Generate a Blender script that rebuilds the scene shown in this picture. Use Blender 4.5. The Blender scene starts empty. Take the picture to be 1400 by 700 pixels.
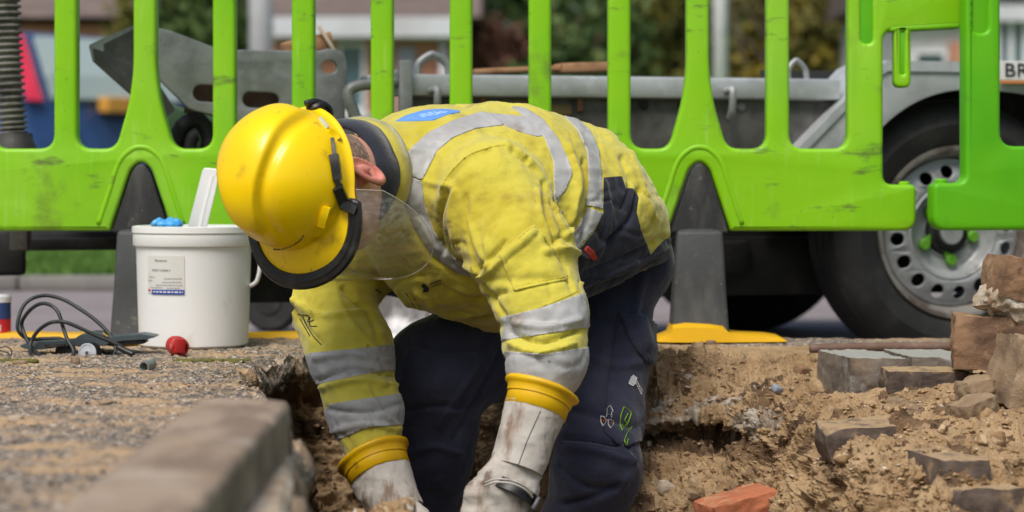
import bpy, bmesh, math, random
import numpy as np
from mathutils import Vector, Matrix
from mathutils.bvhtree import BVHTree

random.seed(7)
RNG = np.random.default_rng(7)
PI = math.pi

# ------------------------------------------------------------------ camera, sky, sun, exposure
scene = bpy.context.scene
COL = scene.collection
EYE = 0.33            # camera height
FPX = 3200.0          # focal length in photo pixels (1400 wide)
HOR = 242.0           # photo row of the horizon
cam_d = bpy.data.cameras.new("camera")
cam = bpy.data.objects.new("camera", cam_d)
COL.objects.link(cam)
cam.location = (0, 0, EYE)
cam.rotation_euler = (PI / 2, 0, 0)
cam_d.sensor_width = 36.0
cam_d.lens = FPX / 1400 * 36.0
cam_d.shift_y = -(350 - HOR) / 1400.0
cam_d.clip_start = 0.05
cam_d.clip_end = 2000
cam_d.dof.use_dof = True
cam_d.dof.focus_distance = 3.95
cam_d.dof.aperture_fstop = cam_d.lens / 21.0
scene.camera = cam

SUN_EL, SUN_AZ = math.radians(56), math.radians(205)   # azimuth measured from +Y towards +X
world = bpy.data.worlds.new("World")
scene.world = world
world.use_nodes = True
wn = world.node_tree
sky = wn.nodes.new("ShaderNodeTexSky")
sky.sky_type = 'NISHITA'
sky.sun_disc = False
sky.sun_elevation = SUN_EL
sky.sun_rotation = SUN_AZ
sky.air_density = 1.0
sky.dust_density = 4.0
sky.ozone_density = 0.6
wn.links.new(sky.outputs[0], wn.nodes["Background"].inputs[0])
wn.nodes["Background"].inputs[1].default_value = 0.095
sun_d = bpy.data.lights.new("sun", 'SUN')
sun_d.energy = 2.35
sun_d.angle = math.radians(26)
sun_d.color = (1.0, 0.965, 0.92)
sun = bpy.data.objects.new("sun", sun_d)
COL.objects.link(sun)
sun.rotation_euler = Vector((-math.sin(SUN_AZ) * math.cos(SUN_EL), -math.cos(SUN_AZ) * math.cos(SUN_EL),
                             -math.sin(SUN_EL))).to_track_quat('-Z', 'Y').to_euler()
sun.location = (0, 0, 20)
vs = scene.view_settings
vs.view_transform = 'Standard'
vs.look = 'None'
vs.exposure = 0.30
vs.gamma = 1.0

# ------------------------------------------------------------------ helpers
def P(px, py, d):
    """World point at photo pixel (px,py) and distance d along +Y."""
    return np.array([(px - 700) / FPX * d, d, EYE - (py - HOR) / FPX * d])

def PP(pts, d):
    return [P(x, y, d) for x, y in pts]

def pix(V):
    V = np.asarray(V, float)
    return np.stack([700 + V[:, 0] / V[:, 1] * FPX, HOR + (EYE - V[:, 2]) / V[:, 1] * FPX], 1)

def nrm(v):
    v = np.asarray(v, float)
    return v / (np.linalg.norm(v) + 1e-12)

def lin(r, g, b):
    f = lambda c: (c / 255 / 12.92) if c / 255 <= 0.04045 else ((c / 255 + 0.055) / 1.055) ** 2.4
    return (f(r), f(g), f(b))

def _hash(ix, iy, iz, seed):
    h = (ix.astype(np.uint32) * np.uint32(374761393) + iy.astype(np.uint32) * np.uint32(668265263)
         + iz.astype(np.uint32) * np.uint32(2246822519) + np.uint32((seed * 3266489917) & 0xffffffff))
    h = (h ^ (h >> np.uint32(13))) * np.uint32(1274126177)
    h = (h ^ (h >> np.uint32(16))) * np.uint32(2246822519)
    h = h ^ (h >> np.uint32(15))
    return h.astype(np.float64) / 4294967295.0

def vnoise(p, seed=0):
    p = np.asarray(p, float)
    i = np.floor(p).astype(np.int64)
    f = p - i
    f = f * f * f * (f * (f * 6 - 15) + 10)
    out = np.zeros(len(p))
    with np.errstate(over='ignore'):
        for dx in (0, 1):
            wx = f[:, 0] if dx else 1 - f[:, 0]
            for dy in (0, 1):
                wy = f[:, 1] if dy else 1 - f[:, 1]
                for dz in (0, 1):
                    wz = f[:, 2] if dz else 1 - f[:, 2]
                    out += wx * wy * wz * _hash(i[:, 0] + dx, i[:, 1] + dy, i[:, 2] + dz, seed)
    return out * 2 - 1

def fbm(p, scale, octs=4, seed=0, gain=0.5, ridged=False):
    p = np.asarray(p, float) * scale
    out = np.zeros(len(p)); a = 1.0; tot = 0
    for o in range(octs):
        n = vnoise(p + 17.3 * o, seed + o)
        if ridged:
            n = 1 - 2 * np.abs(n)
        out += a * n; tot += a
        a *= gain; p = p * 2.03
    return out / tot

def sstep(a, b, x):
    t = np.clip((x - a) / (b - a), 0, 1)
    return t * t * (3 - 2 * t)

ORG = {}          # world origin of every object I make (parents are never rotated before copying)

def build(name, V, F, mat, parent=None, smooth=True, org=None, angle=None, mats=None, mat_idx=None):
    """One mesh object from world-space vertices; children are stored relative to their parent's origin."""
    V = np.asarray(V, float).reshape(-1, 3)
    me = bpy.data.meshes.new(name)
    if parent is not None and org is None:
        org = ORG[parent.name]
    elif org is None:
        org = np.array([(V[:, 0].min() + V[:, 0].max()) / 2, (V[:, 1].min() + V[:, 1].max()) / 2, V[:, 2].min()])
    me.from_pydata((V - org).tolist(), [], [tuple(int(i) for i in f) for f in F])
    me.update()
    for m in (mats or [mat]):
        me.materials.append(m)
    if mat_idx is not None:
        me.polygons.foreach_set("material_index", np.asarray(mat_idx, np.int32))
    if smooth:
        me.polygons.foreach_set("use_smooth", np.ones(len(me.polygons), bool))
        if angle is not None:
            me.set_sharp_from_angle(angle=math.radians(angle))
    o = bpy.data.objects.new(name, me)
    COL.objects.link(o)
    ORG[o.name] = np.array(org, float)
    if parent is not None:
        o.parent = parent
        o.location = np.array(org) - ORG[parent.name]
    else:
        o.location = org
    return o

def tag(o, label=None, cat=None, group=None, kind=None):
    if label: o["label"] = label
    if cat: o["category"] = cat
    if group: o["group"] = group
    if kind: o["kind"] = kind
    return o

def thing(name, label, cat, loc, group=None):
    o = bpy.data.objects.new(name, None)
    o.empty_display_size = 0.05
    COL.objects.link(o)
    o.location = loc
    ORG[o.name] = np.array(loc, float)
    return tag(o, label, cat, group)

def copy_tree(o, parent=None):
    c = o.copy(); COL.objects.link(c)
    ORG[c.name] = ORG[o.name].copy()
    if parent is not None:
        c.parent = parent
    for ch in list(o.children):
        copy_tree(ch, c)
    return c

class MB:
    """Collects shapes into one mesh."""
    def __init__(s): s.V = []; s.F = []; s.n = 0
    def add(s, V, F):
        V = np.asarray(V, float).reshape(-1, 3)
        s.V.append(V); s.F += [tuple(i + s.n for i in f) for f in F]; s.n += len(V)
        return s
    def out(s): return np.concatenate(s.V), s.F
    def build(s, name, mat, parent=None, **k):
        V, F = s.out(); return build(name, V, F, mat, parent, **k)

def box(c, h, R=None, bevel=0.0, seg=2):
    bm = bmesh.new()
    bmesh.ops.create_cube(bm, size=2.0)
    for v in bm.verts:
        v.co = Vector((v.co.x * h[0], v.co.y * h[1], v.co.z * h[2]))
    if bevel > 0:
        bmesh.ops.bevel(bm, geom=bm.edges[:], offset=bevel, segments=seg, profile=0.5, affect='EDGES')
    bm.verts.ensure_lookup_table(); bm.verts.index_update()
    V = np.array([v.co[:] for v in bm.verts]); F = [tuple(v.index for v in f.verts) for f in bm.faces]
    bm.free()
    if R is not None:
        V = V @ np.asarray(R).T
    return V + np.asarray(c), F

def rot(rx=0, ry=0, rz=0):
    return np.array((Matrix.Rotation(rz, 3, 'Z') @ Matrix.Rotation(ry, 3, 'Y') @ Matrix.Rotation(rx, 3, 'X')))

def frame_from(ax):
    ax = nrm(ax)
    t = np.array([0, 0, 1.0]) if abs(ax[2]) < 0.9 else np.array([1.0, 0, 0])
    e1 = nrm(np.cross(t, ax)); e2 = np.cross(ax, e1)
    return e1, e2

def spline(pts, n):
    pts = np.asarray(pts, float)
    m = len(pts)
    t = np.linspace(0, m - 1, n)
    i = np.clip(np.floor(t).astype(int), 0, m - 2); f = (t - i)[:, None]
    p0 = pts[np.clip(i - 1, 0, m - 1)]; p1 = pts[i]; p2 = pts[i + 1]; p3 = pts[np.clip(i + 2, 0, m - 1)]
    return 0.5 * (2 * p1 + (p2 - p0) * f + (2 * p0 - 5 * p1 + 4 * p2 - p3) * f ** 2 + (3 * p1 - p0 - 3 * p2 + p3) * f ** 3)

def tube(pts, r, n=10, caps=True, closed=False):
    pts = np.asarray(pts, float); m = len(pts)
    r = np.broadcast_to(np.asarray(r, float), (m,))
    T = np.gradient(pts, axis=0)
    if closed:
        T = np.roll(pts, -1, 0) - np.roll(pts, 1, 0)
    T = T / (np.linalg.norm(T, axis=1, keepdims=True) + 1e-12)
    e1, _ = frame_from(T[0]); V = []
    a = np.linspace(0, 2 * PI, n, endpoint=False)
    for i in range(m):
        e1 = nrm(e1 - T[i] * np.dot(e1, T[i])); e2 = np.cross(T[i], e1)
        V.append(pts[i] + r[i] * (np.cos(a)[:, None] * e1 + np.sin(a)[:, None] * e2))
    V = np.concatenate(V); F = []
    for i in range(m if closed else m - 1):
        j = (i + 1) % m
        for k in range(n):
            l = (k + 1) % n
            F.append((i * n + k, i * n + l, j * n + l, j * n + k))
    if caps and not closed:
        F.append(tuple(range(n - 1, -1, -1))); F.append(tuple((m - 1) * n + k for k in range(n)))
    return V, F

def loft(rings, cap0=True, cap1=True, closed=True):
    n = len(rings[0]); V = np.concatenate([np.asarray(r, float) for r in rings]); F = []
    for i in range(len(rings) - 1):
        for k in range(n if closed else n - 1):
            l = (k + 1) % n
            F.append((i * n + k, i * n + l, (i + 1) * n + l, (i + 1) * n + k))
    if cap0: F.append(tuple(range(n - 1, -1, -1)))
    if cap1: F.append(tuple((len(rings) - 1) * n + k for k in range(n)))
    return V, F

def lathe(prof, o, ax, n=32, e1=None):
    """prof: (radius, height along ax)."""
    ax = nrm(ax)
    if e1 is None: e1, e2 = frame_from(ax)
    else: e1 = nrm(e1); e2 = np.cross(ax, e1)
    a = np.linspace(0, 2 * PI, n, endpoint=False)
    rings = [np.asarray(o) + ax * h + r * (np.cos(a)[:, None] * e1 + np.sin(a)[:, None] * e2) for r, h in prof]
    return loft(rings, prof[0][0] > 1e-5, prof[-1][0] > 1e-5)

def shape2d(outer, holes, depth, bevel, seg=3):
    """Filled 2D outline with holes, extruded by depth, rounded edges. Returns V (x,y in plane, z depth 0..depth), F."""
    cu = bpy.data.curves.new("tmp", 'CURVE'); cu.dimensions = '2D'; cu.fill_mode = 'BOTH'
    for ring in [outer] + list(holes):
        sp = cu.splines.new('POLY'); sp.points.add(len(ring) - 1)
        for p, (x, y) in zip(sp.points, ring): p.co = (x, y, 0, 1)
        sp.use_cyclic_u = True
    cu.extrude = max(depth / 2 - bevel, 1e-5); cu.bevel_depth = bevel; cu.bevel_resolution = seg
    cu.offset = -bevel
    o = bpy.data.objects.new("tmp", cu)
    me = o.to_mesh()
    bm = bmesh.new(); bm.from_mesh(me)
    bmesh.ops.remove_doubles(bm, verts=bm.verts[:], dist=1e-5)
    bmesh.ops.recalc_face_normals(bm, faces=bm.faces[:])
    bm.verts.index_update()
    V = np.array([v.co[:] for v in bm.verts]); F = [tuple(v.index for v in f.verts) for f in bm.faces]
    bm.free(); o.to_mesh_clear()
    bpy.data.objects.remove(o); bpy.data.curves.remove(cu)
    V[:, 2] += depth / 2
    return V, F

def round_poly(pts, radii, n=6):
    """Rounded corners on a polygon of (x,y)."""
    pts = [np.asarray(p, float) for p in pts]; out = []
    m = len(pts)
    if np.isscalar(radii): radii = [radii] * m
    for i in range(m):
        p, a, b = pts[i], pts[i - 1], pts[(i + 1) % m]
        u, w = a - p, b - p
        lu, lw = np.linalg.norm(u), np.linalg.norm(w)
        r = radii[i]
        if r <= 0: out.append(tuple(p)); continue
        u /= lu; w /= lw
        d = min(r, lu * 0.49, lw * 0.49)
        for t in np.linspace(0, 1, n + 1):
            q = (1 - t) ** 2 * (p + u * d) + 2 * t * (1 - t) * p + t ** 2 * (p + w * d)
            out.append(tuple(q))
    return out

def text_mesh(s, size, depth=0.0):
    cu = bpy.data.curves.new("tmp", 'FONT'); cu.body = s; cu.size = size
    cu.align_x = 'CENTER'; cu.align_y = 'CENTER'; cu.extrude = depth; cu.resolution_u = 2
    o = bpy.data.objects.new("tmp", cu); me = o.to_mesh()
    V = np.array([v.co[:] for v in me.vertices]).reshape(-1, 3); F = [tuple(p.vertices) for p in me.polygons]
    o.to_mesh_clear(); bpy.data.objects.remove(o); bpy.data.curves.remove(cu)
    return V, F

def rock(c, h, R=None, rough=0.12, seed=0, n=7, square=0.75, fine=0.03):
    """Brick or stone: subdivided box, rounded and broken by noise. h = half sizes."""
    g = np.linspace(-1, 1, n + 1); V = []; idx = {}; F = []
    def vid(p):
        k = tuple(np.round(p, 5))
        if k not in idx: idx[k] = len(V); V.append(p)
        return idx[k]
    for ax in range(3):
        for s in (-1, 1):
            a1, a2 = [a for a in range(3) if a != ax]
            for i in range(n):
                for j in range(n):
                    q = []
                    for (u, v) in ((g[i], g[j]), (g[i + 1], g[j]), (g[i + 1], g[j + 1]), (g[i], g[j + 1])):
                        p = np.zeros(3); p[ax] = s; p[a1] = u; p[a2] = v
                        q.append(vid(p))
                    if (s > 0) == (ax == 1): q = q[::-1]
                    F.append(tuple(q))
    V = np.array(V)
    L = np.linalg.norm(V, axis=1, keepdims=True)
    sph = V / L * 1.15
    V = V * square + sph * (1 - square)
    h = np.asarray(h, float); m = h.min()
    W = V * h
    N = sph / 1.15
    W = W + N * (fbm(W / m + seed * 7.1, 0.9, 3, seed)[:, None] * rough * m) + N * (fbm(W / m + seed * 3.3, 3.5, 3, seed + 9)[:, None] * fine * m)
    # broken corners
    rr = np.random.default_rng(seed)
    for _ in range(3):
        d = nrm(rr.normal(size=3)); lim = np.abs(d * h).sum() * (0.80 + 0.17 * rr.random())
        e = np.maximum(W @ d - lim, 0); W = W - d * e[:, None] * 0.9
    if R is not None: W = W @ np.asarray(R).T
    return W + np.asarray(c), F

# ------------------------------------------------------------------ materials
MATS = {}
def mat(name, base, rough=0.7, metal=0.0, spec=0.5, layers=(), bump=(), sheen=0.0, coat=0.0, trans=0.0, emit=None, ior=1.45, sss=0.0, alpha=1.0, dust=None):
    """layers: (colour, scale(s), lo, hi, detail[, opacity]) noise-masked colours; bump: (scale, strength, distance, detail)."""
    m = bpy.data.materials.new(name); m.use_nodes = True
    nt = m.node_tree; N = nt.nodes; L = nt.links
    b = N["Principled BSDF"]
    b.inputs["Roughness"].default_value = rough; b.inputs["Metallic"].default_value = metal
    b.inputs["Specular IOR Level"].default_value = spec
    b.inputs["IOR"].default_value = ior
    if sheen: b.inputs["Sheen Weight"].default_value = sheen
    if coat: b.inputs["Coat Weight"].default_value = coat; b.inputs["Coat Roughness"].default_value = 0.15
    if trans: b.inputs["Transmission Weight"].default_value = trans
    if sss: b.inputs["Subsurface Weight"].default_value = sss; b.inputs["Subsurface Radius"].default_value = (0.01, 0.004, 0.002)
    if alpha < 1: b.inputs["Alpha"].default_value = alpha
    b.inputs["Base Color"].default_value = (*base, 1)
    tc = N.new("ShaderNodeTexCoord"); oi = N.new("ShaderNodeObjectInfo")
    ad = N.new("ShaderNodeVectorMath"); ad.operation = 'MULTIPLY_ADD'
    cb = N.new("ShaderNodeCombineXYZ")
    for k in range(3): L.new(oi.outputs["Random"], cb.inputs[k])
    ad.inputs[1].default_value = (13.7, 9.1, 5.3)
    L.new(cb.outputs[0], ad.inputs[0]); L.new(tc.outputs["Object"], ad.inputs[2])
    co = ad.outputs[0]
    def noise(scale, detail):
        n = N.new("ShaderNodeTexNoise"); n.inputs["Detail"].default_value = detail
        n.inputs["Roughness"].default_value = 0.6
        if isinstance(scale, (tuple, list)):
            mp = N.new("ShaderNodeMapping"); mp.inputs["Scale"].default_value = scale
            L.new(co, mp.inputs[0]); L.new(mp.outputs[0], n.inputs["Vector"]); n.inputs["Scale"].default_value = 1
        else:
            L.new(co, n.inputs["Vector"]); n.inputs["Scale"].default_value = scale
        return n.outputs["Fac"]
    cur = None
    for ly in layers:
        col, sc, lo, hi, det = ly[:5]; op = ly[5] if len(ly) > 5 else 1.0
        mr = N.new("ShaderNodeMapRange"); mr.inputs["From Min"].default_value = lo; mr.inputs["From Max"].default_value = hi
        mr.inputs["To Max"].default_value = op; mr.interpolation_type = 'SMOOTHSTEP'
        L.new(noise(sc, det), mr.inputs["Value"])
        mx = N.new("ShaderNodeMix"); mx.data_type = 'RGBA'
        L.new(mr.outputs[0], mx.inputs["Factor"])
        if cur is None: mx.inputs[6].default_value = (*base, 1)
        else: L.new(cur, mx.inputs[6])
        mx.inputs[7].default_value = (*col, 1)
        cur = mx.outputs[2]
    if dust is not None:      # fine soil settled on the upward faces, broken up by noise: (colour, amount)
        ge = N.new("ShaderNodeNewGeometry"); sx = N.new("ShaderNodeSeparateXYZ"); L.new(ge.outputs["Normal"], sx.inputs[0])
        m1 = N.new("ShaderNodeMath"); m1.operation = 'MULTIPLY_ADD'; L.new(noise(24, 7), m1.inputs[0]); m1.inputs[1].default_value = 1.6; L.new(sx.outputs[2], m1.inputs[2])
        mr = N.new("ShaderNodeMapRange"); mr.inputs["From Min"].default_value = 1.85 - dust[1]; mr.inputs["From Max"].default_value = 2.1 - dust[1]; L.new(m1.outputs[0], mr.inputs["Value"])
        mx = N.new("ShaderNodeMix"); mx.data_type = 'RGBA'; L.new(mr.outputs[0], mx.inputs["Factor"])
        if cur is None: mx.inputs[6].default_value = (*base, 1)
        else: L.new(cur, mx.inputs[6])
        mx.inputs[7].default_value = (*dust[0], 1); cur = mx.outputs[2]
    if cur is not None: L.new(cur, b.inputs["Base Color"])
    prev = None
    for (sc, st, dist, det) in bump:
        bp = N.new("ShaderNodeBump"); bp.inputs["Strength"].default_value = st; bp.inputs["Distance"].default_value = dist
        L.new(noise(sc, det), bp.inputs["Height"])
        if prev is not None: L.new(prev, bp.inputs["Normal"])
        prev = bp.outputs[0]
    if prev is not None: L.new(prev, b.inputs["Normal"])
    if emit: b.inputs["Emission Color"].default_value = (*emit[:3], 1); b.inputs["Emission Strength"].default_value = emit[3]
    MATS[name] = m
    return m

dirt = (0.16, 0.10, 0.055)
M_green = mat("green_plastic", (0.225, 0.53, 0.005), 0.42, spec=0.4,
    layers=[((0.10, 0.42, 0.004), 3.0, 0.45, 0.7, 3, 0.5), ((0.36, 0.62, 0.10), (70, 70, 7), 0.56, 0.76, 5, 0.5), ((0.33, 0.60, 0.07), 2.2, 0.5, 0.7, 4, 0.4),
            ((0.12, 0.15, 0.035), 8, 0.56, 0.72, 9, 0.55), ((0.08, 0.10, 0.03), (9, 9, 30), 0.60, 0.72, 8, 0.75), ((0.07, 0.09, 0.03), 60, 0.63, 0.75, 5, 0.5)],
    bump=[(220, 0.14, 0.002, 3), (9, 0.10, 0.01, 2)])
M_green_shaded = mat("green_plastic_shaded", (0.11, 0.43, 0.004), 0.42, spec=0.4,  # same green with shade in its colour, for second barrier and recesses
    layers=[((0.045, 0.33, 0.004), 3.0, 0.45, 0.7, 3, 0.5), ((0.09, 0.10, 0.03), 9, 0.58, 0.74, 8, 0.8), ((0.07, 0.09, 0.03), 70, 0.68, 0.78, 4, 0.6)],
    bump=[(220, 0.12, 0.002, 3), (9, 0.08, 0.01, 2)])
M_rubber = mat("recycled_rubber", (0.018, 0.019, 0.02), 0.62,
    layers=[((0.06, 0.06, 0.055), (14, 14, 5), 0.45, 0.68, 8), ((0.17, 0.16, 0.13), 38, 0.63, 0.74, 7, 0.8), ((0.30, 0.29, 0.27), 110, 0.70, 0.76, 3, 0.7)], bump=[(90, 0.25, 0.003, 4)])
M_post = mat("grey_rubber_post", (0.045, 0.048, 0.048), 0.6, layers=[((0.085, 0.085, 0.078), (14, 14, 5), 0.45, 0.68, 8), ((0.20, 0.18, 0.13), 34, 0.62, 0.74, 7, 0.8), ((0.30, 0.29, 0.27), 90, 0.70, 0.76, 3, 0.7)], bump=[(90, 0.25, 0.003, 4)])
M_yellow_pl = mat("yellow_plastic", (0.74, 0.42, 0.004), 0.45,
    layers=[((0.45, 0.24, 0.02), 20, 0.55, 0.8, 6, 0.7), ((0.12, 0.08, 0.04), 40, 0.66, 0.76, 5, 0.8)], bump=[(60, 0.1, 0.002, 3)])
M_helmet = mat("helmet_shell", (0.95, 0.645, 0.0), 0.3, spec=0.42, coat=0.12,
    layers=[((0.80, 0.50, 0.0), 6, 0.45, 0.75, 3, 0.6), ((0.42, 0.24, 0.01), 20, 0.60, 0.76, 8, 0.6), ((0.45, 0.24, 0.03), (70, 70, 9), 0.60, 0.72, 6, 0.6), ((0.16, 0.11, 0.04), 55, 0.67, 0.75, 7, 0.6)],
    bump=[(180, 0.04, 0.001, 2), (7, 0.03, 0.01, 2)])
M_black_pl = mat("black_plastic", (0.012, 0.012, 0.013), 0.42,
    layers=[((0.05, 0.048, 0.043), 25, 0.5, 0.75, 6), ((0.45, 0.43, 0.38), 130, 0.75, 0.8, 3, 0.7)], bump=[(120, 0.15, 0.001, 3)])
M_skin = mat("skin", (0.62, 0.33, 0.24), 0.5, sss=0.12,
    layers=[((0.66, 0.22, 0.17), 22, 0.45, 0.7, 4, 0.6), ((0.5, 0.25, 0.17), 90, 0.55, 0.75, 5, 0.4)], bump=[(300, 0.15, 0.0006, 3)])
M_ear = mat("ear_skin", (0.64, 0.26, 0.195), 0.45, sss=0.2, layers=[((0.55, 0.12, 0.1), 40, 0.45, 0.7, 3, 0.6)], bump=[(200, 0.1, 0.0006, 3)])
M_hair = mat("cropped_hair", (0.17, 0.11, 0.08), 0.8, layers=[((0.36, 0.23, 0.17), 160, 0.45, 0.6, 3)], bump=[(500, 0.5, 0.001, 2)])
M_hiviz = mat("hi_vis_cloth", (0.56, 0.495, 0.065), 0.88, spec=0.15, sheen=0.34,
    layers=[((0.45, 0.36, 0.02), 5, 0.42, 0.68, 6, 0.75), ((0.29, 0.215, 0.03), 11, 0.53, 0.74, 9, 0.75), ((0.15, 0.11, 0.035), 26, 0.62, 0.76, 9, 0.75), ((0.07, 0.06, 0.035), (70, 70, 26), 0.67, 0.76, 6, 0.75)],
    bump=[(700, 0.2, 0.0006, 2), (60, 0.3, 0.004, 4), (24, 0.35, 0.010, 3), (11, 0.25, 0.016, 2)])
M_reflect = mat("reflective_tape", (0.41, 0.415, 0.41), 0.5, spec=0.5, sheen=0.1,
    layers=[((0.33, 0.325, 0.31), 9, 0.42, 0.7, 6), ((0.24, 0.175, 0.12), 17, 0.54, 0.74, 9, 0.75), ((0.10, 0.06, 0.04), 50, 0.64, 0.74, 7, 0.85)],
    bump=[(500, 0.1, 0.0006, 2), (40, 0.25, 0.005, 4)])
M_navy = mat("navy_cloth", (0.017, 0.019, 0.030), 0.85, spec=0.2, sheen=0.2,
    layers=[((0.030, 0.033, 0.048), 8, 0.42, 0.7, 6), ((0.09, 0.08, 0.07), 45, 0.70, 0.8, 6, 0.5)],
    bump=[(800, 0.2, 0.0006, 2), (30, 0.28, 0.007, 4), (11, 0.2, 0.014, 3)])
M_trouser = mat("trouser_cloth", (0.029, 0.032, 0.056), 0.88, spec=0.18, sheen=0.2,
    layers=[((0.050, 0.053, 0.082), 7, 0.42, 0.7, 6), ((0.10, 0.08, 0.06), 20, 0.60, 0.80, 8, 0.5)],
    bump=[(800, 0.2, 0.0006, 2), (40, 0.35, 0.006, 4), (17, 0.4, 0.014, 3), (9, 0.25, 0.02, 2)])
M_badge = mat("blue_print", lin(95, 145, 215), 0.7)
M_white_pr = mat("white_print", (0.72, 0.72, 0.70), 0.7)
M_lime_pr = mat("lime_print", lin(140, 190, 25), 0.7)
M_red_pr = mat("red_print", (0.5, 0.05, 0.04), 0.7)
M_dark_pr = mat("dark_print", (0.02, 0.02, 0.03), 0.7)
M_label = mat("paper_label", (0.66, 0.66, 0.62), 0.55, layers=[((0.55, 0.5, 0.42), 14, 0.5, 0.75, 5, 0.5)])
M_blue_pr = mat("deep_blue_print", lin(35, 70, 160), 0.6)
M_leather = mat("glove_leather", (0.50, 0.47, 0.42), 0.75, spec=0.3,
    layers=[((0.38, 0.34, 0.29), 8, 0.42, 0.70, 6), ((0.20, 0.125, 0.08), (22, 22, 7), 0.50, 0.64, 9, 0.85), ((0.09, 0.055, 0.04), (26, 26, 9), 0.60, 0.70, 8, 0.8), ((0.07, 0.04, 0.03), 55, 0.66, 0.74, 6, 0.9)],
    bump=[(420, 0.2, 0.0008, 3), (35, 0.35, 0.005, 4)])
M_cuff = mat("glove_rubber_cuff", (0.74, 0.44, 0.003), 0.42,
    layers=[((0.60, 0.33, 0.005), 9, 0.45, 0.7, 5), ((0.22, 0.12, 0.015), 28, 0.6, 0.75, 8, 0.75), ((0.85, 0.75, 0.6), 70, 0.76, 0.8, 3, 0.7)], bump=[(45, 0.2, 0.003, 4)])
M_bucket = mat("white_bucket_plastic", (0.80, 0.81, 0.79), 0.42, spec=0.4,
    layers=[((0.68, 0.69, 0.66), 5, 0.5, 0.75, 4, 0.6), ((0.42, 0.32, 0.2), (11, 11, 5), 0.60, 0.78, 9, 0.6), ((0.2, 0.17, 0.13), 70, 0.74, 0.8, 5, 0.7)], bump=[(30, 0.05, 0.003, 3)])
M_white_pl = mat("white_plastic", (0.82, 0.82, 0.82), 0.4, layers=[((0.7, 0.7, 0.7), 14, 0.5, 0.8, 4, 0.5)])
M_blue_cl = mat("blue_nitrile", (0.05, 0.33, 0.72), 0.4, layers=[((0.18, 0.5, 0.82), 30, 0.45, 0.7, 3, 0.6)])
M_bag = mat("white_sheeting", (0.78, 0.78, 0.80), 0.5, bump=[(25, 0.4, 0.01, 4)])
M_cable = mat("black_cable", (0.018, 0.022, 0.022), 0.45, layers=[((0.07, 0.07, 0.06), 40, 0.55, 0.75, 5, 0.8)], bump=[(90, 0.1, 0.001, 3)])
M_slate = mat("slate_plastic", (0.055, 0.075, 0.085), 0.45, layers=[((0.11, 0.12, 0.12), 30, 0.5, 0.75, 6, 0.8)], bump=[(90, 0.1, 0.001, 3)])
M_red_pl = mat("red_plastic", (0.40, 0.02, 0.02), 0.4, layers=[((0.55, 0.16, 0.14), 45, 0.52, 0.66, 5, 0.9)], bump=[(90, 0.1, 0.001, 3)])
M_dial = mat("grey_dial", (0.46, 0.48, 0.52), 0.4, layers=[((0.3, 0.3, 0.32), 60, 0.5, 0.75, 5, 0.6)])
M_greymetal = mat("dull_grey_pipe", (0.22, 0.24, 0.24), 0.5, metal=0.2, layers=[((0.1, 0.1, 0.09), 60, 0.5, 0.7, 5)])
M_galv = mat("galvanised_steel", (0.36, 0.37, 0.37), 0.5, metal=0.35, spec=0.5,
    layers=[((0.20, 0.21, 0.21), 9, 0.42, 0.68, 7), ((0.42, 0.44, 0.46), 25, 0.52, 0.7, 5, 0.7), ((0.16, 0.12, 0.09), 14, 0.62, 0.78, 8, 0.5)], bump=[(50, 0.15, 0.003, 5)])
M_galv_lt = mat("bright_galvanised_steel", (0.52, 0.55, 0.57), 0.45, metal=0.3,
    layers=[((0.40, 0.42, 0.43), 9, 0.42, 0.68, 7), ((0.62, 0.64, 0.66), 30, 0.55, 0.7, 4, 0.6), ((0.25, 0.2, 0.16), 14, 0.66, 0.8, 8, 0.5)], bump=[(50, 0.12, 0.003, 5)])
M_dsteel = mat("dirty_steel", (0.085, 0.082, 0.076), 0.6, metal=0.3,
    layers=[((0.16, 0.155, 0.145), 6, 0.46, 0.66, 9), ((0.04, 0.037, 0.033), (9, 9, 3), 0.50, 0.70, 7), ((0.20, 0.19, 0.18), 40, 0.60, 0.74, 6, 0.6), ((0.15, 0.08, 0.045), 22, 0.62, 0.75, 8, 0.8)], bump=[(50, 0.2, 0.003, 5)])
M_black_st = mat("black_underframe", (0.012, 0.012, 0.0125), 0.7, layers=[((0.035, 0.033, 0.03), 8, 0.5, 0.7, 5)])
M_tyre = mat("tyre_rubber", (0.022, 0.022, 0.022), 0.7, layers=[((0.05, 0.048, 0.044), 10, 0.45, 0.7, 6), ((0.13, 0.115, 0.095), 24, 0.62, 0.8, 7, 0.7)], bump=[(110, 0.15, 0.002, 4)])
M_rim = mat("silver_wheel_paint", (0.42, 0.44, 0.45), 0.42, metal=0.35, layers=[((0.26, 0.265, 0.265), 10, 0.42, 0.68, 7, 0.85), ((0.12, 0.09, 0.065), 22, 0.56, 0.72, 8, 0.75)], bump=[(70, 0.08, 0.002, 4)])
M_rimlip = mat("rusty_wheel_flange", (0.33, 0.31, 0.29), 0.5, metal=0.4, layers=[((0.12, 0.085, 0.065), 20, 0.42, 0.62, 8, 0.85), ((0.52, 0.52, 0.52), 30, 0.6, 0.75, 5, 0.6)], bump=[(70, 0.2, 0.002, 4)])
M_nutgreen = mat("green_nut_marker", (0.115, 0.34, 0.02), 0.45, layers=[((0.1, 0.3, 0.03), 60, 0.5, 0.75, 4, 0.6)])
M_rust = mat("rusty_steel", (0.15, 0.09, 0.065), 0.75, metal=0.2, layers=[((0.24, 0.17, 0.13), 25, 0.45, 0.7, 7), ((0.06, 0.045, 0.04), 50, 0.55, 0.75, 6)], bump=[(150, 0.3, 0.002, 4)])
M_wood = mat("weathered_wood", (0.40, 0.22, 0.11), 0.7, layers=[((0.25, 0.13, 0.06), (6, 60, 60), 0.45, 0.65, 5)], bump=[((8, 120, 120), 0.2, 0.002, 4)])
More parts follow.
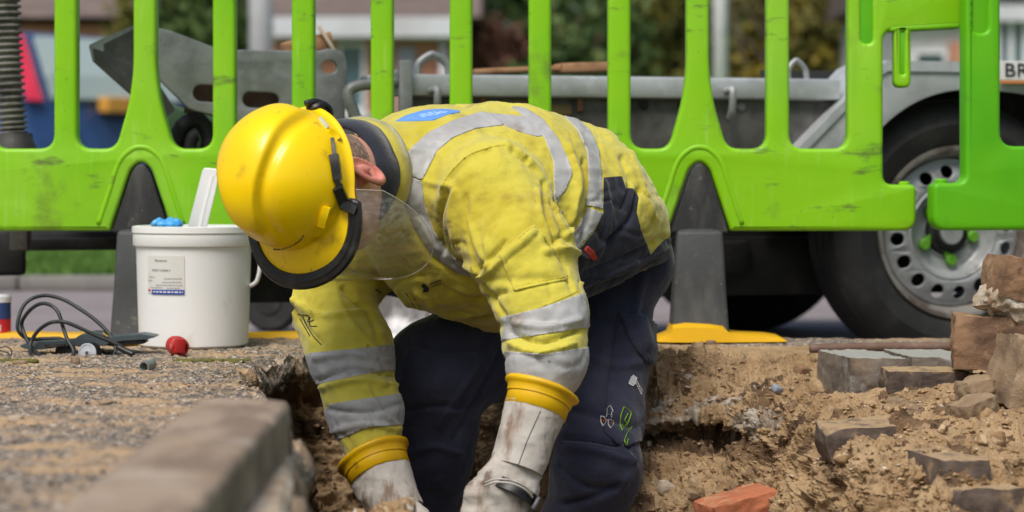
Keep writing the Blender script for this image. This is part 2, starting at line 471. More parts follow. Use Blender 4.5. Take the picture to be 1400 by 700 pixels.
M_hose = mat("grey_corrugated_rubber", (0.20, 0.19, 0.17), 0.7, layers=[((0.07, 0.065, 0.06), 20, 0.45, 0.7, 6)])
M_paver = mat("grey_paver", (0.20, 0.165, 0.13), 0.88, dust=((0.31, 0.305, 0.28), .5), layers=[((0.10, 0.08, 0.065), 13, 0.42, 0.66, 7), ((0.30, 0.29, 0.27), 20, 0.52, 0.7, 5, 0.8), ((0.38, 0.26, 0.14), 14, 0.56, 0.72, 8, 0.8)], bump=[(190, 0.4, 0.003, 4)])
M_dpaver = mat("dark_soiled_paver", (0.135, 0.10, 0.078), 0.9, dust=((0.36, 0.25, 0.14), .3), layers=[((0.06, 0.045, 0.037), 13, 0.42, 0.66, 7), ((0.36, 0.245, 0.135), 15, 0.53, 0.66, 8, 0.9), ((0.33, 0.30, 0.26), 45, 0.66, 0.78, 5, 0.6)], bump=[(170, 0.5, 0.003, 5)])
M_brick = mat("muddy_brick", (0.25, 0.145, 0.08), 0.9, dust=((0.36, 0.25, 0.14), .1), layers=[((0.13, 0.075, 0.045), 14, 0.45, 0.66, 9), ((0.38, 0.26, 0.145), 20, 0.52, 0.70, 9, 0.85), ((0.07, 0.045, 0.03), 60, 0.62, 0.72, 6, 0.8)], bump=[(120, 0.6, 0.004, 5)])
M_redbrick = mat("red_brick", (0.42, 0.14, 0.065), 0.9, dust=((0.46, 0.29, 0.16), .02), layers=[((0.30, 0.09, 0.045), 16, 0.45, 0.7, 6), ((0.42, 0.29, 0.17), 16, 0.54, 0.72, 7, 0.8)], bump=[(130, 0.5, 0.004, 5)])
M_rubble = mat("concrete_rubble", (0.42, 0.34, 0.25), 0.9, layers=[((0.58, 0.54, 0.47), 30, 0.5, 0.66, 5), ((0.24, 0.15, 0.085), 18, 0.5, 0.7, 7, 0.9)], bump=[(90, 0.8, 0.006, 6)])
M_stone = mat("muddy_stone", (0.27, 0.19, 0.115), 0.9, dust=((0.42, 0.29, 0.16), .05), layers=[((0.20, 0.135, 0.085), 14, 0.42, 0.68, 7), ((0.44, 0.36, 0.27), 30, 0.58, 0.75, 6, 0.8)], bump=[(110, 0.6, 0.005, 5)])
M_kerb = mat("weathered_kerb_concrete", (0.31, 0.235, 0.17), 0.85, layers=[((0.20, 0.145, 0.105), (14, 5, 14), 0.42, 0.60, 7), ((0.44, 0.38, 0.31), 6, 0.52, 0.70, 5, 0.6), ((0.12, 0.085, 0.07), (18, 8, 18), 0.56, 0.70, 7, 0.7), ((0.33, 0.24, 0.15), 10, 0.56, 0.7, 5, 0.6)], bump=[(120, 0.4, 0.003, 5)])
M_soil = mat("sandy_soil", (0.43, 0.30, 0.17), 0.95, spec=0.15,
    layers=[((0.32, 0.21, 0.11), 9, 0.40, 0.65, 8), ((0.52, 0.38, 0.225), 38, 0.52, 0.72, 6, 0.8), ((0.15, 0.095, 0.055), 11, 0.54, 0.70, 9, 0.8), ((0.56, 0.51, 0.44), 110, 0.70, 0.77, 4, 0.8), ((0.10, 0.07, 0.05), 160, 0.69, 0.77, 4, 0.7)],
    bump=[(260, 0.8, 0.004, 5), (70, 0.8, 0.010, 6)])
M_lime = mat("broken_bedding_mortar", (0.47, 0.42, 0.35), 0.95, spec=0.15,
    layers=[((0.30, 0.24, 0.175), 30, 0.42, 0.62, 8), ((0.60, 0.57, 0.52), 70, 0.58, 0.74, 5, 0.8), ((0.38, 0.25, 0.13), 18, 0.55, 0.68, 7, 0.9), ((0.09, 0.065, 0.045), 90, 0.66, 0.75, 5, 0.8)],
    bump=[(200, 0.9, 0.005, 5), (60, 0.9, 0.010, 6)])
M_darksoil = mat("damp_shaded_soil", (0.20, 0.125, 0.07), 0.95, spec=0.15,
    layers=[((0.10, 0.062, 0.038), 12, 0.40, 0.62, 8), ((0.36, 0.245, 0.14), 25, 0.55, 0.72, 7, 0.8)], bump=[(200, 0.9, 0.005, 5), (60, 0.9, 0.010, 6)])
M_road = mat("road_asphalt", (0.235, 0.205, 0.205), 0.85, layers=[((0.19, 0.165, 0.165), 2, 0.4, 0.7, 5), ((0.33, 0.29, 0.285), 120, 0.55, 0.75, 3, 0.6)], bump=[(150, 0.3, 0.004, 4)])
M_verge = mat("mown_grass", (0.10, 0.20, 0.028), 0.9, layers=[((0.065, 0.15, 0.02), 3, 0.4, 0.65, 6), ((0.16, 0.26, 0.05), 25, 0.5, 0.75, 5, 0.7)], bump=[(60, 0.6, 0.03, 5)])
M_fargrass = mat("far_lawn", (0.085, 0.17, 0.03), 0.9, layers=[((0.06, 0.13, 0.02), 0.6, 0.4, 0.65, 6)])
M_rkerb = mat("road_kerb_concrete", (0.20, 0.19, 0.175), 0.85, layers=[((0.13, 0.125, 0.115), 5, 0.42, 0.7, 6), ((0.28, 0.27, 0.25), 30, 0.55, 0.75, 5, 0.6)], bump=[(80, 0.3, 0.004, 4)])
M_moss = mat("yellow_green_moss", (0.15, 0.14, 0.025), 0.95, layers=[((0.09, 0.085, 0.02), 60, 0.45, 0.65, 5)], bump=[(300, 0.8, 0.003, 4)])
def tarmac_mat():
    m = mat("worn_tarmac", (0.16, 0.145, 0.125), 0.9, spec=0.2,
            layers=[((0.10, 0.092, 0.083), 9, 0.42, 0.62, 7)], bump=[(240, 0.8, 0.004, 4), (60, 0.5, 0.006, 5)])
    nt = m.node_tree; N = nt.nodes; L = nt.links; b = N["Principled BSDF"]
    cur = b.inputs["Base Color"].links[0].from_socket
    tc = N.new("ShaderNodeTexCoord")
    def layer(cur, fac, col):
        mx = N.new("ShaderNodeMix"); mx.data_type = 'RGBA'
        L.new(fac, mx.inputs["Factor"]); L.new(cur, mx.inputs[6])
        if isinstance(col, tuple): mx.inputs[7].default_value = (*col, 1)
        else: L.new(col, mx.inputs[7])
        return mx.outputs[2]
    def rng(v, lo, hi, mx=1.0):
        r = N.new("ShaderNodeMapRange"); r.inputs["From Min"].default_value = lo; r.inputs["From Max"].default_value = hi
        r.inputs["To Max"].default_value = mx; L.new(v, r.inputs["Value"]); return r.outputs[0]
    for sc, lo, mxv in ((230, 0.52, 0.9), (120, 0.70, 0.85)):
        v = N.new("ShaderNodeTexVoronoi"); v.inputs["Scale"].default_value = sc
        L.new(tc.outputs["Object"], v.inputs["Vector"])
        sp = N.new("ShaderNodeSeparateColor"); L.new(v.outputs["Color"], sp.inputs[0])
        cr = N.new("ShaderNodeValToRGB"); L.new(sp.outputs[1], cr.inputs[0])
        e = cr.color_ramp.elements
        e[0].color = (0.10, 0.09, 0.08, 1); e[1].color = (0.58, 0.53, 0.46, 1)
        k = e.new(0.4); k.color = (0.27, 0.235, 0.20, 1); k = e.new(0.7); k.color = (0.42, 0.30, 0.19, 1)
        cur = layer(cur, rng(sp.outputs[0], lo, lo + 0.03, mxv), cr.outputs[0])
    for sc, lo, hi, col, mxv in (((5, 11, 5), 0.48, 0.60, (0.50, 0.345, 0.20), 0.85), (18, 0.57, 0.66, (0.46, 0.33, 0.21), 0.7), (45, 0.58, 0.67, (0.09, 0.08, 0.07), 0.6)):
        n = N.new("ShaderNodeTexNoise"); n.inputs["Detail"].default_value = 8; n.inputs["Roughness"].default_value = 0.65
        mp = N.new("ShaderNodeMapping"); mp.inputs["Scale"].default_value = sc if isinstance(sc, tuple) else (sc, sc, sc)
        n.inputs["Scale"].default_value = 1; L.new(tc.outputs["Object"], mp.inputs[0]); L.new(mp.outputs[0], n.inputs["Vector"])
        cur = layer(cur, rng(n.outputs["Fac"], lo, hi, mxv), col)
    L.new(cur, b.inputs["Base Color"])
    return m
M_tarmac = tarmac_mat()

def grid_faces(nu, nv):
    i, j = np.meshgrid(np.arange(nu - 1), np.arange(nv - 1), indexing='ij')
    a = (i * nv + j).ravel(); b = ((i + 1) * nv + j).ravel()
    return np.stack([a, b, b + 1, a + 1], 1)

# ---- road, kerb, verge out to the horizon
RZ = -0.105
def sheet(name, x0, x1, y0, y1, z, m, nx=2, ny=2, amp=0.0, sc=1.0):
    X, Y = np.meshgrid(np.linspace(x0, x1, nx), np.linspace(y0, y1, ny), indexing='ij')
    V = np.stack([X.ravel(), Y.ravel(), np.full(X.size, z)], 1)
    if amp: V[:, 2] += amp * fbm(V, sc, 4, 5)
    return tag(build(name, V, grid_faces(nx, ny), m), kind="structure")
sheet("ground", -400, 400, -60, 900, -0.8, M_fargrass)
sheet("road", -60, 60, 4.86, 8.93, RZ, M_road)
sheet("verge", -60, 60, 9.06, 16.2, -0.052, M_verge)
sheet("far_road", -120, 120, 16.2, 21.0, -0.06, M_road)
sheet("lawn", -300, 300, 21.0, 600, -0.05, M_fargrass)
# grass blades at the front of the verge (stuff)
n = 9000
gx = RNG.uniform(-3.4, 0.0, n); gy = 9.07 + RNG.random(n) ** 1.4 * 3.2
hgt = RNG.uniform(0.02, 0.05, n); an = RNG.uniform(0, PI, n); w = 0.006
bx = np.cos(an) * w; by = np.sin(an) * w; tl = RNG.normal(0, 0.015, (n, 2))
V = np.empty((n, 3, 3))
V[:, 0] = np.stack([gx - bx, gy - by, np.full(n, -0.055)], 1); V[:, 1] = np.stack([gx + bx, gy + by, np.full(n, -0.055)], 1)
V[:, 2] = np.stack([gx + tl[:, 0], gy + tl[:, 1], -0.055 + hgt], 1)
tag(build("grass", V.reshape(-1, 3), np.arange(n * 3).reshape(-1, 3), M_verge), "short green grass on the verge across the road", "grass", kind="stuff")
kerb_root = thing("kerb", "grey concrete kerb along the far side of the road", "kerb", (0, 8.995, RZ))
for k in range(-9, 5):
    V, F = box((k * 0.915 + 0.4, 8.995, -0.078), (0.454, 0.062, 0.029), bevel=0.012)
    build("kerbstone", V, F, M_rkerb, kerb_root, smooth=True, angle=40)

# ---- pavement behind the trench (ragged near edge is terrain)
def rough_sheet(name, xs, ys, zf, m, org=None):
    X, Y = np.meshgrid(xs, ys, indexing='ij')
    V = np.stack([X.ravel(), Y.ravel(), np.zeros(X.size)], 1)
    V[:, 2] = zf(V)
    return tag(build(name, V, grid_faces(len(xs), len(ys)), m, org=org), kind="structure")
def zback(V):
    return -0.003 - 0.016 * sstep(4.68, 4.62, V[:, 1]) * sstep(-.40, -.33, V[:, 0]) + 0.0025 * fbm(V, 60, 3, 3) + 0.002 * fbm(V, 14, 3, 8) - 0.11 * sstep(4.835, 4.86, V[:, 1])
rough_sheet("pavement", np.linspace(-0.62, 2.2, 480), np.r_[np.linspace(4.56, 4.87, 60), 4.872], zback, M_tarmac)
V, F = box((0, 4.9, -0.0555), (4.0, 0.03, 0.0535), bevel=0.01)

# ---- tarmac to the left, ending in a broken edge over the trench
by_ = np.array([1.2, 2.3, 2.6, 2.87, 3.17, 3.5, 3.85, 4.0, 4.1, 4.2, 4.3, 4.4, 4.47, 4.6, 4.9])
bx_ = np.array([-.15, -.205, -.235, -.262, -.312, -.372, -.44, -.466, -.450, -.425, -.404, -.39, -.375, -.33, -.30])
def xb(y, jag=True):
    x = np.interp(y, by_, bx_)
    if jag:
        q = np.stack([np.zeros_like(y), y, np.zeros_like(y)], 1)
        x = x + 0.018 * fbm(q, 11, 4, 21) + 0.008 * fbm(q, 45, 3, 22)
    return x
ny, nx = 620, 330
ys = np.r_[np.linspace(1.2, 3.0, 180), np.linspace(3.0, 4.87, ny - 180)]
u = np.linspace(0, 1, nx)
Yg = np.repeat(ys[:, None], nx, 1); Xg = -1.35 + (xb(ys)[:, None] + 1.35) * (1 - (1 - u[None, :]) ** 1.15)
V = np.stack([Xg.ravel(), Yg.ravel(), np.zeros(Xg.size)], 1)
edge = (xb(ys)[:, None] - Xg).ravel()
z = 0.004 * fbm(V, 6, 3, 31) + 0.0045 * np.maximum(fbm(V, 75, 2, 32), 0) + 0.003 * fbm(V, 150, 2, 33)
z += 0.008 * np.maximum(fbm(V, 22, 3, 34) - 0.15, 0)
gro = np.exp(-((V[:, 1] - 4.19 - 0.015 * V[:, 0]) / 0.012) ** 2)      # joint with moss in it
z -= 0.006 * gro * (0.6 + 0.4 * fbm(V, 20, 2, 35))
z -= 0.02 * np.exp(-(edge / 0.03) ** 2) * (0.5 + fbm(V, 30, 3, 36))
z -= 0.11 * sstep(4.835, 4.865, V[:, 1])
V[:, 2] = z
F = grid_faces(ny, nx)[:, ::-1]
# extra rows folding down over the broken edge: 7 cm of tarmac and then the dug face
ncol = 46
s = np.linspace(0, 1, ncol)[1:]
dz = np.where(s < 0.16, s / 0.16 * 0.07, 0.07 + (s - 0.16) / 0.84 * 0.68)
inset = np.where(s < 0.16, 0.0, 0.0) - 0.045 * np.exp(-((dz - 0.105) / 0.04) ** 2) + 0.10 * sstep(0.15, 0.7, dz)
xe = V.reshape(ny, nx, 3)[:, -1]
W = np.empty((ny, ncol - 1, 3))
W[:, :, 0] = xe[:, 0:1] + inset[None]; W[:, :, 1] = ys[:, None]; W[:, :, 2] = xe[:, 2:3] - dz[None]
Wf = W.reshape(-1, 3)
am = np.tile(np.clip(dz / 0.03, 0, 1), ny)
Wf[:, 0] += am * (0.028 * fbm(Wf, 16, 4, 41) + 0.022 * fbm(Wf, 45, 3, 42, ridged=True))
Wf[:, 2] += am * 0.012 * fbm(Wf, 30, 3, 43)
Wall = np.concatenate([xe[:, None, :], Wf.reshape(ny, ncol - 1, 3)], 1)
tag(build("tarmac", V, F, M_tarmac, org=(0, 0, 0)), kind="structure")
Vw = Wall.reshape(-1, 3); Fw = grid_faces(ny, ncol)[:, ::-1]
ci = np.tile(np.arange(ncol - 1), ny - 1)
tag(build("trench_bank", Vw, Fw, None, mats=[M_tarmac, M_darksoil, M_soil], mat_idx=np.where(ci < 5, 0, np.where(ci < 22, 1, 1)), org=(0, 0, 0)), kind="structure")
TX = V.reshape(ny, nx, 3)
# moss in the joint
mb = MB()
for k in range(900):
    x = RNG.uniform(-1.1, -0.47)
    if fbm(np.array([[x, 0, 0]]), 9, 2, 51)[0] < -0.05: continue
    c = np.array([x, 4.19 + 0.015 * x + RNG.normal(0, 0.006), 0.001])
    V1, F1 = rock(c, (RNG.uniform(.003, .006), RNG.uniform(.002, .005), RNG.uniform(.002, .0045)), None, 0.3, k, n=2, square=0.2, fine=0)
    mb.add(V1, F1)
tag(mb.build("moss", M_moss), "yellow green moss along the joint in the tarmac", "moss", kind="stuff")

# ---- gravel and chips on the tarmac (stuff)
def pebbles(name, xs, ys, zs, sizes, m, label):
    base = np.array([[0, 0, 1], [1, 0, 0], [0, 1, 0], [-1, 0, 0], [0, -1, 0], [0, 0, -1], [.6, .6, .5], [-.6, .6, .5], [-.6, -.6, .5], [.6, -.6, .5]], float)
    fc = [(0, 6, 7), (0, 7, 8), (0, 8, 9), (0, 9, 6), (1, 2, 6), (2, 3, 7), (3, 4, 8), (4, 1, 9), (6, 2, 7), (7, 3, 8), (8, 4, 9), (9, 1, 6), (5, 2, 1), (5, 3, 2), (5, 4, 3), (5, 1, 4)]
    n = len(xs); fc = np.array(fc)
    a = RNG.uniform(0, 2 * PI, n); q = base[None] * (1 + RNG.normal(0, 0.16, (n, 10, 3))) * sizes[:, None, None] * RNG.uniform(0.6, 1.3, (n, 1, 3)) * np.array([1, 1, 0.65])
    x = q[:, :, 0] * np.cos(a)[:, None] - q[:, :, 1] * np.sin(a)[:, None]; y = q[:, :, 0] * np.sin(a)[:, None] + q[:, :, 1] * np.cos(a)[:, None]
    V = np.stack([x + xs[:, None], y + ys[:, None], q[:, :, 2] + zs[:, None]], 2).reshape(-1, 3)
    F = (fc[None] + (np.arange(n) * 10)[:, None, None]).reshape(-1, 3)
    o = build(name, V, F, m, smooth=False)
    return tag(o, label, "gravel", kind="stuff")
M_chip = mat("stone_chips", (0.30, 0.24, 0.18), 0.85, layers=[((0.52, 0.47, 0.40), 55, 0.5, 0.56, 1), ((0.12, 0.11, 0.10), 48, 0.54, 0.6, 1), ((0.47, 0.31, 0.16), 30, 0.55, 0.6, 2)])
n = 9000
ys_ = 1.9 + 2.75 * RNG.random(n) ** 0.8
xs_ = xb(ys_) - 0.01 - RNG.random(n) ** 1.1 * 0.95
keep = fbm(np.stack([xs_, ys_, 0 * xs_], 1), 7, 3, 61) > -0.25
xs_, ys_ = xs_[keep], ys_[keep]
pebbles("gravel", xs_, ys_, np.full(len(xs_), 0.002), 0.0012 + 0.0032 * RNG.random(len(xs_)) ** 4, M_chip, "pale and dark stone chips scattered over the tarmac")

# ---- the trench: back wall, ledge, right bench and floor as one dug surface
colx = [-0.75, -0.35, -0.12, 0.10, 0.24, 0.39, 0.46, 0.555, 0.66, 1.35]
prof = [
 [(4.75, -.004), (4.62, -.006), (4.57, -.03), (4.51, -.10), (4.45, -.19), (4.40, -.30), (4.22, -.55), (2.4, -.7)],
 [(4.75, -.004), (4.60, -.006), (4.55, -.03), (4.49, -.09), (4.43, -.18), (4.37, -.30), (4.2, -.55), (2.4, -.7)],
 [(4.75, -.004), (4.58, -.006), (4.53, -.03), (4.47, -.09), (4.42, -.17), (4.36, -.28), (4.15, -.52), (2.4, -.7)],
 [(4.75, -.004), (4.54, -.006), (4.48, -.025), (4.41, -.085), (4.34, -.135), (4.35, -.19), (4.10, -.34), (2.4, -.7)],
 [(4.75, -.004), (4.54, -.006), (4.44, -.018), (4.33, -.065), (4.235, -.118), (4.30, -.150), (4.06, -.275), (2.4, -.7)],
 [(4.75, -.004), (4.54, -.006), (4.44, -.016), (4.32, -.055), (4.21, -.112), (4.24, -.145), (4.00, -.26), (2.4, -.7)],
 [(4.75, -.004), (4.54, -.008), (4.40, -.022), (4.20, -.060), (4.02, -.105), (3.98, -.150), (3.75, -.25), (2.4, -.68)],
 [(4.75, -.004), (4.50, -.012), (4.10, -.045), (3.90, -.072), (3.72, -.105), (3.55, -.150), (3.40, -.22), (2.4, -.6)],
 [(4.75, -.004), (4.50, -.015), (4.06, -.048), (3.86, -.062), (3.68, -.088), (3.50, -.125), (3.34, -.18), (2.4, -.5)],
 [(4.75, -.004), (4.50, -.012), (4.06, -.040), (3.86, -.045), (3.68, -.065), (3.50, -.10), (3.34, -.16), (2.4, -.45)],
]
prof = np.array(prof, float)
prof[:, 3:6, 1] += 0
# resample every profile to the same dense parameter
segw = np.array([22, 26, 66, 66, 52, 80, 110])
tt = np.concatenate([np.linspace(i, i + 1, w, endpoint=False) for i, w in enumerate(segw)] + [[7.0]])
nt_ = len(tt)
xs = np.concatenate([np.linspace(-0.75, 0.05, 190, endpoint=False), np.linspace(0.05, 0.36, 140, endpoint=False), np.linspace(0.36, 0.60, 400, endpoint=False), np.linspace(0.60, 0.95, 150, endpoint=False), np.linspace(0.95, 1.35, 60)])
ci = np.clip(np.searchsorted(colx, xs, side='right') - 1, 0, len(colx) - 2)
f = (xs - np.array(colx)[ci]) / (np.array(colx)[ci + 1] - np.array(colx)[ci]); f = (f * f * (3 - 2 * f))[:, None, None]
pr = prof[ci] * (1 - f) + prof[ci + 1] * f
zx = lambda x: .022 * fbm(np.stack([x, 0 * x, 0 * x], 1), 8, 4, 70) * sstep(.50, .42, x)
ed_ = fbm(np.stack([xs, 0 * xs, 0 * xs], 1), 6, 5, 68)
pr[:, 1:3, 0] += (.055 * ed_ * sstep(.56, .45, xs))[:, None]; pr[:, 2, 1] -= .014 * np.abs(fbm(np.stack([xs, 0 * xs, 0 * xs], 1), 14, 3, 67)); pr[:, 1, 1] -= .007 * np.maximum(fbm(np.stack([xs, 0 * xs, 0 * xs], 1), 11, 3, 66), 0)
pr[:, 3:6, 1] += zx(xs)[:, None]; pr[:, 3:5, 0] += (.03 * fbm(np.stack([xs, 0 * xs, 0 * xs], 1), 9, 3, 69) * sstep(.50, .42, xs))[:, None]
k = np.clip(tt.astype(int), 0, 6); g = (tt - k)[None, :, None]
YZ = pr[:, k] * (1 - g) + pr[:, k + 1] * g
Xg = np.repeat(xs[:, None], nt_, 1)
V = np.stack([Xg, YZ[:, :, 0], YZ[:, :, 1]], 2)
# normals of the smooth surface
du = np.gradient(V, axis=0); dv = np.gradient(V, axis=1)
Nn = np.cross(dv, du); Nn /= np.linalg.norm(Nn, axis=2, keepdims=True) + 1e-12
Nn = -Nn if Nn[:, :, 2].mean() < 0 else Nn
Vf = V.reshape(-1, 3); Nf = Nn.reshape(-1, 3)
fade = sstep(4.56, 4.46, Vf[:, 1]); bench = sstep(0.47, 0.55, Vf[:, 0]) * sstep(-0.16, -0.10, Vf[:, 2])
amp = 0.004 + 0.996 * fade
h = 0.030 * fbm(Vf, 7, 4, 71) + 0.020 * fbm(Vf, 24, 3, 72, ridged=True) + 0.011 * fbm(Vf, 60, 3, 73, ridged=True) + 0.005 * fbm(Vf, 150, 2, 74)
h *= amp * (1 - 0.42 * bench)
h -= amp * 0.030 * sstep(0.12, 0.42, fbm(Vf, 13, 4, 78)) * (1 - .5 * bench)
# the broken bedding layer: a pale crust with a dark hollow beneath
under = np.exp(-((Vf[:, 2] + 0.142 - zx(Vf[:, 0])) / 0.017) ** 2) * sstep(0.48, 0.40, Vf[:, 0]) * sstep(0.02, 0.15, Vf[:, 0])
h -= 0.026 * under * (0.65 + 0.5 * fbm(Vf, 10, 3, 75))
V2 = Vf + Nf * h[:, None]
V2[:, 2] = np.minimum(V2[:, 2], np.where(Vf[:, 1] > 4.60, -0.004 - .03 * sstep(4.70, 4.75, Vf[:, 1]), 0.02))
V2[:, 2] += .006 * np.maximum(fbm(Vf, 25, 3, 77), -.2) * sstep(4.45, 4.55, Vf[:, 1]) * sstep(4.72, 4.66, Vf[:, 1])
# soil banked up over the pavers of the right bench
for (px_, py_, d_, rx_, ry_, hh) in ((1245, 532, 3.98, .10, .05, .022), (1190, 566, 3.85, .08, .045, .020), (1310, 606, 3.66, .13, .07, .026), (1360, 655, 3.5, .07, .05, .026), (1290, 700, 3.42, .05, .03, .03), (1165, 618, 3.68, .06, .03, .022), (1260, 640, 3.52, .04, .05, .03), (1200, 640, 3.58, .10, .07, .035), (1135, 630, 3.62, .05, .06, .04), (1340, 510, 3.98, .06, .06, .03), (1395, 600, 3.7, .06, .08, .03), (1230, 690, 3.4, .09, .07, .04)):
    c_ = P(px_, py_, d_); V2[:, 2] += hh * np.exp(-((Vf[:, 0] - c_[0]) / rx_) ** 2 - ((Vf[:, 1] - c_[1]) / ry_) ** 2)
F = grid_faces(len(xs), nt_)
cen = V2[F].mean(1)
ln = fbm(cen, 9, 4, 81); l2 = fbm(cen, 22, 4, 82)
lime = (np.exp(-((cen[:, 2] + 0.102 + 0.03 * ln - zx(cen[:, 0])) / 0.030) ** 2) > 0.72 - 1.3 * np.maximum(l2, -0.3)) & (cen[:, 0] > 0.12) & (cen[:, 0] < 0.49) & (cen[:, 1] > 4.05) & (ln > -0.25)
dark = ((np.exp(-((cen[:, 2] + 0.150) / 0.02) ** 2) > 0.5) & (cen[:, 0] < 0.45)) | ((l2 + 0.5 * ln > 0.25) & (cen[:, 2] < -0.02)) | (cen[:, 2] < -0.36 + 0.1 * ln)  # damp patches, plus the hollow under the ledge darkened like its shadow
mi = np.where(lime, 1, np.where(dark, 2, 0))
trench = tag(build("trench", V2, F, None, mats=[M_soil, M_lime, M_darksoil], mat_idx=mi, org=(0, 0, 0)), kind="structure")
TERR = BVHTree.FromPolygons([tuple(v) for v in V2], [tuple(int(i) for i in f_) for f_ in F])
def ground_z(x, y):
    h = TERR.ray_cast(Vector((x, y, 0.6)), Vector((0, 0, -1)))
    return h[0].z if h[0] is not None else 0.0
def on_terrain(px, py):
    d = Vector((P(px, py, 1.0) - np.array([0, 0, EYE]))).normalized()
    h = TERR.ray_cast(Vector((0, 0, EYE)), d)
    return np.array(h[0]) if h[0] is not None else P(px, py, 4.2)

# loose crumbs of soil lying on the trench and bench (stuff)
pts = []
for _ in range(4200):
    px_, py_ = (RNG.uniform(850, 1400), RNG.uniform(482, 700)) if RNG.random() < 0.85 else (RNG.uniform(395, 700), RNG.uniform(490, 700))
    pts.append(on_terrain(px_, py_))
pts = np.array(pts)
M_crumb = mat("soil_crumbs", (0.33, 0.22, 0.115), 0.95, spec=0.15, layers=[((0.24, 0.15, 0.075), 30, 0.45, 0.6, 3), ((0.50, 0.38, 0.24), 60, 0.55, 0.65, 2), ((0.55, 0.51, 0.46), 85, 0.66, 0.7, 1)], bump=[(300, 0.6, 0.003, 4)])
pebbles("soil_crumbs", pts[:, 0], pts[:, 1], pts[:, 2], 0.0012 + 0.0058 * RNG.random(len(pts)) ** 6, M_crumb, "crumbs of sandy soil lying over the dug slope")

# heap of soil at the near edge of the trench (bottom of the picture)
gx, gy = np.meshgrid(np.linspace(-0.42, 0.14, 220), np.linspace(2.75, 3.5, 200), indexing='ij')
hv = np.stack([gx.ravel(), gy.ravel(), 0 * gx.ravel()], 1)
ridge = -0.142 + 0.0 * hv[:, 0]
z = -0.62 + (ridge + 0.62) * np.exp(-((hv[:, 1] - 3.22) / 0.17) ** 2) * np.exp(-((hv[:, 0] + 0.165) / 0.165) ** 4)
z += 0.030 * fbm(hv, 13, 3, 91) + 0.014 * fbm(hv, 40, 3, 92, ridged=True) + 0.005 * fbm(hv, 110, 2, 93)
hv[:, 2] = z
tag(build("soil_heap", hv, grid_faces(220, 200), M_soil), "heap of crumbly sandy soil in front of the gloved hands", "soil heap", kind="stuff")
n = 420
cx = RNG.normal(-0.165, 0.075, n); cy = RNG.normal(3.21, 0.04, n)
HB = BVHTree.FromPolygons([tuple(v) for v in hv], [tuple(int(i) for i in f_) for f_ in grid_faces(220, 200)])
cz = np.array([(HB.ray_cast(Vector((a, b, 0.5)), Vector((0, 0, -1)))[0] or Vector((0, 0, -.3))).z for a, b in zip(cx, cy)])
mb = MB()
for k in range(n):
    r_ = 0.003 + 0.015 * RNG.random() ** 4
    V1, F1 = rock((cx[k], cy[k], cz[k] + 0.3 * r_), (r_, r_ * RNG.uniform(.7, 1.1), r_ * RNG.uniform(.6, .9)), rot(*RNG.uniform(0, 3, 3)), 0.5, k + 300, n=6, square=0.5, fine=0.45)
    mb.add(V1, F1)
tag(mb.build("soil_clods", M_crumb), "clods of sandy soil on top of the heap by the gloves", "soil clods", kind="stuff")
# ------------------------------------------------------------------ far background
M_fbrick = mat("house_brick", (0.50, 0.235, 0.15), 0.9, layers=[((0.40, 0.175, 0.11), (14, 14, 22), 0.45, 0.6, 3), ((0.5, 0.27, 0.18), (30, 30, 60), 0.55, 0.7, 2)])
M_frender = mat("pale_render", (0.55, 0.55, 0.54), 0.85, layers=[((0.42, 0.42, 0.41), 2, 0.45, 0.7, 4)])
M_fascia = mat("white_fascia", (0.60, 0.62, 0.66), 0.6, layers=[((0.5, 0.5, 0.52), 1.5, 0.45, 0.7, 3)])
M_fframe = mat("white_window_frame", (0.72, 0.73, 0.74), 0.5)
M_fglass = mat("dark_window_glass", (0.08, 0.15, 0.17), 0.1, spec=0.6)
M_froof = mat("grey_tile_roof", (0.13, 0.10, 0.09), 0.85, layers=[((0.2, 0.15, 0.13), (2, 2, 12), 0.45, 0.7, 3)])
M_door = mat("grey_door", (0.26, 0.28, 0.33), 0.6)
M_pole = mat("painted_pole", (0.66, 0.67, 0.68), 0.5, layers=[((0.5, 0.5, 0.5), 4, 0.45, 0.7, 5)])
M_trunk = mat("bark", (0.12, 0.085, 0.055), 0.9, layers=[((0.2, 0.16, 0.12), (20, 20, 4), 0.45, 0.65, 4)], bump=[((20, 20, 4), 0.5, 0.03, 4)])
def leafmat(n, a, b, c):
    return mat(n, a, 0.75, spec=0.3, layers=[(b, 1.6, 0.45, 0.6, 3), (c, 4.0, 0.56, 0.68, 3)])
M_leafs = [leafmat("dark_leaves", (0.055, 0.105, 0.032), (0.09, 0.14, 0.04), (0.12, 0.15, 0.04)),
           leafmat("olive_leaves", (0.09, 0.10, 0.025), (0.15, 0.145, 0.03), (0.24, 0.20, 0.035)),
           leafmat("reddish_leaves", (0.12, 0.055, 0.04), (0.20, 0.09, 0.065), (0.07, 0.075, 0.03)),
           leafmat("mid_green_leaves", (0.055, 0.12, 0.035), (0.085, 0.15, 0.045), (0.13, 0.17, 0.045)),
           leafmat("autumn_leaves", (0.11, 0.10, 0.022), (0.27, 0.21, 0.025), (0.08, 0.09, 0.024))]

def leaf_cloud(c, r, n, size, seed, clumps=26):
    g = np.random.default_rng(seed)
    cc = g.normal(size=(clumps, 3)); cc /= np.linalg.norm(cc, axis=1, keepdims=True); cc *= g.random((clumps, 1)) ** 0.4 * 0.85
    k = g.integers(0, clumps, n)
    p = cc[k] + g.normal(size=(n, 3)) * 0.17
    p = p * np.asarray(r) + np.asarray(c)
    a = g.normal(size=(n, 3)); a /= np.linalg.norm(a, axis=1, keepdims=True)
    b = np.cross(a, g.normal(size=(n, 3))); b /= np.linalg.norm(b, axis=1, keepdims=True)
    s = size * g.uniform(0.6, 1.4, (n, 1))
    V = np.stack([p - a * s, p + b * s * 0.55, p + a * s, p - b * s * 0.55], 1).reshape(-1, 3)
    return V, np.arange(n * 4).reshape(-1, 4)

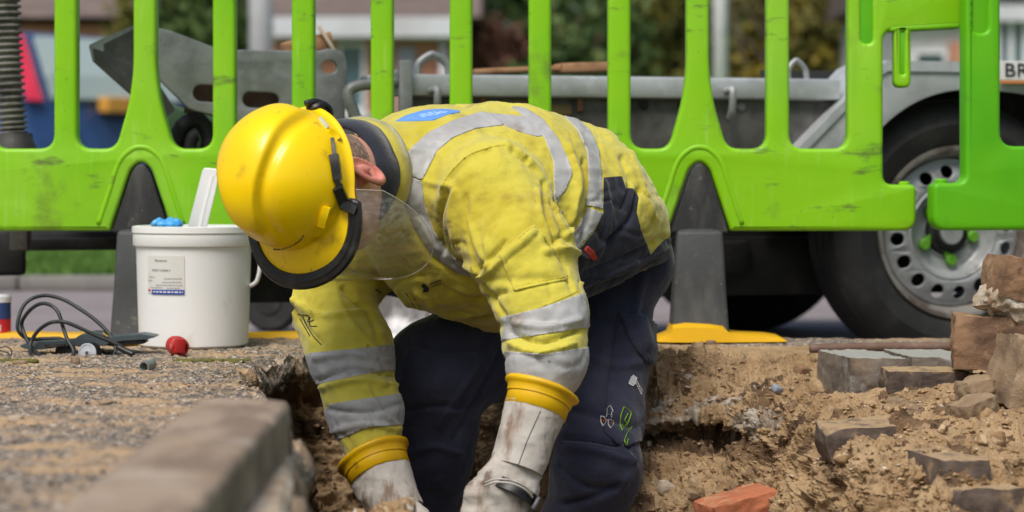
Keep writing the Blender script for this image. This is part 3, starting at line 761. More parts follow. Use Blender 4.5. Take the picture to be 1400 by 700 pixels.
def tree(name, cat, label, x, y, zb, r, zc, m, n=3500, size=0.10, seed=0, group=None):
    g = np.random.default_rng(seed)
    t = thing(name, label, cat, (x, y, zb), group)
    top = np.array([x, y, zc])
    mb = MB()
    mb.add(*tube(spline([(x, y, zb - 0.1), (x + g.normal() * .06, y, (zb + zc) / 2), top], 10), np.linspace(0.14, 0.06, 10) * max(0.4, r[2] / 1.6), 9))
    for q in range(6):
        a = g.uniform(0, 2 * PI)
        e = top + np.array([math.cos(a) * r[0] * .7, math.sin(a) * r[1] * .7, r[2] * g.uniform(.1, .7)])
        s_ = np.array([x, y, zb + (zc - zb) * g.uniform(.45, .9)])
        mb.add(*tube(spline([s_, (s_ + e) / 2 + g.normal(size=3) * .08, e], 7), np.linspace(.05, .015, 7) * max(.4, r[2] / 1.6), 6))
    mb.build("trunk", M_trunk, t)
    V, F = leaf_cloud((x, y, zc), r, n, size, seed)
    build("crown", V, F, m, t, smooth=False)
    return t
def bx(px, D): return (px - 700) / FPX * D
tree("tree", "tree", "dark green tree whose foliage fills the gap right of the reddish bush", bx(800, 34), 34, -.05, (1.1, 1.1, 1.7), 1.9, M_leafs[0], seed=1)
tree("tree", "tree", "yellowish olive tree behind the middle of the green barrier", bx(905, 36), 36, -.05, (1.3, 1.1, 1.9), 2.1, M_leafs[1], seed=2, n=4000)
tree("tree", "tree", "dark tree just left of the white post on the right", bx(1000, 39), 39, -.05, (1.3, 1.2, 2.0), 2.2, M_leafs[0], seed=3, n=4000)
tree("tree", "tree", "autumn yellow tree right of the white post", bx(1065, 36), 36, -.05, (1.1, 1.0, 1.8), 2.0, M_leafs[4], seed=4, n=4000)
tree("tree", "tree", "green tree nearest to the pale house on the right", bx(1150, 38), 38, -.05, (1.2, 1.1, 2.0), 2.2, M_leafs[3], seed=5, n=4000)
tree("bush", "bush", "reddish brown bush beside the brick house", bx(675, 32), 32, -.05, (0.45, 0.5, 0.95), 1.6, M_leafs[2], seed=6, n=2600, size=.08)
tree("bush", "bush", "mid green bush under the reddish bush beside the trailer rail", bx(728, 31), 31, -.05, (0.6, 0.5, 0.9), 1.0, M_leafs[3], seed=7, n=2600, size=.08)
tree("bush", "bush", "dense dark green bush above the grey trailer ramp", bx(275, 27), 27, -.05, (0.62, 0.6, 1.5), 1.7, M_leafs[0], seed=8, n=5200, size=.08)
tree("bush", "bush", "tall pale grey-green bush beside the blue car", bx(178, 30), 30, -.05, (0.28, 0.4, 1.2), 1.9, M_leafs[1], seed=18, n=1500, size=.07)
# wood beyond (one mass)
mb = MB()
for k in range(16):
    V, F = leaf_cloud((-2 + k * 1.9, 52 + (k % 3) * 2, 2.6 + 0.5 * math.sin(k * 1.7)), (2.0, 1.2, 3.2), 1500, .22, 100 + k)
    mb.add(V, F)
tag(mb.build("woodland", M_leafs[0], smooth=False), "dark far-off belt of trees behind everything on the right", "woodland", kind="stuff")

def window(root, x0, x1, z0, z1, y, bars=1, nm="window"):
    mb = MB(); t = .045
    for a, b, c, d in ((x0, x1, z1 - t, z1), (x0, x1, z0, z0 + t), (x0, x0 + t, z0 + t, z1 - t), (x1 - t, x1, z0 + t, z1 - t)):
        mb.add(*box(((a + b) / 2, y - .02, (c + d) / 2), ((b - a) / 2 - .001, .05, (d - c) / 2 - .001)))
    for k in range(bars):
        xm = x0 + (x1 - x0) * (k + 1) / (bars + 1)
        mb.add(*box((xm, y - .015, (z0 + z1) / 2), (.03, .045, (z1 - z0) / 2 - t)))
    w = mb.build(nm, M_fframe, root, smooth=False)
    V, F = box(((x0 + x1) / 2, y + .01, (z0 + z1) / 2), ((x1 - x0) / 2 - t * .5, .012, (z1 - z0) / 2 - t * .5))
    build("pane", V, F, M_fglass, w, smooth=False)
    V, F = box(((x0 + x1) / 2, y - .05, z0 - .05), ((x1 - x0) / 2 + .06, .1, .035))
    build("sill", V, F, M_fframe, w, smooth=False)

# brick house across the road
D = 31
hx0, hx1 = bx(-330, D), bx(622, D)
house = thing("brick_house", "red brick house with a white fascia board behind the barrier", "house", ((hx0 + hx1) / 2, D + 3, -.05))
V, F = box(((hx0 + hx1) / 2, D + 3, 1.15), ((hx1 - hx0) / 2, 3, 1.2)); build("wall", V, F, M_fbrick, house, smooth=False)
V, F = box((bx(505, D), D - .28, 2.30), (bx(625, D) - bx(505, D) + .1, .06, .13)); build("fascia", V, F, M_fascia, house, smooth=False)
V, F = box((bx(505, D), D - .12, 2.155), (bx(625, D) - bx(505, D) + .1, .1, .012)); build("soffit", V, F, M_fascia, house, smooth=False)
mb = MB(); a, b = hx0 - .3, hx1 + .35
mb.add([(a, D - .3, 2.43), (b, D - .3, 2.43), (b, D + 3, 4.6), (a, D + 3, 4.6), (b, D + 6.3, 2.43), (a, D + 6.3, 2.43)], [(0, 1, 2, 3), (3, 2, 4, 5), (1, 4, 2), (0, 3, 5), (0, 5, 4, 1)])
mb.build("roof", M_froof, house, smooth=False)
window(house, bx(462, D), bx(500, D), 1.2, 2.1, D, 0)
window(house, bx(100, D), bx(158, D), 1.0, 2.1, D, 1)
V, F = box((bx(556, D), D - .03, 1.05), (.12, .04, 1.0)); build("door", V, F, M_door, house, smooth=False)
V, F = tube([(bx(606, D), D - .08, 0), (bx(606, D), D - .08, 2.15)], .05, 8); build("drainpipe", V, F, M_fascia, house)

# pale house on the right
D = 30
a, b = bx(1225, D), bx(1560, D)
ph = thing("pale_house", "pale rendered house with white windows at the right edge", "house", ((a + b) / 2, D + 2.5, -.05))
V, F = box(((a + b) / 2, D + 2.5, 1.3), ((b - a) / 2, 2.5, 1.35)); build("wall", V, F, M_frender, ph, smooth=False)
V, F = box((bx(1305, D), D - .06, 1.0), (.07, .06, 1.05)); build("brick_pier", V, F, M_fbrick, ph, smooth=False)
V, F = box(((a + b) / 2, D - .1, 2.42), ((b - a) / 2 + .1, .1, .10)); build("fascia", V, F, M_fascia, ph, smooth=False)
mb = MB(); a2, b2 = a - .2, b + .2
mb.add([(a2, D - .25, 2.66), (b2, D - .25, 2.66), (b2, D + 2.5, 4.4), (a2, D + 2.5, 4.4), (b2, D + 5.3, 2.66), (a2, D + 5.3, 2.66)], [(0, 1, 2, 3), (3, 2, 4, 5), (1, 4, 2), (0, 3, 5), (0, 5, 4, 1)])
mb.build("roof", M_froof, ph, smooth=False)
window(ph, bx(1248, D), bx(1294, D), 1.55, 1.95, D, 0)
window(ph, bx(1362, D), bx(1420, D), 1.70, 2.35, D, 2)

# lamp posts
def post(name, cat, label, px, D, r, h):
    t = thing(name, label, cat, (bx(px, D), D, -.05))
    V, F = tube([(bx(px, D), D, -.05), (bx(px, D), D, h)], r, 16); build("shaft", V, F, M_pole, t)
    V, F = tube([(bx(px, D), D, -.05), (bx(px, D), D, .35)], r * 1.35, 16); build("base", V, F, M_pole, t)
    V, F = tube(spline([(bx(px, D), D, h), (bx(px, D) + .2, D - .1, h + .35), (bx(px, D) + .8, D - .4, h + .45)], 8), r * .6, 8); build("arm", V, F, M_pole, t)
    V, F = box((bx(px, D) + 1.0, D - .5, h + .45), (.28, .12, .06), rot(0, 0, -.4), .03); build("lantern", V, F, M_pole, t)
post("lamp_post", "lamp post", "thick pale lamp post behind the left part of the barrier", 357, 20, .105, 5)
post("lamp_post", "lamp post", "thinner white lamp post standing among the trees", 985, 27, .085, 5.5)

# ---- blue hatchback seen from behind
M_carblue = mat("blue_car_paint", (0.018, 0.05, 0.135), 0.3, spec=0.5, coat=0.5, layers=[((0.03, 0.08, 0.23), 2, 0.45, 0.7, 3)])
M_carglass = mat("car_glass", (0.34, 0.42, 0.41), 0.08, spec=0.7)
M_carlamp = mat("red_lamp_lens", (0.62, 0.03, 0.07), 0.25, coat=0.4)
M_plate = mat("yellow_number_plate", (0.60, 0.30, 0.05), 0.5)
M_cardark = mat("car_dark_trim", (0.02, 0.022, 0.028), 0.5)
D = 17.0; cx = bx(168, D); zg = -.06
car = thing("parked_car", "blue hatchback parked across the road seen from behind", "car", (cx, D + 2, zg))
CR = rot(0, 0, math.radians(50))
def cp(x, y, z): return CR @ np.array([x, y, 0]) + np.array([cx, D, zg + z])
def section(y, w0, w1, z0, z1, w2, z2):
    pts = [(-w0 * .92, z0), (-w0, z0 + .1), (-w1, z1 - .12), (-w1 * .97, z1), (-w2, z2 - .06), (-w2 * .86, z2), (w2 * .86, z2), (w2, z2 - .06), (w1 * .97, z1), (w1, z1 - .12), (w0, z0 + .1), (w0 * .92, z0)]
    return [cp(x, y, z) for x, z in pts]
secs = [section(0.0, .80, .80, .32, .62, .76, .66), section(.05, .84, .86, .24, .82, .80, .86), section(.16, .86, .87, .2, .95, .72, 1.12), section(.42, .87, .88, .2, .96, .66, 1.42),
        section(1.3, .88, .89, .2, .95, .66, 1.50), section(2.4, .88, .89, .2, .94, .64, 1.46), section(3.2, .87, .87, .2, .93, .72, 1.0), section(4.1, .82, .8, .24, .78, .7, .82), section(4.2, .74, .74, .34, .6, .68, .64)]
V, F = loft(secs); build("body", V, F, M_carblue, car, angle=40)
ww = ((.60, .062, .94), (.60, .130, 1.11), (.52, .365, 1.395))
V = [cp(s_ * x, y - .02, z + .012) for x, y, z in ww for s_ in (-1, 1)]
build("rear_window", V + [p + CR @ np.array([0, .03, -.02]) for p in V], [(0, 1, 3, 2), (2, 3, 5, 4), (6, 8, 9, 7), (8, 10, 11, 9), (0, 2, 8, 6), (2, 4, 10, 8), (1, 7, 9, 3), (3, 9, 11, 5), (0, 6, 7, 1), (4, 5, 11, 10)], M_carglass, car, smooth=False)
for s in (-1, 1):
    r0 = [cp(s * x, y, z) for x, y, z in ((.70, .02, .92), (.82, .04, .92), (.80, .15, 1.08), (.69, .38, 1.40), (.60, .36, 1.40), (.68, .12, 1.08))]
    r1 = [p + np.array([s * .012, -.03, .01]) for p in r0]
    V, F = loft([r0, r1]); build("tail_lamp", V, F, M_carlamp, car, smooth=False)
    for y in (.75, 3.3):
        c_ = cp(s * .82, y, .30)
        w = build("wheel", *lathe([(.0, -.09), (.27, -.09), (.30, -.06), (.30, .06), (.27, .09), (.0, .09)], c_, CR @ np.array([1, 0, 0]), 24), M_tyre, car)
        build("rim", *lathe([(0, .0), (.18, .0), (.19, .02), (0, .03)], c_ + CR @ np.array([s * .085, 0, 0]), CR @ np.array([s, 0, 0]), 20), M_rim, w)
    gl = [cp(s * x, y, z) for x, y, z in ((.862, .6, .98), (.862, 2.7, .98), (.675, 2.3, 1.40), (.675, .75, 1.42))]
    V, F = loft([gl, [p + CR @ np.array([s * .012, 0, .002]) for p in gl]]); build("side_window", V, F, M_carglass, car, smooth=False)
V, F = box(cp(0, -.03, .42), (.80, .07, .11), CR, .04); build("bumper", V, F, M_carblue, car)
V, F = box(cp(0.02, -.015, .91), (.22, .06, .055), CR, .01); pl = build("number_plate", V, F, M_plate, car, smooth=False)
# ------------------------------------------------------------------ trailer (turned 16 degrees, near side right behind the barrier)
YAW = math.radians(16)
TX_ = np.array([math.cos(YAW), math.sin(YAW), 0]); TY_ = np.array([-math.sin(YAW), math.cos(YAW), 0]); TZ_ = np.array([0, 0, 1.0])
WC = P(1315, 318, 5.4)
def T(px, py, off=0.0):
    """Point on the trailer's near side plane (pushed back by off) seen through photo pixel."""
    r = np.array([(px - 700) / FPX, 1.0, -(py - HOR) / FPX]); e = np.array([0, 0, EYE])
    o = WC + TY_ * off
    return e + r * (np.dot(o - e, TY_) / np.dot(r, TY_))
def tl(p):   # world -> trailer coordinates
    d = np.asarray(p) - WC; return np.array([d @ TX_, d @ TY_, d[2]])
def tw(x, y, z): return WC + TX_ * x + TY_ * y + TZ_ * z
TR = np.stack([TX_, TY_, TZ_], 1)
trailer = thing("trailer", "grey galvanised plant trailer parked behind the green barrier", "trailer", tuple(WC * [1, 1, 0] + [0, 0, RZ]))
def tbox(name, x0, x1, y0, y1, z0, z1, m, parent=trailer, bev=.004, pz=0):
    V, F = box(tw((x0 + x1) / 2, (y0 + y1) / 2, (z0 + z1) / 2), ((x1 - x0) / 2, (y1 - y0) / 2, (z1 - z0) / 2), TR, bev)
    return build(name, V, F, m, parent, angle=40)
A = tl(T(478, 112)); B = tl(T(1150, 112)); RA = tl(T(800, 104))
zt = RA[2]; xl = A[0]; xr = tl(T(1148, 110))[0]
tbox("top_rail", xl + .10, xr, -.012, .05, zt - .048, zt, M_galv_lt, bev=.008)
tbox("side_panel", xl + .13, xr + .05, .012, .03, zt - .33, zt - .049, M_dsteel)
xp = tl(T(551, 100))[0]
tbox("stake", xp - .014, xp + .014, -.03, -.013, zt - .33, zt + .028, M_galv, bev=.003)
# bent end of the rail going down to the left
pts = [T(545, 112, -.01), T(505, 115, -.01), T(482, 120, -.01), T(476, 132, -.01), T(486, 160, -.01), T(500, 195, -.01), T(512, 240, -.01)]
V, F = tube(spline(pts, 30), .013, 10); build("bent_rail", V, F, M_galv, trailer)
V, F = box((T(508, 107) + T(552, 103)) / 2 + TY_ * .02, (.048, .03, .011), TR @ rot(0, math.radians(-11), 0), .004); build("rail_end", V, F, M_galv, trailer)
def hoop(px0, px1, pyt, pyb, r=.009):
    a_, b_ = T(px0, pyb, .02), T(px1, pyb, .02); t_ = T((px0 + px1) / 2 - 2, pyt, .02)
    w_ = (b_ - a_) * .22
    V, F = tube(spline([a_, a_ + (t_ - (a_ + b_) / 2) * .6 + w_ * .2, t_ - w_ * .45, t_ + w_ * .45, b_ + (t_ - (a_ + b_) / 2) * .6 - w_ * .2, b_], 26), r, 10)
    build("tie_loop", V, F, M_galv, trailer)
hoop(572, 614, 76, 104); hoop(1078, 1103, 84, 112, .007)
for px_ in (597, 1001):
    pts = [T(px_ - 10, 125, -.02), T(px_, 122, -.035), T(px_ + 1, 132, -.04), T(px_, 150, -.035), T(px_ - 3, 162, -.02)]
    V, F = tube(spline(pts, 20), .0085, 9); build("rope_hook", V, F, M_galv, trailer)
for (px_, py_) in ((880, 144), (932, 144), (1012, 146)):
    V, F = lathe([(0, 0), (.010, 0), (.010, .006), (0, .006)], T(px_, py_, .0135), -TY_, 14); build("bolt", V, F, M_black_st if px_ != 1012 else M_galv, trailer)
for (px_, py_, w_, h_) in ((661, 134, .012, .02), (793, 142, .012, .028), (705, 141, .06, .012), (765, 150, .05, .02)):
    V, F = box(T(px_, py_, .009), (w_ * .55, .003, h_ * .6), TR, .002); build("side_marker", V, F, mat("faded_orange_marker_%d" % px_, (0.22, 0.10, 0.055) if w_ < .02 else (0.16, 0.115, 0.05), 0.6), trailer)
# floor, far side, underframe
tbox("load_floor", xl + .12, 1.3, .26, 1.36, zt - .36, zt - .33, M_dsteel)
tbox("far_side", xl + .12, 1.3, 1.33, 1.36, zt - .33, zt - .06, M_dsteel)
tbox("chassis_rail", tl(T(335, 300, .22))[0], 1.6, .22, .30, zt - .50, zt - .362, M_black_st)
tbox("chassis_rail", tl(T(350, 300, 1.05))[0], 1.6, 1.05, 1.13, zt - .50, zt - .362, M_black_st)
tbox("axle", -.05, .05, .2, 1.2, -.045, .045, M_black_st, bev=.02)
tbox("axle_plate", -.75, -.28, .24, .32, -.07, .08, M_black_st, bev=.01)
tbox("underframe_box", xl + .2, -.31, .34, 1.0, -.06, zt - .365, M_black_st, bev=.01)
tbox("spring_hanger", -.52, -.44, .20, .34, -.10, -.02, M_black_st, bev=.01)
# drawbar to the left
dz0 = tl(T(60, 342, .4))[2]; dz1 = tl(T(60, 326, .4))[2]
tbox("drawbar", tl(T(-160, 335, .4))[0], xl + .3, .36, .44, dz0, dz1, M_black_st)
tbox("drawbar", tl(T(-160, 335, .9))[0], xl + .3, .86, .94, dz0 - .01, dz1 + .004, M_black_st)
V, F = box(T(9, 345, .3), (.04, .03, .05), TR, .01); build("drawbar_foot", V, F, M_black_st, trailer)
# number board at the right
q = T(1400, 97, -.03)
zc0 = tl(T(1362, 97, -.03)); 
V, F = box(tw(zc0[0] + .20, -.032, zc0[2]), (.20, .004, .022), TR, .001); V = V - TY_ * .018; nb = build("reflective_board", V, F, M_white_pr, trailer, smooth=False)
V, F = box(tw(zc0[0] + .20, -.032, zc0[2] - .026), (.20, .004, .0036), TR, .0008); V = V - TY_ * .018; build("orange_strip", V, F, mat("orange_strip", (0.62, 0.24, 0.08), 0.5), nb, smooth=False)
Vt, Ft = text_mesh("BRE", .044, .0006)
Vt[:, 0] *= 1.25
V = tw(zc0[0] + .052, -.0556, zc0[2]) + Vt[:, 0:1] * TX_ + Vt[:, 1:2] * TZ_ - Vt[:, 2:3] * TY_
build("lettering", V, Ft, M_dark_pr, nb, smooth=False)

# mudguard: flat top, sloping ends, arched cut for the tyre
def mg(px, py): p = tl(T(px, py, -.03)); return (p[0], p[2])
top = [mg(1078, 215), mg(1205, 84), mg(1395, 84)]
xc = 0.0
topz = top[1][1]; ln_ = -top[1][0]; ln0 = -top[0][0]
arcR = .316
outer = [(-ln0, top[0][1]), (-ln_, topz), (ln_, topz), (ln0, top[0][1]), (ln0 - .045, top[0][1] - .0), (ln_ - .02, topz - .062)]
arch = [(math.cos(a) * arcR, math.sin(a) * (topz - .062)) for a in np.linspace(math.radians(40), math.radians(140), 24)]
ex_ = .28
side = [(-ln0, top[0][1]), (-ln_, topz), (ln_ + ex_, topz), (ln0 + ex_, top[0][1]), (ln0 + ex_ - .03, top[0][1] - .09)]
arch = [(math.cos(a) * (arcR + .002 if math.cos(a) < 0 else arcR + .05), (math.sin(a) if math.cos(a) < 0 else math.sin(a) ** .35) * (topz - .062)) for a in np.linspace(math.radians(10), math.radians(164), 40)]
side += arch + [(-ln0 + .03, top[0][1] - .09)]
V, F = shape2d(side, [], .006, .0015, 1)
V = WC + V[:, 0:1] * TX_ + V[:, 1:2] * TZ_ + (-.036 + V[:, 2:3]) * TY_
mgo = build("mudguard", V, F, M_galv_lt, trailer, angle=35)
path = [(-ln0, top[0][1]), (-ln_ - .012, topz - .012), (-ln_ + .012, topz), (ln_ + ex_ - .012, topz), (ln_ + ex_ + .012, topz - .012), (ln0 + ex_, top[0][1])]
V = []; F = []
for (x, z) in path:
    for (y, dz) in ((-.042, -.022), (-.042, .002), (.19, .003), (.19, -.004)):
        V.append(tw(x, y, z + dz))
for i in range(len(path) - 1):
    for k in range(3): F.append((i * 4 + k, i * 4 + k + 1, i * 4 + 5 + k, i * 4 + 4 + k))
build("top_plate", V, F, M_galv_lt, mgo, smooth=False)

tbox('dark_backing', -.42, .75, .195, .203, .02, topz - .012, M_black_st, mgo)  # black plate added so the gap above the tyre stays dark
# wheels
def make_wheel(c, out=-1, near=True):
    ax = TY_ * out; e1 = TX_; e2 = np.cross(ax, e1); R = .310; w = .17
    c = np.asarray(c); half = w / 2
    prof = [(.195, half - .01), (.215, half + .004), (.25, half + .014), (.28, half + .006), (.300, half - .012), (.3075, half - .03)]
    pr_ = prof[:]
    for gx in (.055, .02, -.02, -.055):
        pr_ += [(R, gx + .007), (R - .008, gx + .004), (R - .008, gx - .004), (R, gx - .007)]
    pr_ += [(r, -h) for r, h in prof[::-1]]
    V, F = lathe(pr_, c, ax, 72, e1); F = F[:-2] if prof[0][0] > 1e-5 else F
    wheel = build("wheel", V, F, M_tyre, trailer, angle=30)
    ''' the tyre, as shallow sipes
    mb = MB()
    for k in range(96):
        a = 2 * PI * k / 96; er = math.cos(a) * e1 + math.sin(a) * e2; et = -math.sin(a) * e1 + math.cos(a) * e2
        for s in (-1, 1):
            mb.add(*box(c + er * (R - .003) + ax * s * .071, (.0035, .0055, .014), np.stack([er, et, ax], 1)))
    '''
    fl = half - .012
    lip = [(.196, fl), (.201, fl + .008), (.199, fl + .014), (.190, fl + .012), (.187, fl), (.178, fl - .012), (.174, fl - .028), (.168, fl - .034)]
    V, F = lathe(lip, c, ax, 72, e1); build("rim_flange", V, F[:-2], M_rimlip, wheel, angle=60)
    V, F = lathe([(.170, fl - .03), (.170, -half), (.19, -half - .005)], c, ax, 64, e1); build("rim_barrel", V, F[:-2], M_rim, wheel)
    ring = [(math.cos(a) * .172, math.sin(a) * .172) for a in np.linspace(0, 2 * PI, 72, endpoint=False)]
    inn = [(math.cos(a) * .112, math.sin(a) * .112) for a in np.linspace(0, 2 * PI, 60, endpoint=False)]
    holes = [[(math.cos(2 * PI * k / 16 + .11) * .141 + math.cos(b) * .0155, math.sin(2 * PI * k / 16 + .11) * .141 + math.sin(b) * .0155) for b in np.linspace(0, 2 * PI, 18, endpoint=False)] for k in range(16)]
    V, F = shape2d(ring, [inn] + holes, .008, .0025, 2)
    dish = fl - .030 + .018 * np.exp(-((np.hypot(V[:, 0], V[:, 1]) - .128) / .03) ** 2)
    V = c + V[:, 0:1] * e1 + V[:, 1:2] * e2 + (V[:, 2:3] + dish[:, None] - .004) * ax
    build("rim_disc", V, F, M_rim, wheel, angle=40)
    bowl = [(.1135, fl - .0125), (.108, fl - .010), (.100, fl - .020), (.094, fl - .040), (.088, fl - .046), (.075, fl - .048), (.060, fl - .050), (.057, fl - .044), (.052, fl - .050), (.048, fl - .056), (0, fl - .056)]
    V, F = lathe(bowl, c, ax, 60, e1); build("rim_bowl", V, F[:-1], M_rim, wheel, angle=35)
    V, F = lathe([(0, fl - .050), (.050, fl - .050), (.050, fl - .040), (.038, fl - .034), (.036, fl - .024), (.030, fl - .020), (0, fl - .020)], c, ax, 40, e1)
    build("hub_cap", V, F, M_black_st, wheel, angle=35)
    if near: build("hub_face", *lathe([(0, fl - .0195), (.029, fl - .0195), (.027, fl - .0165), (0, fl - .0165)], c, ax, 32, e1), M_rim, wheel, angle=35)
    if near:
        for k in range(5):
            a = math.radians(-82 + 72 * k); er = math.cos(a) * e1 + math.sin(a) * e2; et = -math.sin(a) * e1 + math.cos(a) * e2
            o_ = c + er * .066 + ax * (fl - .047)
            mb = MB()
            mb.add(*lathe([(0, 0), (.0135, 0), (.0138, .011), (.011, .014), (0, .014)], o_, ax, 20))
            dr = nrm(-er * .75 + et * (.65 if k % 2 else -.5))
            p2 = np.cross(ax, dr)
            mb.add(*loft([[o_ + ax * h + dr * .008 + p2 * .0105, o_ + ax * h + dr * .028, o_ + ax * h + dr * .008 - p2 * .0105] for h in (.003, .011)]))
            mb.build("nut_marker", M_nutgreen, wheel, angle=40)
    return wheel
make_wheel(tw(0, .105, 0), -1, True)
make_wheel(tw(0, 1.36, 0), 1, False)

# ramp: a folded steel frame with slotted side leaning at the left of the trailer
def Rm(px, py, off): return T(px, py, off)
rot_pts = lambda pts, off: [tl(Rm(x, y, off)) for x, y in pts]
face = [(190, 33), (232, 42), (300, 68), (436, 70), (448, 66), (470, 72), (474, 90), (468, 215), (330, 215), (302, 160), (258, 150), (226, 118), (206, 98)]
f2 = [(p[0], p[2]) for p in rot_pts(face, .06)]
def slot(cx_, cy_, w_, h_, ang=0):
    c_ = tl(Rm(cx_, cy_, .06)); o_ = []
    for s, a0 in ((1, -PI / 2), (-1, PI / 2)):
        for a in np.linspace(a0, a0 + PI, 9):
            x = s * (w_ - h_) + math.cos(a) * h_; y = math.sin(a) * h_
            o_.append((c_[0] + x * math.cos(ang) - y * math.sin(ang), c_[2] + x * math.sin(ang) + y * math.cos(ang)))
    return o_
holes = [slot(286, 128, .036, .018, -.06), slot(356, 137, .040, .017, -.05), slot(449, 92, .017, .014)]
V, F = shape2d(round_poly(f2, .012, 4), holes, .016, .003, 2)
V = WC + V[:, 0:1] * TX_ + V[:, 1:2] * TZ_ + (.05 + V[:, 2:3]) * TY_
V_, F_ = box((T(300, 118, .10) + T(420, 140, .10)) / 2, (.17, .004, .05), TR @ rot(0, .05, 0), .001); build("slot_backing", V_, F_, M_rust, trailer)  # brown plate added behind the slots so their insides look dark
ramp = build("ramp_side", V, F, M_galv, trailer, angle=40)
mb = MB()
e0 = [T(192, 34, .052), T(123, 62, -.02), T(128, 82, -.02), T(222, 166, .02), T(240, 150, .052), T(207, 99, .052)]
mb.add(*loft([e0, [p + TY_ * .02 + TZ_ * -.002 for p in e0]]))
build("ramp_end", *mb.out(), M_dsteel, trailer, smooth=False)
V, F = loft([[T(190, 31, .05), T(122, 61, -.022), T(127, 84, -.022), T(192, 58, .05)], [T(190, 31, .07), T(122, 61, .0), T(127, 84, .0), T(192, 58, .07)]])
build("ramp_lip", V, F, M_galv, trailer, smooth=False)
mb = MB()
mb.add(*tube(spline([T(236, 215, .1), T(248, 175, .1), T(272, 165, .1), T(286, 190, .1), T(280, 216, .1)], 16), .018, 9))
mb.add(*tube(spline([T(256, 222, .08), T(262, 190, .08), T(270, 184, .08)], 10), .014, 8))
mb.add(*box(T(300, 196, .12), (.02, .02, .05), TR @ rot(0, .3, 0), .006))
mb.build("greasy_chain", M_black_st, trailer)
V, F = box(T(262, 190, .22), (.07, .01, .06), TR @ rot(0, .3, 0), .01); build("green_guard", V, F, mat("dull_green_paint", (0.06, 0.13, 0.055), 0.6), trailer)
tbox("front_deck", tl(T(120, 250, .0))[0], xl + .2, .02, .9, tl(T(300, 236, .0))[2] - .03, tl(T(300, 225, .0))[2] - .02, M_dsteel)

# timber lying on the trailer
V, F = box(T(728, 95, .22), (.145, .035, .006), TR @ rot(0, math.radians(-3.2), 0), .002)
tag(build("timber_board", V, F, M_wood), "thin brown timber board lying on the trailer's top rail", "board")
V, F = box(T(795, 93, .2), (.055, .04, .011), TR @ rot(0, math.radians(-2), 0), .003)
tag(build("timber_board", V, F, M_wood), "short thick reddish timber offcut at the right end of the brown board", "board")
V, F = box(T(420, 62, .16), (.055, .02, .018), TR @ rot(0, math.radians(-14), 0), .003)
tag(build("timber_board", V, F, M_wood), "brown timber offcut resting on the grey slotted ramp", "board")
V, F = box(T(446, 52, .13), (.004, .004, .032), TR @ rot(0, math.radians(-32), 0), .001)
tag(build("stick", V, F, mat("pale_wood", (0.6, 0.5, 0.38), 0.7)), "thin pale stick poking up beside the timber offcut on the ramp", "stick")

# corrugated hose hanging down at the far left
pts = spline([P(5, -160, 5.02), P(7, -40, 5.02), P(12, 80, 5.02), P(19, 190, 5.02)], 60)
hose = thing("corrugated_hose", "thick grey corrugated hose hanging down at the left edge", "hose", tuple(pts[-1]))
s_ = np.linspace(0, 1, 420); pf = np.stack([np.interp(s_, np.linspace(0, 1, 60), pts[:, k]) for k in range(3)], 1)
rr = .0275 + .0045 * np.sign(np.sin(s_ * 2 * PI * 41)) * np.abs(np.sin(s_ * 2 * PI * 41)) ** .6
V, F = tube(pf, rr, 18); build("sleeve", V, F, M_hose, hose, angle=50)
V, F = lathe([(0, 0), (.044, 0), (.046, .02), (.038, .035), (.036, .05), (0, .05)], P(21, 214, 5.02), (0, 0, 1), 22); build("end_collar", V, F, M_dsteel, hose, angle=40)
V, F = box(P(22, 224, 5.02), (.05, .045, .018), None, .006); build("clamp_plate", V, F, M_dsteel, hose)
V, F = box(P(28, 222, 5.02) + np.array([0, 0, -.10]), (.02, .02, .09), None, .004); build("support_bracket", V, F, M_dsteel, hose)

# white van tyre-like jockey wheel far behind, seen under the barrier
jw = thing("jockey_wheel", "black jockey wheel seen low down between the bucket and the worker", "wheel", tuple(P(372, 400, 6.6)))
c_ = P(372, 378, 6.6); c_[2] = RZ + .085
build("tyre", *lathe([(.03, -.03), (.075, -.03), (.085, -.018), (.085, .018), (.075, .03), (.03, .03)], c_, (0.2, 1, 0), 28), M_tyre, jw, angle=40)
build("hub", *lathe([(0, -.034), (.035, -.034), (.035, .034), (0, .034)], c_, (0.2, 1, 0), 20), M_black_st, jw, angle=40)
V, F = tube([c_ + np.array([0, .05, 0]), c_ + np.array([0, .05, .3])], .024, 12); build("stem", V, F, M_black_st, jw)
V, F = box(c_ + np.array([0, 0, .11]), (.05, .055, .02), None, .006); build("fork", V, F, M_black_st, jw)

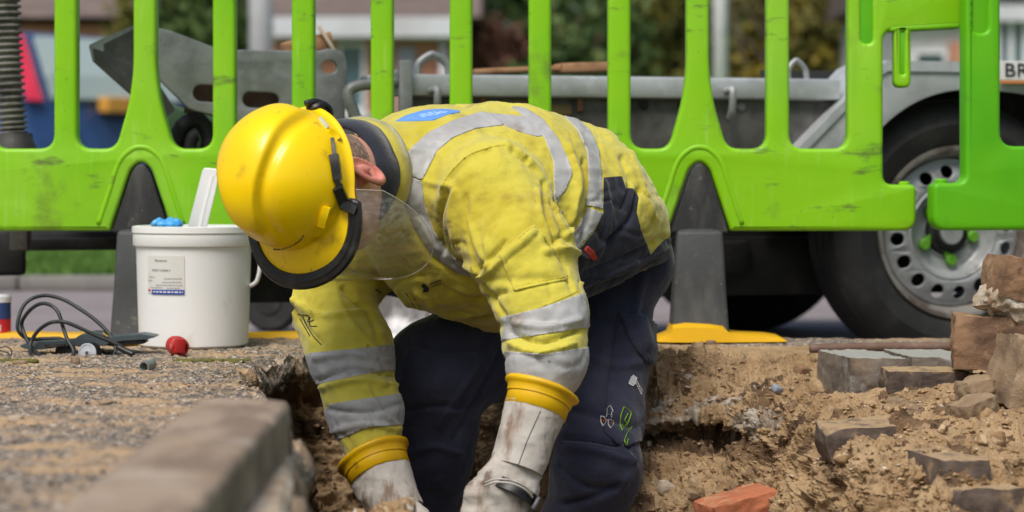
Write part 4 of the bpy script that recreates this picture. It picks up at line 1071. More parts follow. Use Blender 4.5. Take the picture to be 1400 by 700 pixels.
# ------------------------------------------------------------------ green plastic barriers
def bar_shape(sx=1.0):
    return None
BD = 4.74
def q2l(px, py): return ((px - 575) / 675.0, -(py - 470) / 675.0)
def ql(pts): return [q2l(*p) for p in pts]
def make_barrier():
    root = thing("pedestrian_barrier", "tall bright green plastic barrier on black rubber feet behind the worker", "barrier", (0, 0, 0))
    half = []
    # right half outline in photo pixels (575 is the middle)
    outl = [(1022, 325), (1250, 325), (1250, 262), (1205, 262), (1205, 62), (1212, 52), (1313, 46), (1313, -18), (1205, -30), (1205, -205)]
    rad = [.0, .028, .012, .02, .022, .01, .012, .012, .02, .03]
    left = [(1150 - x, y) for x, y in outl[::-1]]
    lr = rad[::-1]
    # left end has a plain post: no arm, hook underneath
    left = [(-55, -205), (-55, 262), (-100, 262), (-100, 325)]; lr = [.03, .02, .012, .028]
    notch = lambda c: [(c - 42, 325), (c - 14, 240), (c, 229), (c + 14, 240), (c + 42, 325)]
    pts = left + notch(195) + notch(955) + outl[1:]
    rads = lr + [.004, .012, .02, .012, .004] * 2 + rad[1:]
    out2 = round_poly(ql(pts), rads, 5)
    bars = [92, 200, 308, 415.5, 523, 630.5, 738, 846, 953, 1062]
    holes = []
    edges_l = [-7] + [b + 15.5 for b in bars]; edges_r = [b - 15.5 for b in bars] + [1157]
    for k in range(len(edges_l)):
        a, b = edges_l[k], edges_r[k]
        lf = k > 0 and bars[k - 1] in (200, 953); rf = k < len(bars) and bars[k] in (200, 953)
        h = []
        a1, b1 = a, b
        h += [(a1, -150)]
        if lf: h += [(a1, 105), (a1 + 6, 150), (a1 + 15, 182)]; h += [(a1 + 24, 213)]
        else: h += [(a1, 213)]
        if rf: h += [(b1 - 24, 213), (b1 - 15, 182), (b1 - 6, 150), (b1, 105)]
        else: h += [(b1, 213)]
        h += [(b1, -150)]
        rl = [.03] + ([.03, .03, .03, .032] if lf else [.030]) + ([.032, .03, .03, .03] if rf else [.030]) + [.03]
        holes.append(round_poly(ql(h), rl, 6))
    holes.append(round_poly(ql([(1175, -130), (1175, 70), (1191, 70), (1191, -130)]), .012, 5))
    holes.append(round_poly(ql([(-46, -130), (-46, 62), (-24, 62), (-24, -130)]), .014, 5))
    V, F = shape2d(out2, holes, .046, .0085, 3)
    def W(V): return np.stack([V[:, 0], V[:, 2] - .023, V[:, 1]], 1)
    build("panel", W(V), F, M_green, root, angle=50)
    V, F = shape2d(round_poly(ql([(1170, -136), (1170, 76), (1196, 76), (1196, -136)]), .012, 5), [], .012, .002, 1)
    V = W(V); V[:, 1] += .006; build("recess", V, F, M_green_shaded, root)
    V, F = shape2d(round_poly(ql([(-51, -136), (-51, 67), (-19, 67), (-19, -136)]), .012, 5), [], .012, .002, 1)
    V = W(V); V[:, 1] += .006; build("recess", V, F, M_green_shaded, root)
    x, z = q2l(-85, 261); build("lug", *lathe([(0, 0), (.013, 0), (.013, .007), (.010, .010), (0, .010)], (x, 0, z - .003), (0, 0, 1), 18), M_green, root, angle=40)
    V, F = shape2d(round_poly(ql([(1220, 46), (1243, 46), (1243, 130), (1220, 130)]), [.004, .004, .014, .014], 5), [round_poly(ql([(1229, 52), (1234, 52), (1234, 112), (1229, 112)]), .003, 3)], .034, .006, 2)
    V = W(V); build("link_pin", V, F, M_green, root, angle=50)
    V, F = shape2d(ql([(1224, 50), (1240, 50), (1240, 118), (1224, 118)]), [], .01, .001, 1); V = W(V); V[:, 1] += .004; build("pin_web", V, F, M_green_shaded, root)
    V, F = shape2d(round_poly(ql([(1214, 46.5), (1310, 41), (1310, 49), (1214, 54)]), .004, 3), [], .054, .004, 2); build("arm_flange", W(V), F, M_green, root, angle=50)
    x, z = q2l(1236, 261); build("lug", *lathe([(0, 0), (.011, 0), (.011, .006), (.009, .008), (0, .008)], (x, 0, z - .003), (0, 0, 1), 18), M_green, root, angle=40)
    for c in (195, 955):
        # raised arch lip round the foot recess
        ar = [(c - 58, 316), (c - 44, 274), (c - 30, 232), (c - 14, 215), (c, 211), (c + 14, 215), (c + 30, 232), (c + 44, 274), (c + 58, 316)]
        pts = spline([(x, -.0222, z) for x, z in ql(ar)], 40)
        V, F = tube(pts, .0055, 8); V[:, 1] = -.0222 + (V[:, 1] + .0222) * .55
        build("arch_lip", V, F, M_green, root)
        ft = ql([(c - 40, 328), (c - 13, 246), (c - 5, 234), (c + 5, 234), (c + 13, 246), (c + 40, 328)])
        V, F = shape2d(round_poly(ft, .008, 4), [], .034, .004, 2); foot = build("foot", W(V), F, M_rubber, root, angle=45)
        rings = []
        for (py, hw, hd) in ((321, 12, .018), (324, 28, .030), (327, 31, .036), (330, 31.5, .038), (400, 35, .044), (462, 39, .052), (466, 40, .054)):
            x0, z0 = q2l(c - hw, py); x1, _ = q2l(c + hw, py)
            rings.append([(x, y, z0) for x, y in round_poly([(x0, -hd), (x1, -hd), (x1, hd), (x0, hd)], .008, 3)])
        V, F = loft(rings); build("foot_block", V, F, M_post, foot, angle=35)
        rv = lathe([(0, 0), (.008, 0), (.006, .004), (0, .004)], (q2l(c, 0)[0], -.0175, q2l(0, 280)[1]), (0, -1, 0), 14); build("rivet", *rv, M_rubber, foot)
    return root
bar = make_barrier()
bar.location = P(575, 470, BD); bar.location.z = 0.0065
ORG[bar.name] = np.array(bar.location)
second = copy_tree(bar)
second["label"] = "green barrier coloured darker as if shaded, cut off by the right edge, overlapping the wheel"
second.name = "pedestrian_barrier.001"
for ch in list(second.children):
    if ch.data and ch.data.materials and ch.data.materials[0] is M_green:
        ch.data = ch.data.copy(); ch.data.materials[0] = M_green_shaded
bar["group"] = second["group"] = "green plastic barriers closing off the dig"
second.location = P(1370, 470, 4.70); second.location.z = 0.010
second.rotation_euler.z = math.radians(9)
second.location.x = P(1268, 0, 4.62)[0] + 1.0 * math.cos(math.radians(9)) + .005; second.location.y = 4.60 + 1.0 * math.sin(math.radians(9)) + .02

# yellow base of the right foot and the long yellow strip
def yfoot(c, label):
    D0 = BD - .04
    t = []
    rings = []
    sec = [(-62, 0, .05), (-55, 6, .062), (-42, 12, .07), (-38, 26, .072), (-20, 29, .074), (10, 27, .074), (30, 24, .072), (38, 14, .07), (55, 11, .066), (90, 9, .06), (108, 6, .056), (117, 0, .05)]
    for dx, h, hd in sec:
        x = P(c + dx, 0, BD)[0]; z1 = .002 + .84 * h / 675
        rings.append([(x, BD - hd, .0), (x, BD - hd * .95, z1 * .8), (x, BD - hd * .7, z1), (x, BD + hd * .7, z1), (x, BD + hd, .0)])
    V, F = loft(rings)
    o = tag(build("barrier_base", V, F, M_yellow_pl, angle=50), label, "barrier base")
    return o
yb = yfoot(955, "yellow plastic base under the right black barrier foot")
V, F = box(P(972, 475, BD - .077) + np.array([0, 0, .004]), (.010, .008, .010), None, .003); build("bolt_head", V, F, M_rust, yb)
rings = []
for px_ in np.linspace(-40, 860, 40):
    x = P(px_, 0, 4.80)[0]; j = .001 * math.sin(px_ * .05)
    rings.append([(x, 4.765, .001), (x, 4.768, .0105 + j), (x, 4.80, .013 + j), (x, 4.825, .0105 + j), (x, 4.83, .001)])
V, F = loft(rings)
tag(build("edging_strip", V, F, M_yellow_pl, angle=50), "long flat yellow plastic strip along the pavement edge behind the bucket", "edging strip")
# ------------------------------------------------------------------ bucket with scraper and blue glove
BKD = 4.55
b0 = P(265, 474, BKD); b0[2] = 0.002
k_ = BKD / FPX
bucket = thing("bucket", "white lidless plastic bucket with a small paper label standing on the tarmac", "bucket", tuple(b0))
H = .232; r0 = 74 * k_; r1 = 79 * k_
prof = [(0, 0), (r0 - .006, 0), (r0, .005), (r0 + .25 * (r1 - r0), H * .25), (r0 + .8 * (r1 - r0), H * .8), (r1 - .0005, H - .038), (r1 + .0040, H - .0365), (r1 + .0048, H - .035), (r1 + .0048, H - .016), (r1 + .0035, H - .015), (r1 + .0035, H - .012), (r1 + .0065, H - .011), (r1 + .0065, H), (r1 + .001, H + .0015), (r1 - .004, H), (r1 - .005, H - .02), (r0 - .004, .02), (0, .02)]
V, F = lathe(prof, b0, (0, 0, 1), 72)
build("shell", V, F, M_bucket, bucket, angle=40)
a = math.radians(-10)
hp = [b0 + np.array([r1 + .002, -.01, H - .045]), b0 + np.array([r1 + .012, -.012, H - .05]), b0 + np.array([r1 + .018, -.014, H - .075]), b0 + np.array([r1 + .012, -.014, H - .105]), b0 + np.array([r1 - .002, -.012, H - .115])]
V, F = tube(spline(hp, 22), .0042, 10); V[:, 1] = hp[0][1] + (V[:, 1] - hp[0][1]) * 1.6; build("handle", V, F, M_white_pl, bucket)
# label wrapped on the shell
def wrap(px0, py0, px1, py1, off, nu=10):
    g = []
    for py in (py1, py0):
        row = []
        for px in np.linspace(px0, px1, nu):
            z = P(px, py, BKD - r1)[2]; fz = z / H; rr_ = r0 + (r1 - r0) * fz + off
            x = (px - 265) * (BKD - r1) / FPX; x = max(-rr_ * .99, min(rr_ * .99, x))
            row.append((b0[0] + x, b0[1] - math.sqrt(rr_ ** 2 - x ** 2), z))
        g.append(row)
    V = np.array(g).reshape(-1, 3); F = [(i, i + 1, nu + i + 1, nu + i) for i in range(nu - 1)]
    return V, F
lb = build("label", *wrap(210, 350, 263, 402, .0012), M_label, bucket)
build("blue_band", *wrap(215.5, 396.5, 263, 403, .0018), M_blue_pr, lb)
build("red_logo", *wrap(210, 396, 213.5, 399, .0018), M_red_pr, lb)
def wrap_text(s, cx_, cy_, size, off, m, nm, par):
    V, F = text_mesh(s, size)
    px = cx_ + V[:, 0] / k_ * 1.03; py = cy_ - V[:, 1] / k_ * 1.03
    out = []
    for a_, b_ in zip(px, py):
        z = P(a_, b_, BKD - r1)[2]; rr_ = r0 + (r1 - r0) * z / H + off; x = (a_ - 265) * (BKD - r1) / FPX
        out.append((b0[0] + x, b0[1] - math.sqrt(max(rr_ ** 2 - x ** 2, 0)), z))
    build(nm, out, F, m, par, smooth=False)
wrap_text("Facement", 229.5, 356.5, .0064, .0022, M_dark_pr, "lettering", lb)
wrap_text("POST CLEAR 5", 230, 370, .0058, .0022, M_dark_pr, "lettering", lb)
mgrey = mat("faint_print", (0.36, 0.36, 0.36), 0.7)
mb = MB()
for (a_, b_, c_) in ((234, 259, 381), (231, 260, 386), (222, 260, 390), (211, 220, 379), (210, 216, 384), (214, 232, 393.5), (238, 258, 394)):
    x = a_
    while x < b_ - 1:
        w_ = random.uniform(1.5, 4); mb.add(*wrap(x, c_ - .6, min(x + w_, b_), c_ + .6, .0021, 3)); x += w_ + .9
mb.build("small_print", mgrey, lb, smooth=False)
mb = MB(); x = 218
while x < 260:
    w_ = random.uniform(2, 5); mb.add(*wrap(x, 398.6, min(x + w_, 261), 400.6, .0026, 3)); x += w_ + 1.6
mb.build("white_print", M_white_pr, lb, smooth=False)
# scraper
e = [(254, 322), (277, 233), (280, 229.5), (298, 231), (300, 236), (295, 262), (280, 322)]
ring = [P(x, y, BKD - .005) for x, y in e]
sc = thing("scraper", "flat white plastic scraper sticking up out of the bucket", "scraper", tuple(P(268, 318, BKD)))
ctr = np.mean(ring, 0)
def off_ring(r, s, dy): return [ctr + (p - ctr) * s + np.array([0, dy, 0]) for p in r]
V, F = loft([off_ring(ring, .96, -.003), off_ring(ring, 1, -.0015), off_ring(ring, 1, .0015), off_ring(ring, .96, .003)]); build("blade", V, F, M_white_pl, sc, angle=30)
V, F = loft([[P(x, y, BKD - .009) for x, y in ((270, 312), (289, 240), (292, 240), (274, 312))], [P(x, y, BKD - .003) for x, y in ((268, 312), (287, 239), (294, 240), (277, 312))]]); build("stiffening_rib", V, F, M_white_pl, sc, angle=30)
# blue glove scrunched over the rim
g = thing("nitrile_glove", "scrunched blue disposable glove lying on the bucket's rim", "glove", tuple(P(230, 308, BKD)))
c_ = P(229, 308, BKD - .03)
V, F = rock(c_, (.028, .022, .008), rot(0, .05, .1), .7, 5, n=12, square=.3, fine=.5); build("palm", V, F, M_blue_cl, g)
for k, (x, y, x2, y2) in enumerate(((216, 306, 208, 308), (222, 304, 212, 303.5), (236, 304, 250, 307), (230, 302, 240, 305), (222, 310, 214, 311))):
    V, F = tube(spline([P(x, y, BKD - .045 + .01 * k), P((x + x2) / 2, (y + y2) / 2 - 2, BKD - .05 + .01 * k), P(x2, y2 + 1, BKD - .04 + .008 * k)], 8), np.array([.006, .007, .006, .007, .006, .005, .004, .002]), 8); build("finger", V, F, M_blue_cl, g)

# ------------------------------------------------------------------ can at the left edge
c0 = P(-3, 462, 4.80); c0[2] = .001
can = thing("paint_can", "red white and blue can at the left edge on the pavement", "can", tuple(c0))
M_canw = mat("can_white", (.7, .7, .7), .4); M_canr = mat("can_red", (.55, .02, .03), .4); M_canb = mat("can_blue", (.03, .06, .18), .4)
R_ = .0265
for nm, z0, z1, m in (("red_band", 0, .038, M_canr), ("blue_band", .038, .072, M_canb)):
    V, F = lathe([(0, z0), (R_, z0 + .0005), (R_, z1), (0, z1)], c0, (0, 0, 1), 32); build(nm, V, F, m, can, angle=40)
V, F = lathe([(0, .0722), (R_ + .001, .0725), (R_ + .001, .084), (R_ - .004, .089), (0, .089)], c0, (0, 0, 1), 32); build("cap", V, F, M_canw, can, angle=40)
V, F = text_mesh("H", .02); V2_ = np.stack([c0[0] + .006 + V[:, 0], c0[1] - np.sqrt(np.maximum((R_ + .0006) ** 2 - (V[:, 0] + .006) ** 2, 0)), c0[2] + .02 + V[:, 1]], 1)
build("lettering", V2_, F, M_canw, can, smooth=False)

# ------------------------------------------------------------------ tool with wheel and looped cable
TD = 4.33
def z2(zx, zy, d=TD): return P(20 + zx / 5, 390 + zy / 5, d)
tool = thing("measuring_tool", "slate grey plastic tool with a round white dial lying on the tarmac", "tool", tuple(z2(500, 540)))
def slab(pts, d0, d1, nm, m, par, sc_=.9):
    r_ = [z2(x, y, (d0 + d1) / 2) for x, y in pts]; c_ = np.mean(r_, 0); th = (d1 - d0)
    V, F = loft([[c_ + (p - c_) * np.array([.97, 1, sc_]) + np.array([0, -th / 2, 0]) for p in r_], [p + np.array([0, -th / 2 + .002, 0]) for p in r_], [p + np.array([0, th / 2 - .002, 0]) for p in r_], [c_ + (p - c_) * np.array([.97, 1, sc_]) + np.array([0, th / 2, 0]) for p in r_]])
    return build(nm, V, F, m, par, angle=35)
slab([(55, 412), (60, 402), (190, 378), (410, 366), (412, 404), (200, 434), (90, 430)], 4.345, 4.40, "handle", M_slate, tool)
slab([(380, 400), (420, 366), (470, 330), (540, 315), (600, 318), (670, 345), (690, 378), (640, 405), (470, 412)], 4.335, 4.405, "body", M_slate, tool)
slab([(660, 346), (880, 325), (965, 340), (972, 350), (930, 361), (760, 372), (660, 385)], 4.345, 4.41, "blade", M_slate, tool)
slab([(580, 385), (760, 372), (890, 368), (906, 384), (890, 396), (740, 402), (600, 408)], 4.35, 4.40, "sole", M_black_pl, tool)
slab([(200, 405), (345, 398), (345, 412), (210, 428)], 4.336, 4.344, "slot", M_black_pl, tool)
slab([(640, 402), (850, 398), (850, 412), (740, 418), (650, 412)], 4.37, 4.40, "yellow_insert", M_yellow_pl, tool)
slab([(600, 318), (628, 340), (640, 352), (630, 350), (606, 330)], 4.331, 4.334, "yellow_trim", M_yellow_pl, tool)
wc = z2(506, 462, 4.325); rw = 72 / 5 * TD / FPX
V, F = lathe([(0, -.014), (rw, -.014), (rw + .0005, -.010), (rw + .0005, .002), (rw - .001, .004), (0, .004)], wc, (-.28, -.95, .05), 40); dial = build("dial", V, F, M_black_pl, tool, angle=40)
V, F = lathe([(0, .0045), (rw * .93, .0045), (rw * .93, .006), (rw * .80, .0068), (rw * .76, .0056), (rw * .3, .0060), (rw * .27, .0075), (0, .0075)], wc, (-.28, -.95, .05), 40); build("face", V, F, M_dial, dial, angle=25)
V, F = lathe([(0, .0076), (rw * .17, .0076), (rw * .15, .009), (0, .009)], wc, (-.28, -.95, .05), 20); build("screw", V, F, M_dsteel, dial, angle=30)
V, F = lathe([(0, -.012), (.0155, -.012), (.017, -.006), (.017, .006), (.0155, .012), (0, .012)], z2(350, 450, 4.37), (-.28, -.95, .05), 32); build("rear_wheel", V, F, M_black_pl, tool, angle=40)
V, F = rock(z2(735, 470, 4.35), (.013, .012, .011), None, .3, 12, n=8, square=.4, fine=.1); build("clamp", V, F, M_black_pl, tool)
path = [(818, 462, 4.31), (760, 440, 4.31), (690, 398, 4.31), (560, 345, 4.31), (420, 280, 4.31), (330, 250, 4.31), (240, 258, 4.32), (160, 312, 4.33), (112, 390, 4.33), (108, 470, 4.31), (140, 540, 4.27), (210, 563, 4.25), (300, 560, 4.255), (365, 530, 4.27), (402, 480, 4.29), (395, 430, 4.30), (360, 370, 4.31), (330, 285, 4.32), (300, 190, 4.33), (250, 138, 4.34), (180, 126, 4.35), (110, 165, 4.36), (55, 240, 4.37), (55, 300, 4.37), (100, 400, 4.35), (160, 470, 4.32), (240, 518, 4.30), (330, 522, 4.30), (385, 490, 4.33), (372, 420, 4.36), (320, 368, 4.38), (200, 366, 4.38), (100, 368, 4.37), (38, 330, 4.36), (20, 270, 4.36), (50, 160, 4.37), (110, 96, 4.38), (210, 70, 4.39), (330, 97, 4.39), (450, 165, 4.38), (560, 245, 4.37), (640, 325, 4.36), (685, 395, 4.35), (685, 460, 4.34), (650, 500, 4.34), (590, 508, 4.35)]
V, F = tube(spline([z2(*p) for p in path], 330), .0036, 9)
tag(build("cable", V, F, M_cable), "black cable coiled in loops over the grey tool", "cable")
V, F = tube(spline([z2(700, 420, 4.31), z2(760, 450, 4.305), z2(815, 475, 4.30)], 8), np.linspace(.005, .0056, 8), 10)
tag(build("cable_plug", V, F, M_black_pl), "black plug end of the cable beside the red cap", "plug")
# red cap
rc = P(243.5 - .5, 476, 4.30); rc[2] = .019
cap = thing("red_cap", "small red plastic cap lying on its side in front of the bucket", "cap", (rc[0], rc[1], 0))
ax_ = nrm((.55, -.80, -.12))
V, F = lathe([(0, -.022), (.010, -.022), (.0165, -.017), (.0185, -.006), (.0185, .004), (.0165, .006), (.0165, .014), (.0125, .014), (.0125, -.004), (0, -.006)], rc, ax_, 36); build("shell", V, F, M_red_pl, cap, angle=40)
V, F = box(rc + np.array([.006, -.016, .002]), (.010, .006, .0135), rot(0, .1, .5), .003); build("tab", V, F, M_red_pl, cap, angle=40)
V, F = lathe([(0, 0), (.0055, 0), (.0055, .012), (0, .012)], rc + ax_ * -.003, ax_, 14); build("pin", V, F, M_black_pl, cap)
# grey pipe stub
pc = P(202, 513, 3.98); pc[2] = .0095
V, F = lathe([(.0075, -.014), (.0095, -.014), (.0095, .014), (.0075, .014), (.0075, -.014)], pc, (-.35, -1, -.10), 24)
tag(build("pipe_stub", V, F[:-2] if len(F) > 96 else F, M_greymetal, angle=40), "short grey hollow pipe stub lying alone on the tarmac", "pipe")
# wire twist at left edge
pts = [P(x, y, 4.28) for x, y in ((-14, 490), (-4, 478), (8, 474), (16, 480), (12, 490), (0, 494), (-10, 488), (-2, 480), (10, 482), (14, 488))]
V, F = tube(spline(pts, 60), .0012, 6); tag(build("wire", V, F, M_cable), "thin dark wire twisted into loops at the left edge", "wire")
# small twigs and flat flakes on the left tarmac
for k, (px, py, hx_, hz_, lab) in enumerate(((27, 495, .012, .004, "flat pinkish stone chip at the left edge of the tarmac"), (147, 552, .012, .004, "dark flat flake lying on the tarmac in front of the cable"), (103, 494, .010, .007, "brown clod under the loops of black cable"), (22, 575, .010, .006, "pale pebble near the left edge of the tarmac"))):
    d_ = 3200 * .33 / (py - 242 + 3); c_ = P(px, py, d_); c_[2] = hz_ * .7
    V, F = rock(c_, (hx_, hx_ * .7, hz_), rot(0, 0, k), .4, 40 + k, n=6, square=.5); tag(build("stone", V, F, [M_stone, M_dpaver, M_stone, M_rubble][k]), lab, "stone")

# white sheeting behind the worker
gx, gy = np.meshgrid(np.linspace(0, 1, 40), np.linspace(0, 1, 30), indexing='ij')
u_, v_ = gx.ravel(), gy.ravel()
V = np.stack([P(496, 0, 4.5)[0] + u_ * .125, 4.50 + .05 * u_ + .02 * np.sin(u_ * 5), .004 + .105 * v_ * (1 - .25 * u_)], 1)
V[:, 1] += .02 * fbm(V, 22, 3, 5) + .03 * np.sin(v_ * PI); 
fr = grid_faces(40, 30); Vb = V + np.array([0, .006, 0])
bag = MB(); bag.add(V, fr); bag.add(Vb, fr[:, ::-1])
tag(bag.build("white_sheet", M_bag), "crumpled white plastic sheet standing behind the worker's far arm", "sheet")

# ------------------------------------------------------------------ foreground kerb stone and edge slab (out of focus)
e = np.array
far_l, far_r = P(268, 536, 2.80), P(384, 553, 2.72)
ne_l, ne_r = P(40, 690, 1.95), P(300, 735, 1.80)
top = .0
kz = lambda p, z: np.array([p[0], p[1], z])
axk = nrm(kz(ne_l + ne_r, 0) - kz(far_l + far_r, 0))
Lk = 1.1; wv = kz(far_r - far_l, 0); wdt = np.linalg.norm(wv)
acr = nrm(np.cross(axk, [0, 0, 1.0]));
if acr[0] < 0: acr = -acr
fz = (far_l[2] + far_r[2]) / 2
o_ = (kz(far_l, 0) + kz(far_r, 0)) / 2
sect = [(-.062, .0), (-.064, fz * .45), (-.060, fz * .75), (-.046, fz * .93), (-.022, fz * 1.0), (.035, fz * 1.0), (.054, fz * .985), (.061, fz * .93), (.064, fz * .75), (.066, 0)]
sfine = np.array(spline([(a_, 0, b_) for a_, b_ in sect], 40))
rings = []
for s in np.linspace(0, Lk, 60):
    c_ = o_ + axk * s
    rings.append(np.array([c_ + acr * q_[0] + np.array([0, 0, max(q_[2], .0)]) for q_ in sfine]))
Vk = np.concatenate(rings)
Vk[:, 2] -= .006 * sstep(.1, .5, fbm(Vk, 22, 3, 9)) * (Vk[:, 2] > .03); Vk += np.stack([0 * Vk[:, 0], .001 * fbm(Vk, 12, 3, 3), .003 * fbm(Vk, 9, 4, 2) * (Vk[:, 2] > .01)], 1)
we_ = sstep(.10, .0, (Vk - o_) @ axk)[:, None]; Vk += axk * we_ * (.028 * fbm(Vk, 20, 4, 12)[:, None] + .012)
_, F = loft(rings)
tag(build("kerbstone", Vk, F, M_kerb, angle=50), "big blurred brown kerb stone lying in the foreground at lower left", "kerb stone")
# slab edge under it, along the trench
pts = [(388, 575), (403, 612), (398, 660), (392, 720)]
rt = np.array([kz(P(x, y, .33 * 3200 / (y - 242)), 0) for x, y in pts]); 
rt = np.array(spline(rt, 24)); lt = rt + np.array([-.055, -.01, 0]); rings = []
for a_, b_ in zip(lt, rt):
    rings.append([kz(a_, -.12), kz(a_, .010), kz(a_ * .15 + b_ * .85, .012), kz(b_, .004), kz(b_ + [.004, 0, 0], -.12)])
rings = [np.array(r) + .004 * np.stack([fbm(np.array(r), 30, 2, 4)] * 3, 1) for r in rings]
V, F = loft(rings); tag(build("edging_stone", V, F, M_rubble, angle=40), "pale concrete edging at the lip of the trench beside the kerb stone", "edging stone")

V, F = rock(P(366, 622, 2.72), (.018, .03, .042), rot(0, .02, .5), .12, 77, n=9, square=.95)  # block added to stand in for the kerb stone's dark end face
tag(build("brick", V, F, mat("purple_brown_end_face", (.13, .075, .065), .85, layers=[((.07, .045, .04), 14, .45, .65, 6), ((.24, .18, .13), 20, .56, .7, 6)])), "dark purple brown brick end wedged under the kerb stone", "brick")
# ------------------------------------------------------------------ pavers, bricks and rubble at the right
def brick(nm, lab, cat, px, py, d, h, R, m, seed, rough=.10, sq=.93, n=18, fine=.08, group=None, sink=0.0):
    c_ = P(px, py, d) - np.array([0, 0, sink])
    V, F = rock(c_, h, R, rough * 1.2, seed, n=max(n, 16), square=sq, fine=max(fine, .09))
    return tag(build(nm, V, F, m, angle=45), lab, cat, group)
G = "pavers and bricks left standing at the trench edge"
brick("paver", "grey paver with a clean top at the left end of the top row", "paver", 1178, 512, 4.13, (.052, .10, .036), rot(0, .02, math.radians(9)), M_paver, 1, .06, .97, group=G)
brick("paver", "grey paver with a clean top under the rusty bar, right of the first grey paver", "paver", 1268, 509, 4.17, (.055, .095, .034), rot(0, .01, math.radians(6)), M_paver, 2, .06, .97, group=G)
brick("paver", "narrow brown soiled paver in front of the second grey paver", "paver", 1264, 522, 4.00, (.072, .035, .022), rot(0.05, .02, math.radians(4)), M_dpaver, 3, .12, .9, group=G)
brick("paver", "dark soiled paver with an upright black face below the grey pavers", "paver", 1168, 597, 3.76 + .0, (.058, .05, .028), rot(0.05, -.05, math.radians(5)), M_dpaver, 4, .14, .93, group=G, sink=.006)
brick("paver", "pale topped block with a tall dark face at the bottom right", "paver", 1292, 668, 3.50, (.038, .075, .060), rot(0, .02, math.radians(14)), M_dpaver, 5, .14, .93, group=G, sink=.008)
brick("paver", "low wide soiled block at the bottom right corner", "paver", 1338, 690, 3.42, (.052, .05, .040), rot(0, .0, math.radians(10)), M_dpaver, 6, .14, .92, group=G, sink=.010)
brick("paver", "half buried flat paver behind the dark upright one", "paver", 1240, 588, 3.86, (.075, .055, .022), rot(0.04, .02, .1), M_dpaver, 7, .15, .9, group=G, sink=.008)
G2 = "bricks and stones heaped at the right edge"
brick("brick", "brown muddy brick lying level in the middle of the heap", "brick", 1356, 467, 3.98, (.066, .05, .046), rot(0, .02, math.radians(-8)), M_brick, 11, .10, .92, group=G2)
brick("brick", "tilted brown brick on the very top of the heap at the right edge", "brick", 1394, 384, 3.96, (.052, .05, .036), rot(0, math.radians(13), math.radians(10)), M_brick, 12, .16, .85, group=G2)
brick("rubble_lump", "pale crumbly concrete lump between the two brown bricks", "rubble", 1374, 413, 3.96, (.036, .045, .026), rot(0, math.radians(28), .2), M_rubble, 13, .45, .6, 16, .22, group=G2)
brick("stone", "large smooth brown stone leaning at the right edge below the bricks", "stone", 1398, 512, 3.84, (.038, .06, .062), rot(0, math.radians(14), .2), M_stone, 14, .25, .72, 12, group=G2)
brick("stone", "dark lumpy stone just left of the leaning stone", "stone", 1338, 534, 3.86, (.032, .035, .020), rot(0, -.1, .3), M_stone, 15, .35, .6, 12, .1, group=G2)
brick("stone", "wedge shaped olive brown stone under the dark lumpy stone", "stone", 1330, 563, 3.80, (.033, .03, .021), rot(0, math.radians(-16), .5), M_stone, 16, .2, .8, 10, group=G2)
brick("stone", "pale grey stone at the foot of the leaning stone", "stone", 1374, 588, 3.72, (.022, .03, .018), rot(0, .3, .3), M_rubble, 17, .35, .6, 12, .1, group=G2)
brick("stone", "small brown stone on the soil left of the wedge shaped stone", "stone", 1232, 552, 3.88, (.018, .02, .011), rot(0, .3, .3), M_stone, 18, .3, .7, 8, group=G2, sink=.002)
brick("stone", "small sandy stone beside the small brown stone", "stone", 1250, 564, 3.84, (.012, .014, .011), rot(0, .2, .9), M_stone, 19, .3, .6, 8, group=G2, sink=.001)
brick("brick", "orange red brick end poking up at the bottom of the trench", "brick", 1008, 700, 3.92, (.062, .05, .030), rot(0, math.radians(-12), math.radians(20)), M_redbrick, 20, .18, .85, 12, group=G2)
c_ = on_terrain(910, 668); V, F = rock(c_, (.013, .014, .012), rot(.3, .2, .5), .3, 51, n=9, square=.5); tag(build("stone", V, F, M_rubble), "small pale stone in the soil left of the red brick", "stone")
c_ = on_terrain(1062, 534); V, F = rock(c_ + [0, 0, .003], (.0085, .009, .006), rot(.3, .2, .5), .3, 52, n=7, square=.6); tag(build("stone", V, F, mat("blue_grey_stone", (.25, .28, .32), .7)), "small blue grey stone on the sandy slope", "stone")
c_ = on_terrain(1097, 508); V, F = rock(c_ + [0, 0, .0], (.013, .012, .011), rot(.3, .2, .5), .3, 53, n=7, square=.6); tag(build("stone", V, F, M_brick), "round brown stone near the top of the sandy slope", "stone")
c_ = on_terrain(945, 676); V, F = rock(c_, (.012, .012, .008), rot(.3, .2, .5), .3, 54, n=7, square=.6); tag(build("stone", V, F, M_stone), "flat stone touching the left side of the red brick", "stone")
for k in range(70):
    px_, py_ = RNG.uniform(1150, 1390), RNG.uniform(500, 690)
    c_ = on_terrain(px_, py_); r_ = .003 + .009 * RNG.random() ** 2
    V, F = rock(c_, (r_, r_ * RNG.uniform(.7, 1.2), r_ * .7), rot(*RNG.uniform(0, 3, 3)), .35, 600 + k, n=5, square=.5)
    if k == 0: lump = MB()
    lump.add(V, F)
tag(lump.build("soil_lumps", M_crumb), "small lumps of soil scattered among the pavers", "soil lumps", kind="stuff")
# rusty bar
pts = np.array(spline([P(1107, 476.5, 4.36), P(1200, 474.5, 4.36), P(1310, 474, 4.36)], 40))
V, F = tube(pts, .0085 + .0008 * fbm(pts, 40, 2, 3), 14); V += .0004 * fbm(V, 150, 2, 4)[:, None]
bar_ = thing("steel_bar", "rusty round steel bar lying along the top of the pavers", "bar", tuple(pts[20] - [0, 0, .0085]))
build("shaft", V, F, M_rust, bar_)
V, F = lathe([(0, 0), (.011, 0), (.011, .012), (.0125, .013), (.0125, .02), (0, .02)], pts[-1] - [.012, 0, 0], (1, 0, 0), 18); build("socket", V, F, M_dsteel, bar_, angle=40)
